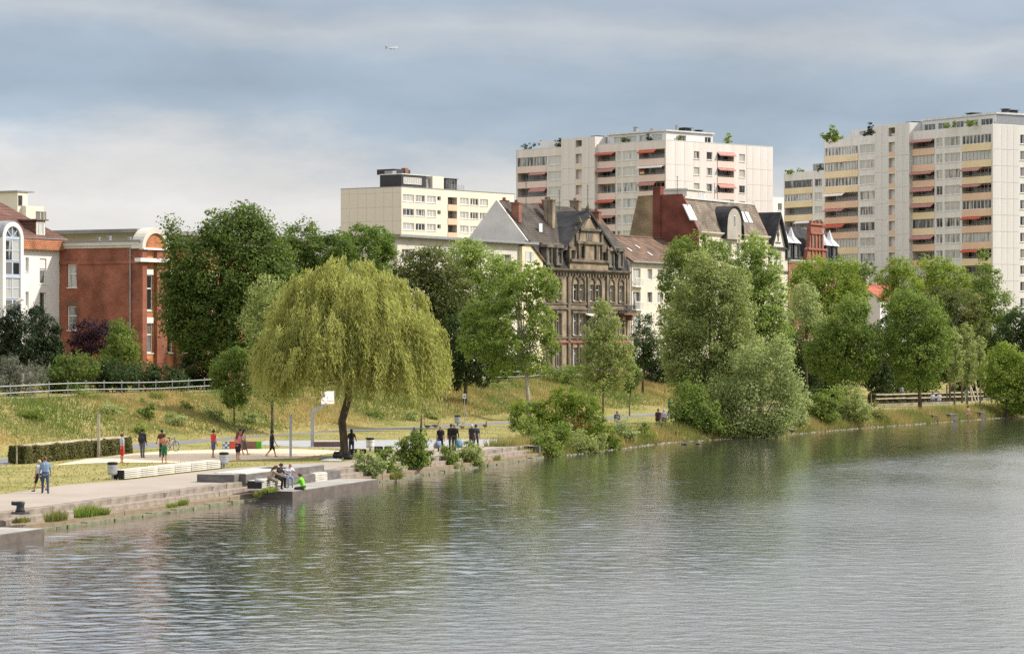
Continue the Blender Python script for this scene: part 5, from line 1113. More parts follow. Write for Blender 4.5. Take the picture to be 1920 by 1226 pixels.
# --- the weeping willow on the quay lawn
def willow():
    Y = G(645, 856).y; k = Y/F; b = G(645, 856); rng = np.random.RandomState(5)
    t = thing('weeping_willow', 'large golden green weeping willow with a dark leaning trunk on the lawn', 'tree', (b.x, b.y, 0))
    Z = lambda py: H-(py-HY)*k; X = lambda px: (px-960)*k-b.x
    # scaffold limbs ending in domes from which the strands hang
    domes = [(645, 530, 60, 48, .5), (700, 545, 56, 48, 0), (595, 552, 52, 48, 0), (660, 575, 80, 55, -2.0), (565, 600, 55, 58, -1.0), (748, 590, 55, 58, .6), (610, 620, 75, 70, 2.2), (700, 610, 80, 70, -2.8), (640, 640, 80, 66, -3.6), (788, 645, 38, 56, -.5), (527, 650, 34, 54, .4), (545, 655, 50, 60, -2.0), (760, 655, 60, 66, -2.6), (640, 650, 80, 80, 3.2), (590, 680, 60, 60, -4.0), (715, 690, 64, 60, -4.0), (800, 690, 28, 42, .8), (512, 690, 24, 40, -.6)]
    D = [(X(px), dy, Z(py), rx*k, ry*k) for px, py, rx, ry, dy in domes]
    w = np.array([d[3]*d[4] for d in D]); w = w/w.sum(); S_ = 8200
    NC = 640; ci = rng.randint(0, NC, S_); D = np.array(D); li = rng.choice(len(D), NC, p=w)[ci]; ph = (rng.rand(NC)*2*math.pi)[ci]+rng.normal(size=S_)*.10; ce = np.clip((rng.rand(NC)**.8*1.1-.1)[ci]+rng.normal(size=S_)*.07, -.15, 1); se = np.sqrt(np.clip(1-ce*ce, 0, 1)); rr_ = .78+.25*rng.rand(S_)
    tuft = .10*np.sin(ph*5+li*2.1)*se+.09*np.sin(ph*11+ce*9+li); rr_ = rr_+tuft
    o = np.stack([D[li, 0]+D[li, 3]*se*np.cos(ph)*rr_, D[li, 1]+D[li, 3]*.95*se*np.sin(ph)*rr_, D[li, 2]+D[li, 4]*ce*rr_], 1)
    od = np.stack([se*np.cos(ph), se*np.sin(ph), ce*0], 1)
    xb = o[:, 0]/k+645+(960-960); pxs = (o[:, 0]+b.x)/k+960
    zlow = Z(np.interp(pxs, [460, 480, 520, 570, 610, 650, 700, 760, 800, 850], [682, 700, 716, 703, 710, 690, 736, 726, 757, 684]))
    ln = np.clip(1.2+2.3*rng.rand(S_)+1.0*(ce < .3), .8, 4.2)
    ln = np.minimum(ln, np.maximum(.5, o[:, 2]-zlow+.7*rng.randn(S_)+1.1*((rng.rand(NC)**12)[ci])))
    NL = 13; f = (np.arange(NL)+.5)/NL
    seg = np.repeat(np.arange(S_), NL); ff = np.tile(f, S_)+rng.rand(S_*NL)*.05
    sway = np.stack([np.sin(ff*3+seg), np.cos(ff*2.3+seg*.7), np.zeros(len(seg))], 1)*.09
    arch = (1-np.exp(-ff*2.2))
    p = o[seg]+od[seg]*(arch*.75)[:, None]+np.stack([np.zeros(len(seg)), np.zeros(len(seg)), -(ff**1.15)*ln[seg]+.28*np.sin(np.minimum(ff*6, math.pi))], 1)+sway+rng.normal(size=(len(seg), 3))*.06
    ax = np.stack([rng.normal(size=len(seg))*.35, rng.normal(size=len(seg))*.35, -np.ones(len(seg))], 1)+od[seg]*(np.exp(-ff*3)*1.4)[:, None]
    nr = rng.normal(size=(len(seg), 3)); nr[:, 2] *= .6; nr += od[seg]*.8
    v, q = leaf_quads(p, nr, .33, .21, rng, ax)
    st = .55*rng.rand(NC)[ci]+.45*rng.rand(S_); lit = np.clip((o[:, 2]-Z(690))/(Z(490)-Z(690)), 0, 1)
    tint = np.clip(.25+.55*st[seg]+.3*(rng.rand(len(seg))-.5), 0, 1)
    link('crown', np_mesh('crown', v, q, tint), M['willow'], t)
    mb = MB(); tp = [(645, 862, .34), (646, 845, .27), (644, 815, .255), (641, 790, .25), (648, 765, .25), (654, 745, .24), (652, 715, .22), (645, 690, .2), (640, 650, .15), (645, 600, .08)]
    mb.tube([(X(px), 0, Z(py)) for px, py, r in tp], [r for *_, r in tp], 12)
    for (px, py), (qx, qy), dy in (((648, 700), (610, 640), -1.5), ((650, 720), (700, 640), 1.0), ((646, 690), (740, 620), -2), ((640, 660), (570, 620), .6), ((645, 640), (660, 560), 2), ((648, 705), (600, 665), 2.5), ((652, 715), (630, 690), -2.6)):
        a_ = Vector((X(px), 0, Z(py))); e = Vector((X(qx), dy, Z(qy))); mb.tube([a_, a_.lerp(e, .5)+Vector((0, 0, .25)), e, e+(e-a_)*.3+Vector((0, 0, .2))], [.15, .10, .06, .02], 7)
    for an in (20, 100, 170, 240, 310): mb.tube([(.15*math.cos(R(an)), .15*math.sin(R(an)), .35), (.42*math.cos(R(an)), .42*math.sin(R(an)), .02), (.75*math.cos(R(an)), .75*math.sin(R(an)), -.06)], [.16, .09, .02], 6)
    mb.obj('trunk', M['bark'], t, smooth=True)
willow()
TG = 'trees along the top of the bank'
veg('maple_tree', 'big dark green maple left of the willow, in front of the brick building', 'tree', 246, 400, [(450, 455, 62, 60), (405, 520, 85, 75), (352, 510, 45, 75), (321, 445, 13, 38, 0), (490, 540, 70, 80), (390, 600, 80, 70), (350, 600, 48, 75), (470, 620, 80, 70), (340, 560, 45, 60), (455, 405, 30, 26), (420, 430, 45, 35), (410, 660, 55, 40), (505, 470, 40, 40), (520, 530, 40, 55), (480, 425, 32, 34)], 'maple', .27, 2.7, .32, limbs=9, clump=.8)
veg('tall_tree', 'dark leafy tree top showing behind the willow on the left', 'tree', 272, 580, [(565, 446, 40, 36), (605, 478, 50, 40), (545, 500, 45, 50), (590, 540, 60, 60), (635, 470, 34, 34)], 'maple', .27, 2.6, .3)
veg('ash_tree', 'bright green feathery tree in front of the beige block', 'tree', 285, 690, [(672, 440, 30, 20), (705, 450, 36, 26), (690, 480, 50, 34), (650, 470, 26, 24), (725, 475, 20, 16), (690, 530, 60, 50)], 'ash', .26, 2.4, .25, clump=.45)
veg('chestnut_tree', 'broad dark tree with browning leaves just right of the willow', 'tree', 268, 800, [(775, 500, 42, 30), (815, 505, 45, 45), (840, 560, 50, 60), (780, 560, 60, 60), (850, 630, 45, 70), (800, 640, 50, 60)], 'chestnut', .27, 2.9, .3, limbs=7, clump=.7)
veg('poplar_tree', 'pale silvery green tree below the grey flat roofed building', 'tree', 276, 900, [(868, 480, 38, 32), (905, 500, 45, 38), (945, 530, 38, 45), (880, 560, 45, 60), (915, 600, 45, 60), (885, 470, 20, 20)], 'poplar', .24, 2.6, .25)
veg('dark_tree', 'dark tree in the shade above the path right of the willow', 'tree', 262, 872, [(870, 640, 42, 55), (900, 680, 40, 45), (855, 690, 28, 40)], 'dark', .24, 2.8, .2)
veg('alder_tree', 'open crowned tree with forked pale trunk on the lawn beside the sumac', 'tree', G(992, 803).y, 992, [(985, 515, 50, 26), (1015, 545, 36, 40), (960, 560, 50, 40), (915, 590, 40, 35), (905, 640, 48, 40), (1010, 600, 34, 36), (950, 640, 46, 35), (1030, 640, 22, 26), (1000, 680, 32, 22), (940, 690, 34, 24), (880, 600, 20, 26)], 'birch', .23, 2.5, .20, 'bark_pale', 13, clump=.42, hollow=.3, split=.38)
veg('young_birch', 'slender airy tree with a thin dark trunk in front of the sandstone house', 'tree', G(1130, 787).y, 1130, [(1126, 580, 16, 28, 0), (1140, 612, 24, 34), (1115, 625, 26, 36), (1128, 655, 38, 36), (1108, 685, 28, 36), (1155, 690, 38, 40), (1125, 716, 46, 24), (1168, 660, 24, 34)], 'greywillow', .19, 2.0, .10, 'bark_grey', 6, clump=.4, hollow=.25, droop=.4)
veg('lollipop_tree', 'small round dark young tree on a thin straight stem beside the far path', 'tree', G(1180, 781).y, 1180, [(1183, 705, 18, 20), (1181, 722, 16, 14), (1190, 700, 14, 15)], 'maple', .2, 3.0, .07, 'bark_grey', 4, clump=.3)
veg('maple_sapling', 'dark young tree on a thin stem behind the players on the sand', 'tree', G(440, 814).y, 440, [(425, 690, 30, 30), (440, 715, 34, 32), (438, 745, 24, 22), (450, 670, 20, 22), (412, 705, 18, 22)], 'linden', .2, 2.9, .07, 'bark_grey', 5, clump=.4)
veg('young_willow', 'grey green loose tree at the left side of the weeping willow', 'tree', G(511, 815).y, 511, [(500, 560, 36, 42), (485, 610, 36, 45), (515, 660, 50, 45), (490, 700, 40, 42), (545, 705, 45, 36), (510, 735, 48, 26), (570, 690, 28, 30)], 'greywillow', .2, 2.2, .11, 'bark_grey', 8, clump=.45, hollow=.25, droop=.4)
veg('young_linden', 'young tree on a thin dark stem showing under the right side of the willow', 'tree', G(790, 808).y, 790, [(790, 690, 30, 40), (800, 720, 26, 28)], 'linden', .2, 2.4, .09, 'bark_grey', 4, clump=.4)
veg('conifer_tree', 'dark narrow tree in front of the cream house', 'tree', 305, 1205, [(1207, 610, 16, 22), (1205, 640, 24, 28), (1200, 670, 28, 26), (1225, 660, 20, 30)], 'dark', .24, 2.0, .14)
veg('dark_tree', 'dark green treetop directly behind the tall grey green riverside willow', 'tree', 312, 1285, [(1280, 475, 30, 34), (1310, 458, 34, 22), (1345, 480, 40, 30), (1270, 530, 36, 50), (1300, 590, 45, 60), (1262, 600, 30, 45)], 'linden', .27, 2.6, .3)
veg('riverside_willow', 'tall grey green willow leaning over the river bank', 'tree', 240, 1335, [(1318, 500, 34, 34), (1300, 550, 44, 46), (1345, 560, 46, 52), (1285, 610, 44, 52), (1335, 640, 56, 60), (1285, 680, 36, 50), (1360, 690, 50, 50), (1320, 740, 50, 45), (1378, 610, 40, 56), (1375, 540, 34, 48), (1300, 710, 50, 46), (1390, 670, 50, 50), (1260, 650, 24, 50)], 'greywillow', .21, 2.5, .22, 'bark_grey', 9, clump=.55, hollow=.35)
veg('riverside_poplar', 'bright green upright poplar behind the riverside willow', 'tree', 249, 1425, [(1415, 462, 26, 28, 0), (1432, 500, 32, 40), (1405, 520, 36, 46), (1445, 555, 34, 46), (1415, 590, 46, 50), (1455, 610, 30, 45), (1430, 650, 50, 50), (1392, 620, 34, 50), (1455, 660, 34, 40)], 'poplar', .23, 2.7, .22, limbs=8, clump=.5)
veg('silver_bush', 'large silvery willow bush hanging over the water', 'bush', 236, 1400, [(1410, 680, 40, 34), (1462, 670, 26, 40), (1476, 710, 22, 30), (1440, 730, 42, 40), (1390, 740, 40, 40), (1345, 775, 40, 30), (1470, 780, 26, 30), (1425, 795, 36, 26), (1390, 800, 30, 22), (1350, 735, 30, 34), (1450, 810, 26, 12), (1330, 805, 30, 14), (1488, 750, 16, 26)], 'silver', .21, 2.5, 0, stems=7, clump=.75, hollow=.35)
veg('green_bush', 'dark green bush at the water under the riverside willow', 'bush', 233.5, 1300, [(1298, 745, 28, 34), (1310, 780, 40, 32), (1278, 775, 22, 36), (1330, 800, 40, 20)], 'linden', .21, 2.8, 0, stems=5)
veg('broad_tree', 'light green broad tree in front of the red gabled house', 'tree', 335, 1545, [(1530, 505, 42, 24), (1560, 530, 46, 36), (1510, 540, 36, 36), (1585, 500, 24, 16), (1600, 560, 30, 36), (1560, 590, 55, 50)], 'bright', .28, 2.7, .3, limbs=7, clump=.7)
veg('whitebeam_tree', 'small silvery white leaved tree beside the riverside poplar', 'tree', 300, 1512, [(1512, 560, 26, 32), (1500, 600, 30, 34), (1525, 600, 24, 30)], 'silver', .24, 2.6, .16)
veg('linden_tree', 'dense green rounded linden on the far lawn', 'tree', 288, 1585, [(1600, 580, 30, 26), (1590, 620, 46, 42), (1555, 650, 42, 46), (1625, 650, 30, 46), (1590, 690, 55, 34), (1530, 665, 24, 32)], 'linden', .25, 2.9, .2, limbs=7, clump=.65)
veg('linden_tree', 'dense dark linden with a straight visible trunk on the far lawn', 'tree', G(1725, 770).y, 1725, [(1700, 570, 36, 28), (1725, 600, 52, 44), (1690, 630, 36, 50), (1755, 640, 34, 46), (1720, 670, 55, 36), (1715, 712, 44, 20)], 'linden', .25, 2.9, .2, limbs=8, clump=.65)
BT = 'background trees'
for (lab, Y, bx, lo, m) in (
    ('bright treetop left of the red roofed house, under the yellow balconies', 380, 1600, [(1622, 505, 22, 16), (1600, 530, 30, 30)], 'maple'),
    ('sunlit treetop directly right of the red roofed house', 400, 1690, [(1684, 500, 26, 18), (1700, 530, 36, 30), (1680, 560, 30, 26), (1660, 520, 22, 18)], 'bright'),
    ('wide sunlit treetop below the right tower stair column', 405, 1760, [(1755, 498, 32, 18), (1770, 520, 44, 26), (1735, 540, 36, 26), (1800, 540, 30, 26)], 'bright'),
    ('mid green treetop with rusty tips behind the dark linden', 345, 1785, [(1760, 565, 36, 26), (1800, 575, 40, 36), (1770, 610, 40, 40), (1825, 620, 26, 40)], 'chestnut'),
    ('dark pointed tree in front of the right tower corner', 360, 1855, [(1845, 490, 13, 18), (1850, 525, 28, 26), (1835, 560, 36, 28), (1875, 580, 36, 36), (1855, 620, 50, 40)], 'linden'),
    ('dark tree at the right picture edge behind the bright bush', 345, 1900, [(1905, 610, 28, 36), (1880, 650, 34, 40), (1930, 640, 30, 50)], 'dark')):
    veg('background_tree', lab, 'tree', Y, bx, lo, m, .30, 2.6, .25, group=BT, clump=.7)
for i, (bx, lo, lab) in enumerate(((1790, [(1789, 640, 11, 26, 0), (1792, 675, 15, 32), (1790, 705, 12, 20)], 'leftmost of three narrow pale poplars by the pergola'), (1814, [(1813, 625, 11, 22, 0), (1816, 660, 16, 36), (1815, 700, 14, 24)], 'tallest middle one of three narrow pale poplars by the pergola'), (1838, [(1837, 650, 10, 24, 0), (1838, 685, 13, 30)], 'rightmost of three narrow pale poplars by the pergola'))):
    veg('narrow_poplar', lab, 'tree', 303+i*3, bx, lo, 'greywillow', .2, 3.0, .1, 'bark_grey', 3, group='narrow poplars', clump=.35)
veg('bright_bush_tree', 'tall yellow green bushy tree at the right picture edge by the water', 'tree', 295, 1885, [(1885, 665, 28, 24), (1865, 700, 30, 36), (1905, 700, 32, 40), (1890, 735, 40, 32), (1935, 720, 30, 50)], 'bright', .23, 2.7, .14, limbs=6)
for (lab, Y, bx, lo, m) in (
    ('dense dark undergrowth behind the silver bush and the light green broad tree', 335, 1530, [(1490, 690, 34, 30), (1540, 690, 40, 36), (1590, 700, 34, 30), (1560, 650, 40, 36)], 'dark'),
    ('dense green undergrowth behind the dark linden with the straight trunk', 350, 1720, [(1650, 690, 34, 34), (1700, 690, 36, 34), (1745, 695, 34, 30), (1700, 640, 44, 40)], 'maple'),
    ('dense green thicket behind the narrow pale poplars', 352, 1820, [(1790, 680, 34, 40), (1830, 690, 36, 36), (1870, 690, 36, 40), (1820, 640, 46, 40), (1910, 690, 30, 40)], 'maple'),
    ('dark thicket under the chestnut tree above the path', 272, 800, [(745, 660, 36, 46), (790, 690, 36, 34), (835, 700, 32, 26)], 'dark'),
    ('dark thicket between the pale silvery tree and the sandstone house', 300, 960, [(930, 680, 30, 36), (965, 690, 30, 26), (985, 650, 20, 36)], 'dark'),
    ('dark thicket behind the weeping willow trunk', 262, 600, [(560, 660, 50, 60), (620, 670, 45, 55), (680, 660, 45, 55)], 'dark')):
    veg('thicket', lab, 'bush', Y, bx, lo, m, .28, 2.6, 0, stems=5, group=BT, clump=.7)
# shrubs behind the railing, left
veg('yew_shrub', 'dark upright yew in front of the white house, at the left edge', 'bush', 232, 35, [(28, 600, 22, 30), (40, 640, 34, 45), (15, 660, 30, 45), (0, 640, 25, 50)], 'yew', .2, 3.2, .1, clump=.4)
veg('yew_shrub', 'second dark yew, close to the brick building corner', 'bush', 234, 82, [(70, 600, 20, 28), (88, 630, 28, 38), (75, 665, 34, 36), (105, 660, 16, 34)], 'yew', .2, 3.2, .1, clump=.4)
veg('spiky_shrub', 'grey green spiky leaved shrub at the left edge behind the railing', 'bush', 219, 35, [(20, 690, 30, 24), (55, 705, 34, 18), (10, 710, 30, 18)], 'spiky', .34, 1.7, 0, stems=5, aspect=.14, clump=.5, up=.1)
veg('purple_tree', 'small purple leaved tree against the brick wall', 'tree', 240, 170, [(160, 620, 28, 20), (185, 640, 34, 30), (150, 650, 24, 24), (200, 615, 16, 14)], 'purple', .2, 2.8, .1)
veg('small_green_tree', 'small dark green tree against the brick wall, right of the purple one', 'tree', 237, 228, [(225, 615, 16, 18), (232, 645, 30, 30), (210, 670, 24, 26), (245, 675, 20, 22)], 'linden', .2, 2.6, .1)
for i, (px, lo, lab) in enumerate(((130, [(120, 695, 30, 28), (150, 690, 34, 28), (100, 715, 24, 20)], 'dark rounded shrub behind the railing below the purple tree'), (210, [(195, 700, 36, 26), (230, 700, 34, 26)], 'dark rounded shrub behind the railing below the small green tree'), (290, [(270, 702, 34, 24), (310, 706, 30, 22), (335, 716, 22, 16)], 'dark rounded shrub behind the railing below the brick bay'))):
    veg('dark_shrub', lab, 'bush', 229+i*3, px, lo, 'dark' if i else 'maple', .22, 2.9, 0, stems=4, group='shrubs behind the railing')
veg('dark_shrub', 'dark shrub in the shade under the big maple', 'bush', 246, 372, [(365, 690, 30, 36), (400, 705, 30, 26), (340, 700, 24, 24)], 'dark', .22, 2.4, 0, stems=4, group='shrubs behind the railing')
veg('clipped_hedge', 'low green hedge behind the railing in front of the sandstone house', 'hedge', 296, 1045, [(1000, 698, 30, 9), (1045, 696, 34, 9), (1085, 694, 30, 9)], 'linden', .2, 2.6, 0, stems=4)
veg('dark_shrub', 'black green clipped shrub behind the railing below the cream house', 'bush', 318, 1225, [(1215, 680, 22, 18), (1240, 686, 22, 15), (1265, 680, 22, 20)], 'yew', .22, 3.0, 0, stems=3, group='shrubs behind the railing')
veg('dark_shrub', 'dark shrub filling the gap under the light green broad tree', 'bush', 318, 1500, [(1490, 660, 36, 36), (1520, 680, 40, 40), (1470, 640, 26, 40)], 'dark', .25, 2.6, 0, stems=4, group='shrubs behind the railing')
veg('dark_shrub', 'dark undergrowth between the two lindens on the far lawn', 'bush', 330, 1660, [(1650, 660, 36, 46), (1670, 610, 26, 40), (1640, 700, 30, 26)], 'dark', .25, 2.6, 0, stems=4, group='shrubs behind the railing')
# riverside shrubs
RB = 'bushes on the quay and the river bank'
def on_step(px, d=.8): k = (px-960)/F; return (21.2+.307*121.6+d)/(.307-k)
veg('quay_bush', 'round leafy green bush growing out of the quay steps near the black bags', 'bush', on_step(775), 775, [(775, 840, 28, 26), (758, 860, 22, 20), (795, 858, 20, 20), (784, 818, 14, 14), (752, 840, 12, 14), (775, 872, 24, 14)], 'shrub', .17, 2.8, 0, stems=6, z=-.3, group=RB, clump=.3)
for px, py, lo, m, lab in ((690, 893, [(684, 864, 19, 20), (704, 872, 20, 16), (672, 878, 13, 13), (690, 884, 22, 10)], 'silver', 'pale bush at the right end of the low water deck'), (728, 890, [(726, 858, 17, 22), (737, 876, 18, 14), (714, 876, 14, 14)], 'shrub', 'thin yellow green bush between the water deck and the round quay bush'), (842, 882, [(842, 853, 14, 20), (850, 868, 17, 14), (838, 872, 14, 10)], 'shrub', 'small left one of two bushes below the strollers'), (878, 880, [(878, 848, 24, 22), (892, 860, 17, 16), (866, 862, 16, 16), (880, 872, 24, 10)], 'greywillow', 'larger right one of two bushes below the strollers')):
    veg('quay_bush', lab, 'bush', on_step(px), px, lo, m, .16, 2.7, 0, stems=5, z=-.35, group=RB, clump=.3)
veg('sumac_bush', 'large feathery bright green sumac around the pale trunked tree', 'bush', 212, 1060, [(1060, 745, 34, 22), (1090, 765, 34, 24), (1030, 770, 30, 22), (1110, 790, 26, 24), (985, 765, 26, 14), (975, 790, 20, 20)], 'sumac', .22, 2.8, 0, stems=8, group=RB, aspect=.4, clump=.4)
veg('riverside_bush', 'dark green bush on the bank left of the sumac at the water', 'bush', 205, 1000, [(990, 800, 22, 24), (1005, 825, 26, 22), (985, 840, 18, 16)], 'shrub', .18, 2.4, 0, stems=5, group=RB, clump=.35)
veg('riverside_bush', 'yellow green bush at the water below the sumac', 'bush', 204, 1045, [(1040, 820, 26, 26), (1030, 840, 22, 20), (1055, 805, 18, 16)], 'shrub', .18, 2.5, 0, stems=5, group=RB, clump=.35)
veg('riverside_bush', 'greyish bush at the waterline below the sumac, right of the yellow green one', 'bush', 206, 1085, [(1082, 825, 22, 26), (1070, 845, 18, 14), (1100, 835, 14, 18)], 'greywillow', .18, 2.5, 0, stems=5, group=RB, clump=.35)
veg('riverside_bush', 'bright leafy bush covering the right end of the quay steps', 'bush', 199.5, 1015, [(1000, 838, 18, 18), (1022, 832, 22, 24), (1040, 845, 16, 14)], 'shrub', .18, 2.6, 0, stems=5, group=RB, clump=.35, z=-.4)
veg('riverside_bush', 'grey green bush at the waterline between quay end and sumac', 'bush', 207, 1118, [(1110, 838, 18, 16), (1125, 828, 16, 16)], 'greywillow', .18, 2.4, 0, stems=4, group=RB, clump=.35, z=-.5)
veg('rusty_bush', 'bush with rust coloured seed heads in the middle of the sumac', 'bush', 210, 1085, [(1078, 790, 18, 9), (1095, 800, 16, 8)], 'rust', .12, .6, 0, stems=4, group=RB, clump=.25)
for px, Y, lo, m, lab in ((1135, 213, [(1130, 815, 22, 22), (1145, 830, 18, 14)], 'sumac', 'yellowish bush at the waterline right of the sumac'), (1172, 219, [(1165, 800, 14, 20), (1178, 818, 20, 18)], 'silver', 'silvery bush on the bank below the man in blue'), (1208, 224, [(1208, 812, 18, 20), (1200, 825, 16, 12)], 'shrub', 'green bush on the bank left of the reeds'), (1245, 230, [(1243, 805, 18, 18), (1258, 815, 16, 12)], 'reed', 'brownish bush below the couple, at the big riverside willow'), (1500, 250, [(1500, 745, 22, 30), (1490, 780, 22, 24)], 'silver', 'pale flowering bush right of the silver willow bush'), (1545, 256, [(1540, 765, 28, 28), (1560, 745, 22, 22), (1530, 785, 22, 20)], 'shrub', 'dense bush at the waterline in front of the rounded linden'), (1592, 262, [(1590, 745, 26, 28), (1575, 775, 26, 24), (1610, 775, 24, 24)], 'greywillow', 'wide grey green bush right of the waterline bush'), (1640, 268, [(1637, 772, 20, 16), (1650, 782, 18, 12)], 'reed', 'low yellow bush where the lawn opens to the water'), (1905, 298, [(1900, 765, 26, 12), (1925, 760, 24, 16)], 'linden', 'low dark bush at the right edge over the water')):
    veg('riverside_bush', lab, 'bush', Y, px, lo, m, .2, 2.4, 0, stems=4, group=RB, clump=.38, z=-.3)
for px, py, rx, ry, m, lab in ((275, 765, 16, 20, 'linden', 'dark green clump on the bank above the player with backpack'), (212, 766, 24, 10, 'silver', 'pale nettle clump on the bank above the left volleyball post'), (262, 800, 10, 14, 'bright', 'bright yellow green clump on the bank behind the hedge'), (395, 775, 26, 12, 'greywillow', 'grey green clump on the bank behind the red shirted player'), (770, 778, 16, 9, 'silver', 'pale clump on the bank behind the young linden'), (812, 776, 14, 10, 'greywillow', 'small clump on the bank near the sign post'), (60, 775, 26, 12, 'shrub', 'green clump low on the bank left of the hedge'), (330, 785, 22, 10, 'silver', 'pale clump on the bank above the bicycle'), (350, 762, 16, 9, 'shrub', 'green clump high on the bank left of the dark young tree'), (470, 782, 18, 10, 'silver', 'pale clump on the bank between the two young trees'), (700, 775, 22, 10, 'shrub', 'green clump on the bank seen under the willow'), (160, 740, 28, 8, 'shrub', 'shrub clump growing through the railing below the dark shrubs'), (300, 742, 22, 8, 'shrub', 'shrub clump growing through the railing near the maple')):
    Yb = 190.0
    for _ in range(60):      # walk back along the ray until it meets the slope
        c = P(px, py+ry, Yb)
        if c.z <= gz(c.x, Yb)+.05: break
        Yb += 1.0
    veg('slope_shrub', lab, 'bush', Yb, px, [(px-rx*.4, py, rx*.6, ry), (px+rx*.4, py+ry*.2, rx*.6, ry*.8)], m, .16, 2.2, 0, stems=3, group='shrubs on the bank slope', clump=.3)

# --- hedges with timber rails
def hedge(label, p0, p1, h, d, rails, dens=1.0):
    L = (p1-p0).length; a = math.atan2((p1-p0).y, (p1-p0).x); t = thing('hedge', label, 'hedge', (p0.x, p0.y, p0.z), a); rng = np.random.RandomState(int(L*10))
    n = int(L*h*2200*dens); f = rng.randint(0, 4, n); p = np.stack([rng.rand(n)*L, rng.rand(n)*d, .05+rng.rand(n)**.9*(h-.05)], 1)
    p[f == 0, 1] = rng.rand((f == 0).sum())*.12; p[f == 1, 2] = h-rng.rand((f == 1).sum())*.1; e = f == 2; p[e, 0] = np.where(rng.rand(e.sum()) < .5, rng.rand(e.sum())*.15, L-rng.rand(e.sum())*.15)
    p[:, 2] *= 1+.05*np.sin(p[:, 0]*1.7)+.04*np.sin(p[:, 0]*4.3+1)+.06*rng.rand(n)**4; p[:, 1] += .06*np.sin(p[:, 0]*2.3)+.05*np.sin(p[:, 0]*5.1+p[:, 2]*3)-.10*rng.rand(n)**4
    nr = rng.normal(size=(n, 3))+np.array([0, -.6, .4]); v, q = leaf_quads(p, nr, .14, .6, rng)
    link('foliage', np_mesh('foliage', v, q, rng.rand(n)), M['hedge'], t)
    MB().box(.2, L-.2, .22, d-.2, 0, h-.22).obj('twigs', M['wood_dark'], t)
    k = max(2, int(L/2.2))
    for i in range(k+1): x = L*i/k; MB().box(x-.05, x+.05, d*.45, d*.45+.1, 0, h+.02).obj('post', M['wood'], t)
    for z, y in rails:
        x = 0
        while x < L-.2: e_ = min(L, x+2.9); MB().bar((x+.01, y, z+rnd.uniform(-.02, .02)), (e_-.01, y, z+rnd.uniform(-.02, .02)), .24, .13).obj('rail', M['wood'], t); x = e_
    return t
hedge('clipped hedge with a timber rail along its top beside the sand court', G(48, 870), G(246, 850), 1.0, 1.1, [(1.10, .25)])
hedge('clipped hedge with two pale timber rails at the far playground', G(1641, 757), G(1842, 751), 1.05, 1.0, [(1.02, -.05), (.55, -.06)], .8)

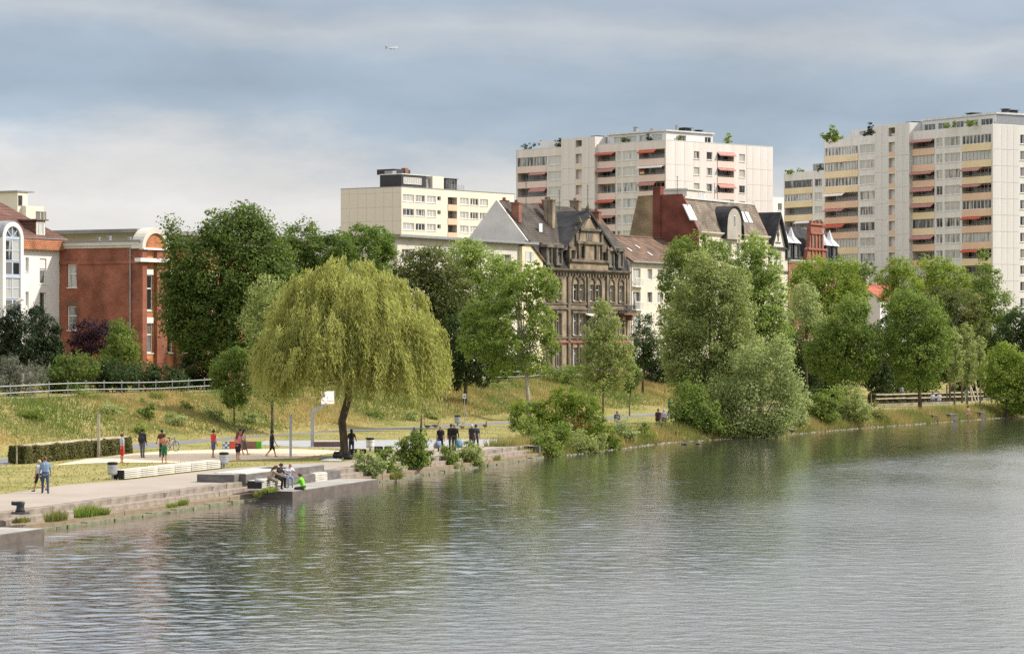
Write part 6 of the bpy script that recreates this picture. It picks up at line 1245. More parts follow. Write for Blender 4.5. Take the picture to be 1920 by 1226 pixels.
# --- uncountable growth: wild grass on the bank, grass at edges, reeds at the water
def blades(name, label, pos, hgt, m, rng, wid=.05, spread=.25, tint=None, cat='grass'):
    n = len(pos); d = rng.normal(size=(n, 3))*spread; d[:, 2] = 1; d /= np.linalg.norm(d, axis=1, keepdims=True)
    s = rng.normal(size=(n, 3)); s[:, 2] = 0; s /= np.maximum(np.linalg.norm(s, axis=1, keepdims=True), 1e-5); s *= wid*.5
    v = np.stack([pos-s, pos+s, pos+d*hgt[:, None]], 1).reshape(-1, 3)
    o = link(name, np_mesh(name, v, np.arange(n*3).reshape(n, 3), rng.rand(n) if tint is None else tint, 3), m)
    return tag(o, label, None, None, 'stuff')
L_('wildgrass', (.12,.165,.04), (.37,.29,.125), .4)
L_('umbel', (.50,.50,.42), (.62,.60,.50), .3)
def wild():
    rng = np.random.RandomState(11); n = 120000
    Y = 165+rng.rand(n)**.85*190; Bv = TPv = 16.4-.45*(324-Y); k = rng.rand(n)**.9; X = Bv+12-12.6*k
    z = np.array([gz(a, b)+(wob(a, b) if .02 < c < .94 else 0) for a, b, c in zip(X, Y, k)])-.03
    pat = .42+.35*np.sin(X*.35+Y*.11)+.3*np.sin(Y*.23-X*.2+1.3)+.2*np.sin(X*1.1+Y*.7)
    tint = np.clip(pat+.35*(rng.rand(n)-.5), 0, 1); h = (.16+.36*rng.rand(n)**2)*(.6+.6*np.clip(k*3, 0, 1)); h *= np.where(k < .12, .4, 1)
    blades('wild_grass', 'tall wild grass, green and straw coloured, on the bank', np.stack([X, Y, z], 1), h, M['wildgrass'], rng, .07, .3, tint)
    m = 1700; i = rng.choice(n, m); c = np.stack([X[i], Y[i], z[i]+h[i]*.9], 1)[(pat[i] < .55)]
    v, q = leaf_quads(c, rng.normal(size=(len(c), 3))*.4+np.array([0, -.3, 1]), .10, .9, rng)
    tag(link('wild_flowers', np_mesh('wild_flowers', v, q, rng.rand(len(c))), M['umbel']), 'small white flower heads among the bank grass', None, None, 'stuff')
    # river bank vegetation right of the quay
    n = 42000; Y = 196+rng.rand(n)*125; W_ = np.array([WL(y) for y in Y]); X = W_-.3-rng.rand(n)**1.2*3.4; z = np.array([gz(a, b) for a, b in zip(X, Y)])-.03
    blades('reeds', 'tall grass and reeds along the natural river bank', np.stack([X, Y, z], 1), .25+.65*rng.rand(n)**1.3, M['wildgrass'], rng, .07, .3, np.clip(.3+.4*rng.rand(n)+.25*np.sin(Y*.7), 0, 1))
    # pale stones along the waterline
    n = 1500; Y = 200+rng.rand(n)*115; W_ = np.array([WL(y) for y in Y]); X = W_+.25-rng.rand(n)**1.4*.9; z = np.array([gz(a, b) for a, b in zip(X, Y)]); z = np.maximum(z, ZW-.03); r = (.05+.12*rng.rand(n)**2)[:, None]
    oc = np.array([(1, 0, 0), (0, 1, 0), (-1, 0, 0), (0, -1, 0), (0, 0, .7), (0, 0, -.7)]); pv = (np.stack([X, Y, z], 1)[:, None, :]+oc[None]*r[:, None, :]*(.7+.6*rng.rand(n, 6, 1))).reshape(-1, 3)
    fc = np.array([(0, 1, 4), (1, 2, 4), (2, 3, 4), (3, 0, 4), (1, 0, 5), (2, 1, 5), (3, 2, 5), (0, 3, 5)]); tri = (np.arange(n)[:, None, None]*6+fc[None]).reshape(-1, 3)
    tag(link('shore_stones', np_mesh('shore_stones', pv, tri, None, 3), M['shore_stone']), 'pale stones along the natural waterline', None, None, 'stuff')
    # lawn fringe
    n = 50000; px = rng.rand(n)*2100-100; py = 760+rng.rand(n)**1.5*175; pos = []
    Yl = 41064/(py-HY); Xl = (px-960)*Yl/F
    Eg = np.array([EDGE(y) for y in Yl]); Bs = 16.4-.45*(324-Yl)+12
    def inside(poly):
        r = np.zeros(n, bool); j = len(poly)-1
        for i in range(len(poly)):
            xi, yi, xj, yj = *poly[i], *poly[j]; r ^= ((yi > py) != (yj > py)) & (px < (xj-xi)*(py-yi)/(yj-yi+1e-9)+xi); j = i
        return r
    ok = (Xl < Eg-1) & (Xl > Bs) & ~inside([(-600, 1010), (-180, 959), (0, 926), (120, 908), (236, 899), (425, 877), (560, 868), (640, 865), (700, 855), (730, 845), (800, 837), (960, 828), (1010, 832), (1000, 1010)]) & ~inside([(90, 874), (160, 860), (245, 850), (300, 845), (560, 841), (645, 844), (560, 860), (230, 869)]) & ~inside([(470, 834), (500, 825), (965, 822), (965, 830), (735, 844), (560, 839)])
    ok &= ~inside([(-120, 872), (0, 857), (285, 825), (575, 804), (780, 798), (920, 790), (1120, 779), (1400, 762), (1400, 770), (1120, 789), (920, 798), (780, 807), (575, 816), (285, 842), (0, 873), (-120, 892)])
    blades('lawn_grass', 'short yellow green lawn grass', np.stack([Xl, Yl, np.full(n, -.01)], 1)[ok], (.05+.09*rng.rand(n))[ok], M['wildgrass'], rng, .10, .5, np.clip(.3+.5*rng.rand(n)[ok], 0, 1))
wild()
def tuft(label, px, py, z, r, n, h, m='reed', name='weed_clump'):
    p = G(px, py, z); rng = np.random.RandomState(px); a = rng.rand(n)*2*math.pi; q = r*np.sqrt(rng.rand(n))
    s = q*np.cos(a); d = q*np.sin(a)*.35
    pos = np.stack([QT.x*s+QN.x*d, QT.y*s+QN.y*d, np.full(n, -.03)], 1); dd = rng.normal(size=(n, 3))*.35; dd[:, 2] = 1; hh = h*(.4+.6*rng.rand(n))
    sd_ = rng.normal(size=(n, 3)); sd_[:, 2] = 0; sd_ *= .018
    v = np.stack([pos-sd_, pos+sd_, pos+dd*hh[:, None]], 1).reshape(-1, 3)
    o = link(name, np_mesh(name, v, np.arange(n*3).reshape(n, 3), rng.rand(n), 3), M[m], None, (p.x, p.y, z)); return tag(o, label, 'weeds', 'weeds on the quay steps')
tuft('brownish weeds on the quay step just right of the bollard', 105, 975, -.24, .9, 420, .55)
tuft('tall green weeds on the quay step, largest tuft below the promenade edge', 162, 967, -.24, 1.0, 650, .6, 'shrub')
tuft('small weed tuft right of the largest weeds on the quay step', 195, 964, -.24, .4, 220, .4, 'shrub')
tuft('low weeds on the low wall between the bollard and the long bench end', 322, 950, -.45, .5, 200, .3, 'shrub')
tuft('small weed tuft on the low wall below the long white bench', 343, 946, -.45, .45, 240, .35, 'shrub')
tuft('weed tuft on the low wall left of the water deck', 485, 930, -.45, .4, 240, .4)
tuft('weeds at the left end of the water deck below the seated group', 505, 921, -.24, .8, 300, .3, 'shrub')
tuft('yellowish fern like weeds at the right of the water deck', 742, 897, -.45, .7, 420, .55)
tuft('small dry tuft on the steps below the strollers on the right', 932, 862, -.24, .5, 200, .4)
tuft('brown weeds in the corner recess beside the bollard', 40, 978, -.35, .7, 220, .3)

# ------------------------------------------------------------------ things on the bank
def railing():
    t = thing('railing', 'metal railing with two rails along the top of the bank', 'railing', (0, 0, 0))
    ys = []; Y = 200.0
    while Y < 350: ys.append(Y); Y += 2.3
    pts = [Vector((TP(y)-.2, y, gz(TP(y)-.2, y)+.05*math.sin(y*.3))) for y in ys]
    pm = MB().box(-.035, .035, -.035, .035, -.1, 1.12).ball((0, 0, 1.15), .055, 6, 4).mesh('post'); pm.materials.append(M['rail'])
    for i, p in enumerate(pts):
        link('post', pm, None, t, p)
        if i: 
            q = pts[i-1]
            for z in (1.02, .52, .10): MB().tube([q+Vector((0, 0, z)), p+Vector((0, 0, z))], .03 if z > .2 else .02, 5).obj('rail', M['rail_sheen'], t)
railing()
def bin_(px, py, label, body='galv', lid='black', h=.95, r=.27):
    p = G(px, py); t = thing('litter_bin', label, 'bin', p, R(20), 'litter bins')
    MB().box(-.05, .05, -.05, .05, 0, .3).box(-.14, .14, -.14, .14, 0, .03).obj('foot', M['grey_metal'], t)
    MB().tube([(0, 0, .26), (0, 0, .30), (0, 0, .70), (0, 0, h-.16)], [r*.82, r*.95, r, r], 16, sq=1).obj('body', M[body], t, smooth=False)
    MB().tube([(0, 0, h-.16), (0, 0, h-.13), (0, 0, h-.02), (0, 0, h)], [r*.9, r*1.02, r*1.02, r*.6], 16).obj('lid', M[lid], t)
    MB().tube([(0, 0, .34), (0, 0, .37)], r*1.03, 16).obj('hoop', M['grey_metal'], t); MB().tube([(0, 0, .66), (0, 0, .69)], r*1.03, 16).obj('hoop', M['grey_metal'], t)
    return t
bin_(211, 899, 'galvanised litter bin with black lid at the left end of the long white bench')
bin_(420, 878, 'galvanised litter bin with black lid at the right end of the long white bench')
bin_(694, 847, 'pale litter bin with black lid between the willow and the black cubes', 'white_render')
bin_(858, 799, 'small litter bin on the far side of the lawn by the sign post', 'galv', 'iron')
def post(px, py0, py1, label, w=.12):
    p = G(px, py0); h = (py0-py1)*p.y/F; t = thing('volleyball_post', label, 'post', p, 0, 'volleyball posts')
    MB().box(-w/2, w/2, -w/2, w/2, -.1, h).obj('shaft', M['wood'] if px < 300 else M['galv'], t); MB().box(-w/2-.01, w/2+.01, -w/2-.01, w/2+.01, h, h+.04).obj('cap', M['grey_metal'], t); MB().tube([(0, -w/2-.02, h-.15), (0, -w/2-.14, h-.15)], .02, 6).obj('hook', M['grey_metal'], t)
post(185, 857, 776, 'weathered volleyball post at the hedge, left of the sand court', .16); post(545, 858, 779, 'grey volleyball post at the right end of the sand court', .15)
def hoop():
    p = G(586, 837); k = p.y/F; t = thing('basketball_hoop', 'bent galvanised basketball pole with white backboard left of the willow trunk', 'basketball hoop', p, 0)
    h = 68*k; MB().bar((0, 0, -.1), (0, 0, h), .24).bar((0, 0, h-.06), (.95, -.2, h+.5), .2).box(-.2, .2, -.2, .2, 0, .04).obj('pole', M['galv'], t)
    z = (837-757)*k; b = MB().ext([(.62, -.5, z), (1.45, .25, z), (1.45, .25, z+.88), (.62, -.5, z+.88)], (.03, -.035, 0)); b.obj('backboard', M['awning_white'], t)
    r = MB(); n = 12; cx, cy = 1.25, -.42
    r.tube([(cx+.23*math.cos(2*math.pi*i/n), cy+.23*math.sin(2*math.pi*i/n), z+.2) for i in range(n+1)], .014, 5); r.obj('rim', M['awning_red'], t); MB().bar((.8, -.1, h+.42), (1.05, -.12, z+.3), .1).obj('bracket', M['galv'], t)
hoop()
def low_wall():
    a, b = G(588, 838), G(642, 838); t = thing('low_wall', 'low brown stone wall between the basketball pole and the willow trunk', 'wall', a, math.atan2(b.y-a.y, b.x-a.x)); L = (b-a).length
    for i in range(3): MB().box(L*i/3+.008, L*(i+1)/3-.008, 0, .45, -.05, .36+.004*i).obj('block', M['brownstone'], t)
low_wall()
M['paint_blue'] = mat('paint_blue', (.10,.22,.34), .7, .1, 3); M['paint_red'] = mat('paint_red', (.50,.08,.05), .7, .2, 3); M['paint_green'] = mat('paint_green', (.08,.32,.03), .7, .2, 3)
def painted_wall():
    a, b = G(417, 842), G(490, 842); t = thing('painted_wall', 'low wall with blue chequered, red, brown and green painted sections behind the players', 'wall', a, math.atan2(b.y-a.y, b.x-a.x)); L = (b-a).length
    cuts = [0, .18, .33, .60, .87, 1.0]; ms = ['paint_blue', 'paint_red', 'brownstone', 'brownstone', 'paint_green']
    for i in range(5): MB().box(L*cuts[i]+.006, L*cuts[i+1]-.006, 0, .5, -.05, .52).obj('block', M[ms[i]], t)
    for i in range(3):
        for j in range(3):
            if (i+j) % 2 == 0: MB().box(.03+i*.15, .17+i*.15, -.006, 0, .05+j*.15, .19+j*.15).obj('painted_square', M['white_paint'], t)
painted_wall()
def cube(px, py, s, label, name='seat_cube', m='black'):
    p = G(px, py); o = MB(); c = .03; q = s/2
    o.box(-q, q, -q, q, 0, s-c).add([(-q, -q, s-c), (q, -q, s-c), (q, q, s-c), (-q, q, s-c), (-q+c, -q+c, s), (q-c, -q+c, s), (q-c, q-c, s), (-q+c, q-c, s)], [(0, 1, 5, 4), (1, 2, 6, 5), (2, 3, 7, 6), (3, 0, 4, 7), (4, 5, 6, 7)])
    return tag(o.obj(name, M[m], None, p, R(25)), label, 'seat', 'black seat cubes')
cube(710, 849, .44, 'black seat cube, left one of the pair right of the litter bin'); cube(728, 848, .40, 'black seat cube, right one of the pair right of the litter bin')
def small_bench():
    a, b = G(656, 853), G(686, 853); t = thing('small_bench', 'small bench with a white top and dark blocks beside the willow trunk', 'bench', a, 0); L = (b-a).length
    MB().box(0, L*.42, 0, .5, 0, .36).obj('block', M['black'], t); MB().box(L*.6, L, .2, .7, 0, .36).obj('block', M['black'], t)
    for i in range(3): MB().box(-.02, L+.02, .02+i*.24, .24+i*.24, .362, .42).obj('slat', M['white_wood'], t)
small_bench()
def bollard():
    p = G(38, 963, .03); t = thing('mooring_bollard', 'black iron mooring bollard with a side horn on the quay edge', 'bollard', p, R(8))
    MB().tube([(0, 0, 0), (0, 0, .05), (0, 0, .09)], [.42, .42, .36], 8).obj('base_plate', M['iron'], t)
    MB().tube([(0, 0, .08), (0, 0, .2), (.01, 0, .35), (.02, 0, .46), (.02, 0, .52), (.02, 0, .54)], [.24, .18, .165, .18, .17, .09], 14).obj('body', M['iron'], t, smooth=True)
    MB().tube([(.05, 0, .44), (-.2, 0, .45), (-.36, 0, .46), (-.38, 0, .46)], [.10, .09, .085, .05], 10).obj('horn', M['iron'], t, smooth=True)
    for an in range(0, 360, 60): MB().tube([(.34*math.cos(R(an)), .34*math.sin(R(an)), .08), (.34*math.cos(R(an)), .34*math.sin(R(an)), .115)], .03, 6).obj('bolt', M['iron'], t)
bollard()
def street_lamp():
    Y = 226; x = (-6-960)*Y/F; t = thing('street_lamp', 'curved white headed street lamp in front of the white house', 'street lamp', (x, Y, 3.0), 0); k = Y/F; Z = lambda py: H-(py-HY)*k-3; X = lambda px: (px+6)*k
    MB().tube([(0, 0, 0), (0, 0, Z(640)), (X(-3), 0, Z(600)), (X(3), 0, Z(583)), (X(14), 0, Z(572)), (X(32), 0, Z(568))], [.09, .07, .055, .05, .045, .04], 8).obj('pole', M['galv'], t)
    MB().tube([(X(29), 0, Z(566.5)), (X(34), 0, Z(564)), (X(42), 0, Z(561)), (X(46), 0, Z(561))], [.05, .15, .16, .05], 8, sq=.8).obj('lamp_head', M['white_paint'], t)
street_lamp()
def sign():
    p = G(871, 794); k = p.y/F; t = thing('sign_post', 'small white sign on a thin post behind the lawn', 'sign', p, 0); h = 56*k
    MB().tube([(0, 0, 0), (0, 0, h)], .035, 6).obj('post', M['galv'], t); MB().box(-.15, .15, -.05, -.03, h-.42, h).obj('panel', M['white_paint'], t)
    MB().box(-.09, .09, -.054, -.0501, h-.30, h-.16).obj('symbol', M['paint_blue'], t)
sign()
def pergola():
    Y = 322.0; t = thing('timber_frame', 'brown timber play frame at the far playground on the right', 'play frame', ((1805-960)*Y/F, Y, 0), 0); k = Y/F; X = lambda px: (px-1805)*k; Z = lambda py: H-(py-HY)*k
    for a, b, r in (((1781, 752), (1781, 716), .13), ((1804, 752), (1804, 700), .13), ((1776, 752), (1775, 722), .08)): MB().tube([(X(a[0]), 0, 0), (X(b[0]), 0, Z(b[1]))], r, 7).obj('post', M['wood_dark'], t)
    for (x0, x1) in ((1830, 1814), (1822, 1817), (1834, 1828)): MB().tube([(X(x0), -.5, 0), (X(x1), .2, Z(707))], .09, 6).obj('strut', M['wood'], t)
    MB().bar((X(1812), 0, Z(708)), (X(1832), 0, Z(708)), .5, .18).obj('beam', M['wood_dark'], t); MB().bar((X(1776), 0, Z(722)), (X(1806), .5, Z(712)), .12).obj('beam', M['wood'], t)
pergola()
def terrace():
    a, b = G(1642, 762), G(1790, 757); t = thing('terrace_edge', 'long low pale kerb in front of the far playground hedge', 'kerb', a, math.atan2(b.y-a.y, b.x-a.x)); L = (b-a).length; n = 7
    for i in range(n): MB().box(L*i/n+.01, L*(i+1)/n-.01, 0, .6, -.05, .26).obj('block', M['quay_stone'], t)
terrace()
for i, (px, py, w, h, lab) in enumerate(((1733, 792, .45, .62, 'upright stone slab at the far waterline, leftmost'), (1778, 790, .45, .62, 'upright stone slab at the far waterline, second from the left'), (1812, 788, .9, .62, 'wide stone slab at the far waterline where a person sits'), (1866, 784, .42, .62, 'upright stone slab at the far waterline, rightmost'))):
    p = G(px, py, -.75); p.x -= 1.1; p.y += .6; r = random.Random(i); t = thing('stone_slab', lab, 'stone', (p.x, p.y, -.8), R(28), 'stone slabs at the water'); j = lambda: r.uniform(-.06, .06)
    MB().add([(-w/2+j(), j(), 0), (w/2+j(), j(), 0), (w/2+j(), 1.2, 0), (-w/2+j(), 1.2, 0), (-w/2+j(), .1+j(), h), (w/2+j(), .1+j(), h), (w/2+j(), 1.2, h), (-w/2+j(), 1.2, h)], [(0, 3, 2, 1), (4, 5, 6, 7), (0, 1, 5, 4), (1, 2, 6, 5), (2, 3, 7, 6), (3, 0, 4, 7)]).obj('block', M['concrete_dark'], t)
    MB().box(-w/2-.05, w/2+.05, .08, 1.3, h+.002, h+.06).obj('cap', M['quay_stone'], t)
def bicycle(px, py, rz, label, lying=False):
    p = G(px, py); t = thing('bicycle', label, 'bicycle', p, R(rz)); 
    if lying: t.rotation_euler = (R(78), 0, R(rz)); t.location.z = .08
    def wheel(x):
        n = 18; w = MB().tube([(x+.33*math.cos(2*math.pi*i/n), 0, .35+.33*math.sin(2*math.pi*i/n)) for i in range(n+1)], .022, 6).obj('wheel', M['black'], t)
        s = MB()
        for i in range(6): s.tube([(x, 0, .35), (x+.32*math.cos(math.pi*i/3), 0, .35+.32*math.sin(math.pi*i/3))], .006, 4)
        s.tube([(x, -.05, .35), (x, .05, .35)], .03, 6); s.obj('spokes', M['galv'], w)
    wheel(-.52); wheel(.52)
    f = MB()
    for a, b in (((-.52, 0, .35), (-.15, 0, .32)), ((-.52, 0, .35), (-.25, 0, .82)), ((-.15, 0, .32), (-.27, 0, .90)), ((-.15, 0, .32), (.34, 0, .76)), ((-.25, 0, .80), (.32, 0, .86)), ((.30, 0, .98), (.52, 0, .35))): f.tube([a, b], .022, 6)
    f.obj('frame', M['black'], t); MB().tube([(.36, -.3, 1.02), (.32, -.1, 1.0), (.32, .1, 1.0), (.36, .3, 1.02)], .018, 6).obj('handlebar', M['galv'], t); MB().tube([(-.42, 0, .93), (-.28, 0, .94), (-.14, 0, .93)], [.08, .07, .03], 7, sq=.5).obj('saddle', M['black'], t)
    MB().tube([(-.15, -.1, .32), (-.15, .1, .32)], .05, 8).obj('crank', M['galv'], t)
bicycle(322, 847, 62, 'dark bicycle standing behind the shirtless player'); bicycle(1690, 774, 20, 'dark bicycle lying on the far lawn left of the dark linden', True)
def bird(px, py, z, rz, label, s=1.0, swim=False, m='bird_grey', name='goose', cat='goose', group='geese on the lawn'):
    p = G(px, py, z); t = thing(name, label, cat, p, R(rz), group); h = 0 if swim else .22
    sp = [(-.34, .20, .02), (-.24, .19, .07), (-.08, .17, .13), (.08, .18, .135), (.18, .24, .09), (.23, .36, .05), (.25, .48, .042), (.29, .53, .05), (.34, .52, .035), (.40, .505, .012)]
    MB().tube([(x*s, 0, (zz-(.12 if swim else 0)+h*.6)*s) for x, zz, r in sp], [r*s for *_, r in sp], 10).obj('body', M[m], t, smooth=True)
    for sd in (-1, 1):
        MB().tube([(.14*s, sd*.10*s, (.20-(.12 if swim else 0)+h*.6)*s), (-.1*s, sd*.14*s, (.21-(.12 if swim else 0)+h*.6)*s), (-.36*s, sd*.05*s, (.2-(.12 if swim else 0)+h*.6)*s)], [.03*s, .07*s, .015*s], 7).obj('wing', M['bird_dark'], t, smooth=True)
        if not swim: MB().tube([(0, sd*.06*s, (.16+h*.5)*s), (.02*s, sd*.06*s, .02*s), (.10*s, sd*.07*s, .01*s)], .014*s, 5).obj('leg', M['paint_orange'], t)
M['bird_grey'] = mat('bird_grey', (.20,.17,.13), .8, .3, 8); M['bird_dark'] = mat('bird_dark', (.09,.075,.06), .8, .3, 8); M['paint_orange'] = mat('paint_orange', (.5,.2,.03), .7)
bird(801, 806, 0, 160, 'grazing goose on the lawn, leftmost one near the young linden'); bird(817, 805, 0, 10, 'goose on the lawn directly behind the black shirted stroller'); bird(867, 807, 0, 80, 'goose on the lawn behind the two strollers with the blue bag'); bird(910, 805, 0, -70, 'goose on the lawn, rightmost one')
bird(1282, 833, ZW, 170, 'duck swimming at the riverside willow, left one', .8, True, name='duck', cat='duck', group='ducks'); bird(1310, 832.5, ZW, 20, 'duck swimming at the riverside willow, right one', .8, True, name='duck', cat='duck', group='ducks'); bird(1485, 814, -.8, 190, 'duck resting on the shore right of the silver bush', 1.0, False, name='duck', cat='duck', group='ducks')
def plane():
    Y = 6200.0; p = P(735, 91, Y); t = thing('airliner', 'small white airliner high in the sky', 'airplane', p, R(0)); t.rotation_euler = (R(4), R(-4), R(-35)); s = 1.0
    MB().tube([(-17, 0, 1.2), (-12, 0, .4), (-6, 0, 0), (10, 0, 0), (14, 0, -.3), (16.5, 0, -.7)], [.4, 1.4, 1.9, 1.9, 1.5, .3], 12).obj('fuselage', M['white_paint'], t, smooth=True)
    for sd in (-1, 1):
        MB().ext([(4, sd*1.5, -1), (-2.5, sd*1.5, -1), (-6, sd*17, 1.2), (-4.4, sd*17, 1.2)], (0, 0, .35)).obj('wing', M['grey_metal'], t); MB().ext([(-12, sd*.6, 1), (-15.5, sd*.6, 1), (-17, sd*6, 1.6), (-15.6, sd*6, 1.6)], (0, 0, .2)).obj('tailplane', M['grey_metal'], t); MB().tube([(3.2, sd*5.5, -2), (-.8, sd*5.5, -1.9)], [1.0, .7], 10).obj('engine', M['grey_metal'], t)
    MB().ext([(-11, -.15, 1.4), (-16, -.15, 1.6), (-18.4, -.15, 7.5), (-16, -.15, 7.5)], (0, .3, 0)).obj('fin', M['grey_metal'], t)
plane()
# planted terraces on the towers
TPG = 'plants on the tower terraces'
for px, lo, m, Y, lab, z in ((1022, [(1016, 270, 5, 6), (1024, 271, 5, 5)], 'dark', 517, 'potted shrubs at the left end of the pink tower roof terrace', 278), (1046, [(1044, 270, 4, 7), (1050, 268, 4, 9)], 'dark', 512, 'dark upright shrubs beside the pink tower stair head', 277),
    (990, [(984, 275, 6, 4), (998, 273, 6, 4)], 'dark', 523, 'low dark planting on the far left parapet of the pink tower', 283), (1172, [(1170, 262, 6, 6), (1180, 264, 5, 4)], 'shrub', 500, 'green bush on the pink tower terrace, middle', 267), (1214, [(1214, 256, 4, 7), (1218, 261, 5, 4)], 'dark', 494, 'small conifer on the pink tower terrace near its corner', 264),
    (1272, [(1270, 257, 7, 5), (1279, 256, 4, 4)], 'shrub', 495, 'green bush on the pink tower right hand terrace', 265), (1366, [(1367, 255, 4, 8, 0), (1365, 264, 8, 5)], 'poplar', 506, 'blue green young conifer tree at the back of the pink tower roof', 276),
    (1558, [(1548, 256, 9, 7), (1562, 254, 11, 9), (1573, 256, 8, 7), (1562, 245, 9, 9)], 'bright', 494, 'large light green bush on the left corner of the right tower roof', 267), (1633, [(1633, 240, 5, 11, 0), (1633, 248, 7, 6, 0), (1622, 251, 8, 3)], 'yew', 492, 'dark clipped cone on the right tower roof beside the stair head', 253),
    (1778, [(1774, 235, 8, 4), (1790, 232, 4, 5)], 'shrub', 486, 'green planter on the right tower terrace, left one', 240), (1818, [(1816, 230, 8, 4), (1826, 230, 5, 4)], 'shrub', 482, 'green planter on the right tower terrace, right one', 236), (1868, [(1867, 228, 6, 4)], 'bright', 482, 'yellow green planter at the right tower corner', 233),
    (1490, [(1480, 322, 9, 5), (1500, 321, 8, 5)], 'shrub', 592, 'planting on the roof of the lower yellow balconied block, left', 326), (1537, [(1538, 315, 6, 7)], 'dark', 584, 'dark bush on the roof of the lower yellow balconied block, right', 323)):
    veg('terrace_plant', lab, 'plant', Y, px, lo, m, .3, 2.4, 0, stems=2, group=TPG, clump=.3, z=P(px, z, Y).z, per=14)

# ------------------------------------------------------------------ people
_cm = {}
def cmat(c, r=.85):
    k = tuple(round(x, 3) for x in c)
    if k not in _cm: _cm[k] = mat('cloth', c, r, .12, 12)
    return _cm[k]
SKIN = (.42,.23,.15)
def person(label, px, py, h=1.75, face=0, z=0.0, legs=((0, 2), (0, 2)), arms=((4, 12, 8), (4, 12, 8)), lean=0, shirt=(.1,.1,.1), pants=(.05,.05,.06), hair=(.03,.02,.015), skin=SKIN, shoes=(.03,.03,.03), sleeve='short', leg='long', hairdo='short', seat=None, skirt=False, dy=0, headturn=0):
    p = G(px, py, z); sc_ = h/1.75
    V = Vector; zn = {'skin': 0, 'shirt': 1, 'pants': 2, 'shoe': 3}
    segs = []        # a, b, ra, rb, zone
    la = R(lean); up = V((0, math.sin(la), math.cos(la))); fw = V((0, math.cos(la), -math.sin(la)))
    pel = V((0, 0, 0))
    T = lambda x, f, u: pel+V((x, 0, 0))+fw*f+up*u
    hem_leg = {'long': 2, 'short': .1, 'bare': 0}[leg]
    ank = []
    for sd, (sw, bd) in zip((-1, 1), legs):
        hip = V((sd*.095, 0, -.02)); s1 = R(sw); d1 = V((sd*.03, math.sin(s1), -math.cos(s1))); kn = hip+d1*.43
        s2 = R(sw-bd); d2 = V((sd*.01, math.sin(s2), -math.cos(s2))); an = kn+d2*.42; ank.append(an)
        cl = .012 if leg == 'long' else 0
        th = 2 if leg != 'bare' else 0
        if leg == 'short': segs += [(hip, kn*.92+hip*.08, .098, .085, 2), (kn*.95+hip*.05, kn, .058, .056, 0)]
        else: segs.append((hip, kn, .095, .064+cl, 2))
        segs.append((kn, kn.lerp(an, .35), .056+cl, .057+cl, 2 if leg == 'long' else 0)); segs.append((kn.lerp(an, .35), an, .057+cl, .038+cl*1.6, 2 if leg == 'long' else 0))
        toe = V((0, math.cos(min(0, s2)*.4), -.28 if s2 > -.3 else -.6)).normalized()
        segs.append((an+V((0, -.03, -.035)), an+V((sd*.03, .15, -.055)), .043, .034, 3))
    segs += [(V((-.05, 0, .02)), V((.05, 0, .02)), .125, .125, 2)]
    if skirt:
        segs += [(V((0, 0, .05)), V((0, .03, -.38)), .14, .20, 2)]
    tors = [(-.02, .125), (.12, .118), (.26, .128), (.38, .13), (.47, .09)]
    tz = 1 if sleeve != 'none' else 0
    for i in range(4):
        for x in (-.05, .05): segs.append((T(x, 0, tors[i][0]), T(x*(1.3 if i > 1 else 1), 0, tors[i+1][0]), tors[i][1]*(.93), tors[i+1][1]*.93, tz if i else (1 if tz else 2)))
    nk = T(0, .0, .5); hd = T(0, .035, .675)
    segs.append((nk, T(0, .02, .60), .055, .05, 0))
    segs.append((T(0, .025, .635), T(0, .03, .715), .078, .092, 0)); segs.append((T(0, .115, .655), T(0, .125, .645), .016, .018, 0))
    for sd in (-1, 1): segs.append((T(sd*.088, .03, .66), T(sd*.092, .03, .68), .018, .018, 0))
    hands = []
    for sd, (sw, bd, ab) in zip((-1, 1), arms):
        sh = T(sd*.185, 0, .44); s1 = R(sw)+la*.3; a1 = R(ab); d1 = V((sd*math.sin(a1), math.sin(s1)*math.cos(a1), -math.cos(s1)*math.cos(a1))); el = sh+d1*.29
        s2 = R(sw+bd); a2 = a1*.4; d2 = V((sd*math.sin(a2), math.sin(s2)*math.cos(a2), -math.cos(s2)*math.cos(a2))); wr = el+d2*.25
        segs.append((T(sd*.13, 0, .44), sh, .075, .068, tz))
        m1 = sh.lerp(el, .6); segs.append((sh, m1, .062, .056, tz if sleeve != 'none' else 0)); segs.append((m1, el, .046, .042, 1 if sleeve == 'long' else 0)); segs.append((el, wr, .043, .030, 1 if sleeve == 'long' else 0))
        segs.append((wr, wr+d2*.09, .034, .036, 0)); hands.append((wr+d2*.09, d2, sd))
    low = min(a.z for a in ank)-.085
    off = -low if seat is None else seat
    mb = MB()
    for a, b, ra, rb, zz in segs:
        d = b-a; n = 3
        mb.tube([a.lerp(b, i/2) for i in range(3)], [ra+(rb-ra)*i/2 for i in range(3)], 8); mb.ball(a, ra, 8, 6); mb.ball(b, rb, 8, 6)
    me = mb.mesh('body'); o = bpy.data.objects.new('tmp', me); COL.objects.link(o)
    md = o.modifiers.new('r', 'REMESH'); md.mode = 'VOXEL'; md.voxel_size = .027; md2 = o.modifiers.new('s', 'SMOOTH'); md2.factor = .5; md2.iterations = 2
    dg = bpy.context.evaluated_depsgraph_get(); ev = o.evaluated_get(dg); m2 = bpy.data.meshes.new_from_object(ev, depsgraph=dg); bpy.data.objects.remove(o); bpy.data.meshes.remove(me)
    # fingers grown onto the palms
    bm = bmesh.new(); bm.from_mesh(m2); fb = MB()
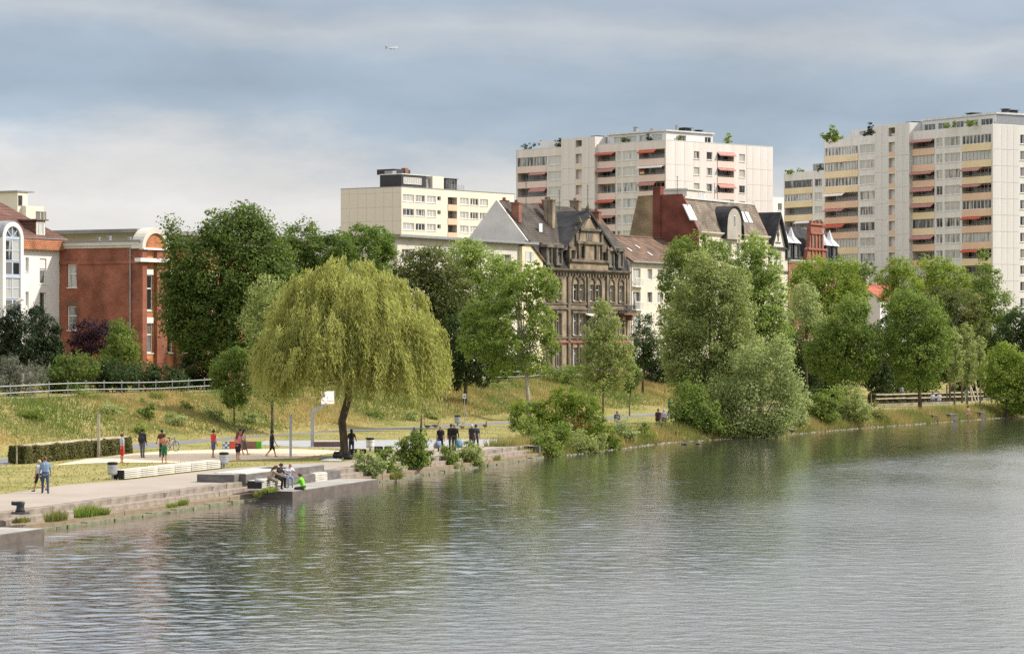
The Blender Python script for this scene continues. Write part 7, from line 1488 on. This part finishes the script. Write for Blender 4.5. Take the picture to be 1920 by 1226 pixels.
    for hc, d2, sd in hands:
        side = d2.cross(V((0, 0, 1))); side = V((1, 0, 0)) if side.length < .2 else side.normalized(); side = V((0, 1, 0)) if abs(d2.z) > .8 else side; pal = d2.cross(side).normalized()
        for i, ln in enumerate((.062, .075, .072, .058)):
            s = hc+side*(.027-.018*i); fb.tube([s, s+d2*ln*.55+pal*.006, s+d2*ln*.9+pal*.026*sd], [.0105, .0095, .007], 5)
        s = hc-d2*.05+side*.032; fb.tube([s, s+d2*.03+side*.022, s+d2*.065+side*.026], [.012, .011, .008], 5)
    nb = len(m2.polygons); vs_ = [bm.verts.new(v) for v in fb.v]
    for f in fb.f:
        try: bm.faces.new([vs_[i] for i in f])
        except ValueError: pass
    bm.to_mesh(m2); bm.free()
    cen = np.array([q.center for q in m2.polygons]); best = np.full(len(cen), 9e9); zi = np.zeros(len(cen), int)
    for a, b, ra, rb, zz in segs:
        A = np.array(a); dd = np.array(b)-A; L2 = max(dd.dot(dd), 1e-9); tt = np.clip((cen-A)@dd/L2, 0, 1); ds = np.linalg.norm(cen-A-tt[:, None]*dd, axis=1)-(ra+(rb-ra)*tt); k = ds < best; best[k] = ds[k]; zi[k] = zz
    zi[nb:] = 0
    for c in (skin, shirt, pants, shoes): m2.materials.append(cmat(c))
    m2.polygons.foreach_set('material_index', zi); m2.shade_smooth()
    ob = bpy.data.objects.new('person', m2); COL.objects.link(ob); ob.location = (p.x, p.y+dy, p.z+off*sc_); ob.rotation_euler = (0, 0, R(face)); ob.scale = (sc_,)*3
    tag(ob, label, 'person')
    # hair
    if hairdo != 'bald':
        hb = MB(); c = T(0, .018, .70); hb.ball(c, (.098, .112, .105), 12, 8, .62)
        hb.tube([T(0, -.05, .70), T(0, -.055, .62)], [.085, .06], 8)
        if hairdo == 'long': hb.tube([T(0, -.05, .72), T(0, -.085, .60), T(0, -.11, .45), T(0, -.10, .32)], [.09, .088, .085, .04], 10, sq=.6)
        hb.obj('hair', cmat(hair, .6), ob, smooth=True)
    for sd in (-1, 1): MB().ball(T(sd*.034, .112, .685), .011, 6, 4).obj('eye', cmat((.02, .02, .02)), ob)
    return ob
JE = (.06,.085,.14); WALK = ((24, 8), (-20, 22)); STRIDE = ((18, 4), (-14, 14)); RELAX = ((4, 12, 8), (-2, 14, 8))
person('person in blue grey hoodie and jeans seen from behind near the left edge', 85, 925, 1.83, 14, legs=((16, 3), (-10, 4)), arms=((2, 20, 12), (6, 30, 12)), lean=6, shirt=(.17,.25,.36), pants=(.05,.075,.13), hair=(.10,.055,.03), sleeve='long')
person('blond person in black walking half hidden behind the person in the hoodie', 74, 921.5, 1.62, 50, legs=WALK, arms=RELAX, shirt=(.35,.36,.36), pants=(.02,.02,.022), hair=(.45,.36,.20), leg='short', sleeve='short')
person('person in a pale grey shirt and bright red shorts on the sand court', 229, 868, 1.78, -60, arms=((0, 6, 6), (-4, 12, 6)), shirt=(.42,.43,.50), pants=(.62,.03,.025), hair=(.10,.04,.025), leg='short', shoes=SKIN)
person('person with dark jacket and grey jeans standing by the hedge', 267, 858, 1.83, -18, legs=((8, 0), (-6, 0)), shirt=(.03,.033,.045), pants=(.12,.125,.14), sleeve='long', hair=(.02,.015,.01))
person('shirtless person in green shorts seen from behind on the sand', 308, 868, 1.76, -8, arms=((-8, 50, 22), (-10, 40, 30)), shirt=(.40,.20,.12), skin=(.42,.21,.13), pants=(.035,.17,.085), sleeve='none', leg='short', shoes=SKIN)
person('person in dark red hidden behind the shirtless player', 303.5, 857, 1.74, 10, shirt=(.13,.035,.03), pants=(.02,.02,.025), arms=((10, 30, 20), (10, 40, 10)))
person('person in a red shirt and blue knee shorts on the sand', 400, 858, 1.76, -50, legs=((6, 0), (-8, 4)), shirt=(.60,.045,.05), pants=(.065,.10,.20), leg='short', shoes=SKIN, hair=(.02,.015,.01))
person('person in a pink shirt and dark shorts with long reddish hair on the sand', 446, 862, 1.74, -30, legs=((4, 0), (-3, 4)), shirt=(.62,.20,.20), pants=(.02,.022,.025), leg='short', hairdo='long', hair=(.13,.04,.025), shoes=SKIN)
person('person in a pale top and grey skirt walking behind the pink shirted player', 457.5, 853, 1.72, -70, legs=WALK, shirt=(.55,.40,.28), pants=(.12,.11,.115), leg='short', skirt=True, hair=(.025,.015,.01), hairdo='long', shoes=SKIN)
person('person in brown between the pink shirted player and the one in the grey skirt', 451, 852, 1.72, -60, legs=STRIDE, shirt=(.30,.13,.09), pants=(.10,.085,.08), leg='short', hair=(.02,.015,.01), shoes=SKIN)
person('person in black shirt and shorts walking barefoot left of the grey volleyball post', 510, 857, 1.74, -65, legs=WALK, arms=((-12, 14, 8), (14, 16, 8)), shirt=(.022,.022,.03), pants=(.015,.015,.018), leg='short', shoes=SKIN, hair=(.02,.015,.01))
person('person with long dark hair, dark top and jeans standing right of the willow trunk', 659, 854, 1.70, 8, arms=((0, 20, 14), (-4, 70, 22)), shirt=(.035,.04,.045), pants=(.03,.05,.075), hair=(.015,.012,.012), hairdo='long')
person('person in a lilac shirt behind the round quay bush', 777, 851, 1.74, 10, shirt=(.25,.19,.42), pants=(.32,.33,.36), hair=(.10,.08,.07))
person('bald person in black carrying shopping bags, seen from behind', 826, 847, 1.76, 6, legs=STRIDE, arms=((2, 6, 10), (-6, 10, 12)), shirt=(.015,.015,.017), pants=(.018,.018,.022), hairdo='bald')
person('big person in black jacket with a blue bag, walking away', 852, 846, 1.86, -12, legs=STRIDE, arms=((6, 30, 10), (-4, 12, 14)), shirt=(.018,.018,.02), pants=(.075,.07,.065), sleeve='long', hair=(.20,.19,.18))
person('person in dark clothes half hidden left of the big person in black', 846, 844.5, 1.82, -5, legs=STRIDE, shirt=(.02,.02,.022), pants=(.06,.055,.05), sleeve='long', hair=(.03,.02,.015))
person('grey haired person in a dark shirt turned towards the companion on the right', 884.5, 844, 1.74, -30, shirt=(.035,.035,.04), pants=(.05,.045,.045), hair=(.45,.44,.42))
person('dark haired person in dark blue at the right of the strolling group', 892.5, 843, 1.74, 10, legs=STRIDE, shirt=(.025,.035,.06), pants=(.035,.04,.05), hair=(.015,.012,.01), arms=((2, 10, 8), (-2, 16, 14)))
person('person in a blue shirt and white trousers behind the silvery bank bush', 1157, 812, 1.76, 190, shirt=(.045,.055,.14), pants=(.55,.56,.56), hair=(.15,.12,.10))
person('person in dark brown, left one of a couple by the big riverside willow', 1234, 805.5, 1.74, -10, legs=STRIDE, shirt=(.05,.025,.028), pants=(.03,.03,.034), hair=(.02,.015,.01))
person('grey haired person with pale grey top, right of a couple by the riverside willow', 1245, 806, 1.72, -15, shirt=(.36,.35,.38), pants=(.04,.04,.045), hair=(.35,.33,.32), sleeve='long')
person('person in green top and dark trousers on the far path, arm raised', 1255, 779, 1.66, -60, legs=STRIDE, arms=((4, 12, 8), (60, 100, 20)), shirt=(.02,.17,.105), pants=(.03,.03,.05), hair=(.05,.02,.015), hairdo='long')
SIT = ((82, 84), (76, 80))
# group by the water
person('person in beige sitting at the left of the group by the water', 505, 914.2, 1.70, -80, z=-.2, seat=.50, legs=((80, 82), (70, 78)), arms=((40, 40, 8), (50, 40, 8)), lean=30, shirt=(.36,.28,.20), pants=(.20,.16,.115), hair=(.06,.035,.025), hairdo='long', sleeve='long', shoes=(.30,.17,.11))
person('person in black with sunglasses sitting second in the group by the water', 520, 911.8, 1.72, -120, z=-.2, seat=.50, legs=((82, 84), (74, 84)), arms=((30, 50, 8), (36, 40, 8)), lean=20, shirt=(.02,.018,.02), pants=(.015,.015,.017), hair=(.05,.03,.022), sleeve='long')
person('bald person in a white shirt and jeans sitting forward in the group by the water', 539, 913.5, 1.78, -150, z=-.42, seat=.58, legs=((80, 84), (70, 78)), arms=((50, 40, 6), (56, 40, 4)), lean=28, shirt=(.62,.64,.72), pants=(.22,.26,.34), hairdo='bald', shoes=(.7,.7,.72))
person('person in a bright green jacket sitting on the low water deck', 569, 918, 1.72, 70, z=-.42, seat=.13, legs=((86, 100), (80, 96)), arms=((40, 40, 10), (46, 40, 10)), lean=16, shirt=(.16,.52,.03), pants=(.05,.055,.04), hair=(.08,.05,.035), sleeve='long')
# far bank
person('shirtless person sitting on the wide stone slab at the far waterline', 1813, 777, 1.74, -150, z=-.12, seat=.10, legs=((76, 80), (70, 76)), lean=12, shirt=SKIN, sleeve='none', pants=(.16,.12,.10), leg='short', hair=(.02,.02,.022))
person('person in white and blue sitting in front of the far hedge, left of two', 1749, 757, 1.72, 180, seat=.50, legs=SIT, shirt=(.50,.55,.66), pants=(.10,.11,.15))
person('person in pale clothes sitting in front of the far hedge, right of two', 1761, 757, 1.72, 170, seat=.50, legs=SIT, shirt=(.62,.58,.56), pants=(.20,.26,.36), hair=(.2,.13,.08))
person('person in a light blue shirt behind the far hedge', 1691, 750, 1.74, 180, shirt=(.32,.38,.50), pants=(.05,.05,.08))
person('person in a green shirt standing at the timber play frame', 1812, 755, 1.70, 160, shirt=(.12,.38,.20), pants=(.55,.55,.56), hair=(.03,.02,.015))
def bag(label, px, py, z, s, m, name='shopping_bag', cat='bag'):
    p = G(px, py, 0); t = thing(name, label, cat, (p.x, p.y, z), R(rnd.uniform(-30, 30))); w, d, h = s
    r = random.Random(px); j = lambda: r.uniform(-.03, .03)
    MB().add([(-w*.42+j(), -d/2, 0), (w*.42+j(), -d/2, 0), (w*.42, d/2, 0), (-w*.42, d/2, 0), (-w/2+j(), -d*.6, h*.45), (w/2+j(), -d*.6, h*.4), (w/2, d*.6, h*.45), (-w/2, d*.6, h*.4), (-w*.36, -.02, h+j()), (w*.36, -.02, h+j()), (w*.36, .02, h), (-w*.36, .02, h)], [(0, 3, 2, 1), (0, 1, 5, 4), (1, 2, 6, 5), (2, 3, 7, 6), (3, 0, 4, 7), (4, 5, 9, 8), (5, 6, 10, 9), (6, 7, 11, 10), (7, 4, 8, 11), (8, 9, 10, 11)]).obj('body', m, t, smooth=True)
    MB().tube([(-w*.25, 0, h-.02), (-w*.18, 0, h+.12), (w*.18, 0, h+.12), (w*.25, 0, h-.02)], .012, 5).obj('handle', m, t)
bag('blue plastic bag carried by the bald stroller', 821.5, 847.5, .32, (.36, .16, .42), cmat((.16,.21,.30))); bag('pale pink plastic bag carried by the bald stroller', 817.5, 847, .22, (.28, .14, .38), cmat((.42,.30,.28))); bag('light blue bag carried by the big person in black', 860.5, 846.5, .26, (.46, .2, .5), cmat((.10,.22,.32)))
bag('black backpack on the grass left of the willow trunk', 633, 859, .0, (.62, .4, .42), M['black'], 'backpack'); bag('black bag on the grass right of the willow trunk', 652.5, 861, .0, (.5, .34, .34), M['black'], 'backpack')
bag('small grey bag on the bench beside the person in beige', 487, 914, .27, (.5, .3, .2), cmat((.40,.40,.38)), 'bag'); bag('dark backpack worn by the person in the dark jacket', 264.5, 859, 1.0, (.34, .22, .44), M['black'], 'backpack')
def cloth(label, px, py, w, d, c):
    p = G(px, py); mb = MB(); n = 7; r = random.Random(px)
    for i in range(n):
        for j in range(n): mb.v.append(((i/(n-1)-.5)*w+r.uniform(-.04, .04), (j/(n-1)-.5)*d+r.uniform(-.04, .04), .02+.10*r.random()*(0 < i < n-1 and 0 < j < n-1)))
    for i in range(n-1):
        for j in range(n-1): mb.f.append((i*n+j, i*n+j+1, (i+1)*n+j+1, (i+1)*n+j))
    tag(mb.obj('crumpled_clothes', cmat(c), None, p, smooth=True), label, 'clothes')
cloth('pale crumpled clothes on the grass in front of the willow', 621, 863, 1.3, 1.6, (.45,.46,.48)); cloth('small dark cloth on the grass left of the willow', 612, 861, .9, 1.2, (.08,.09,.12))
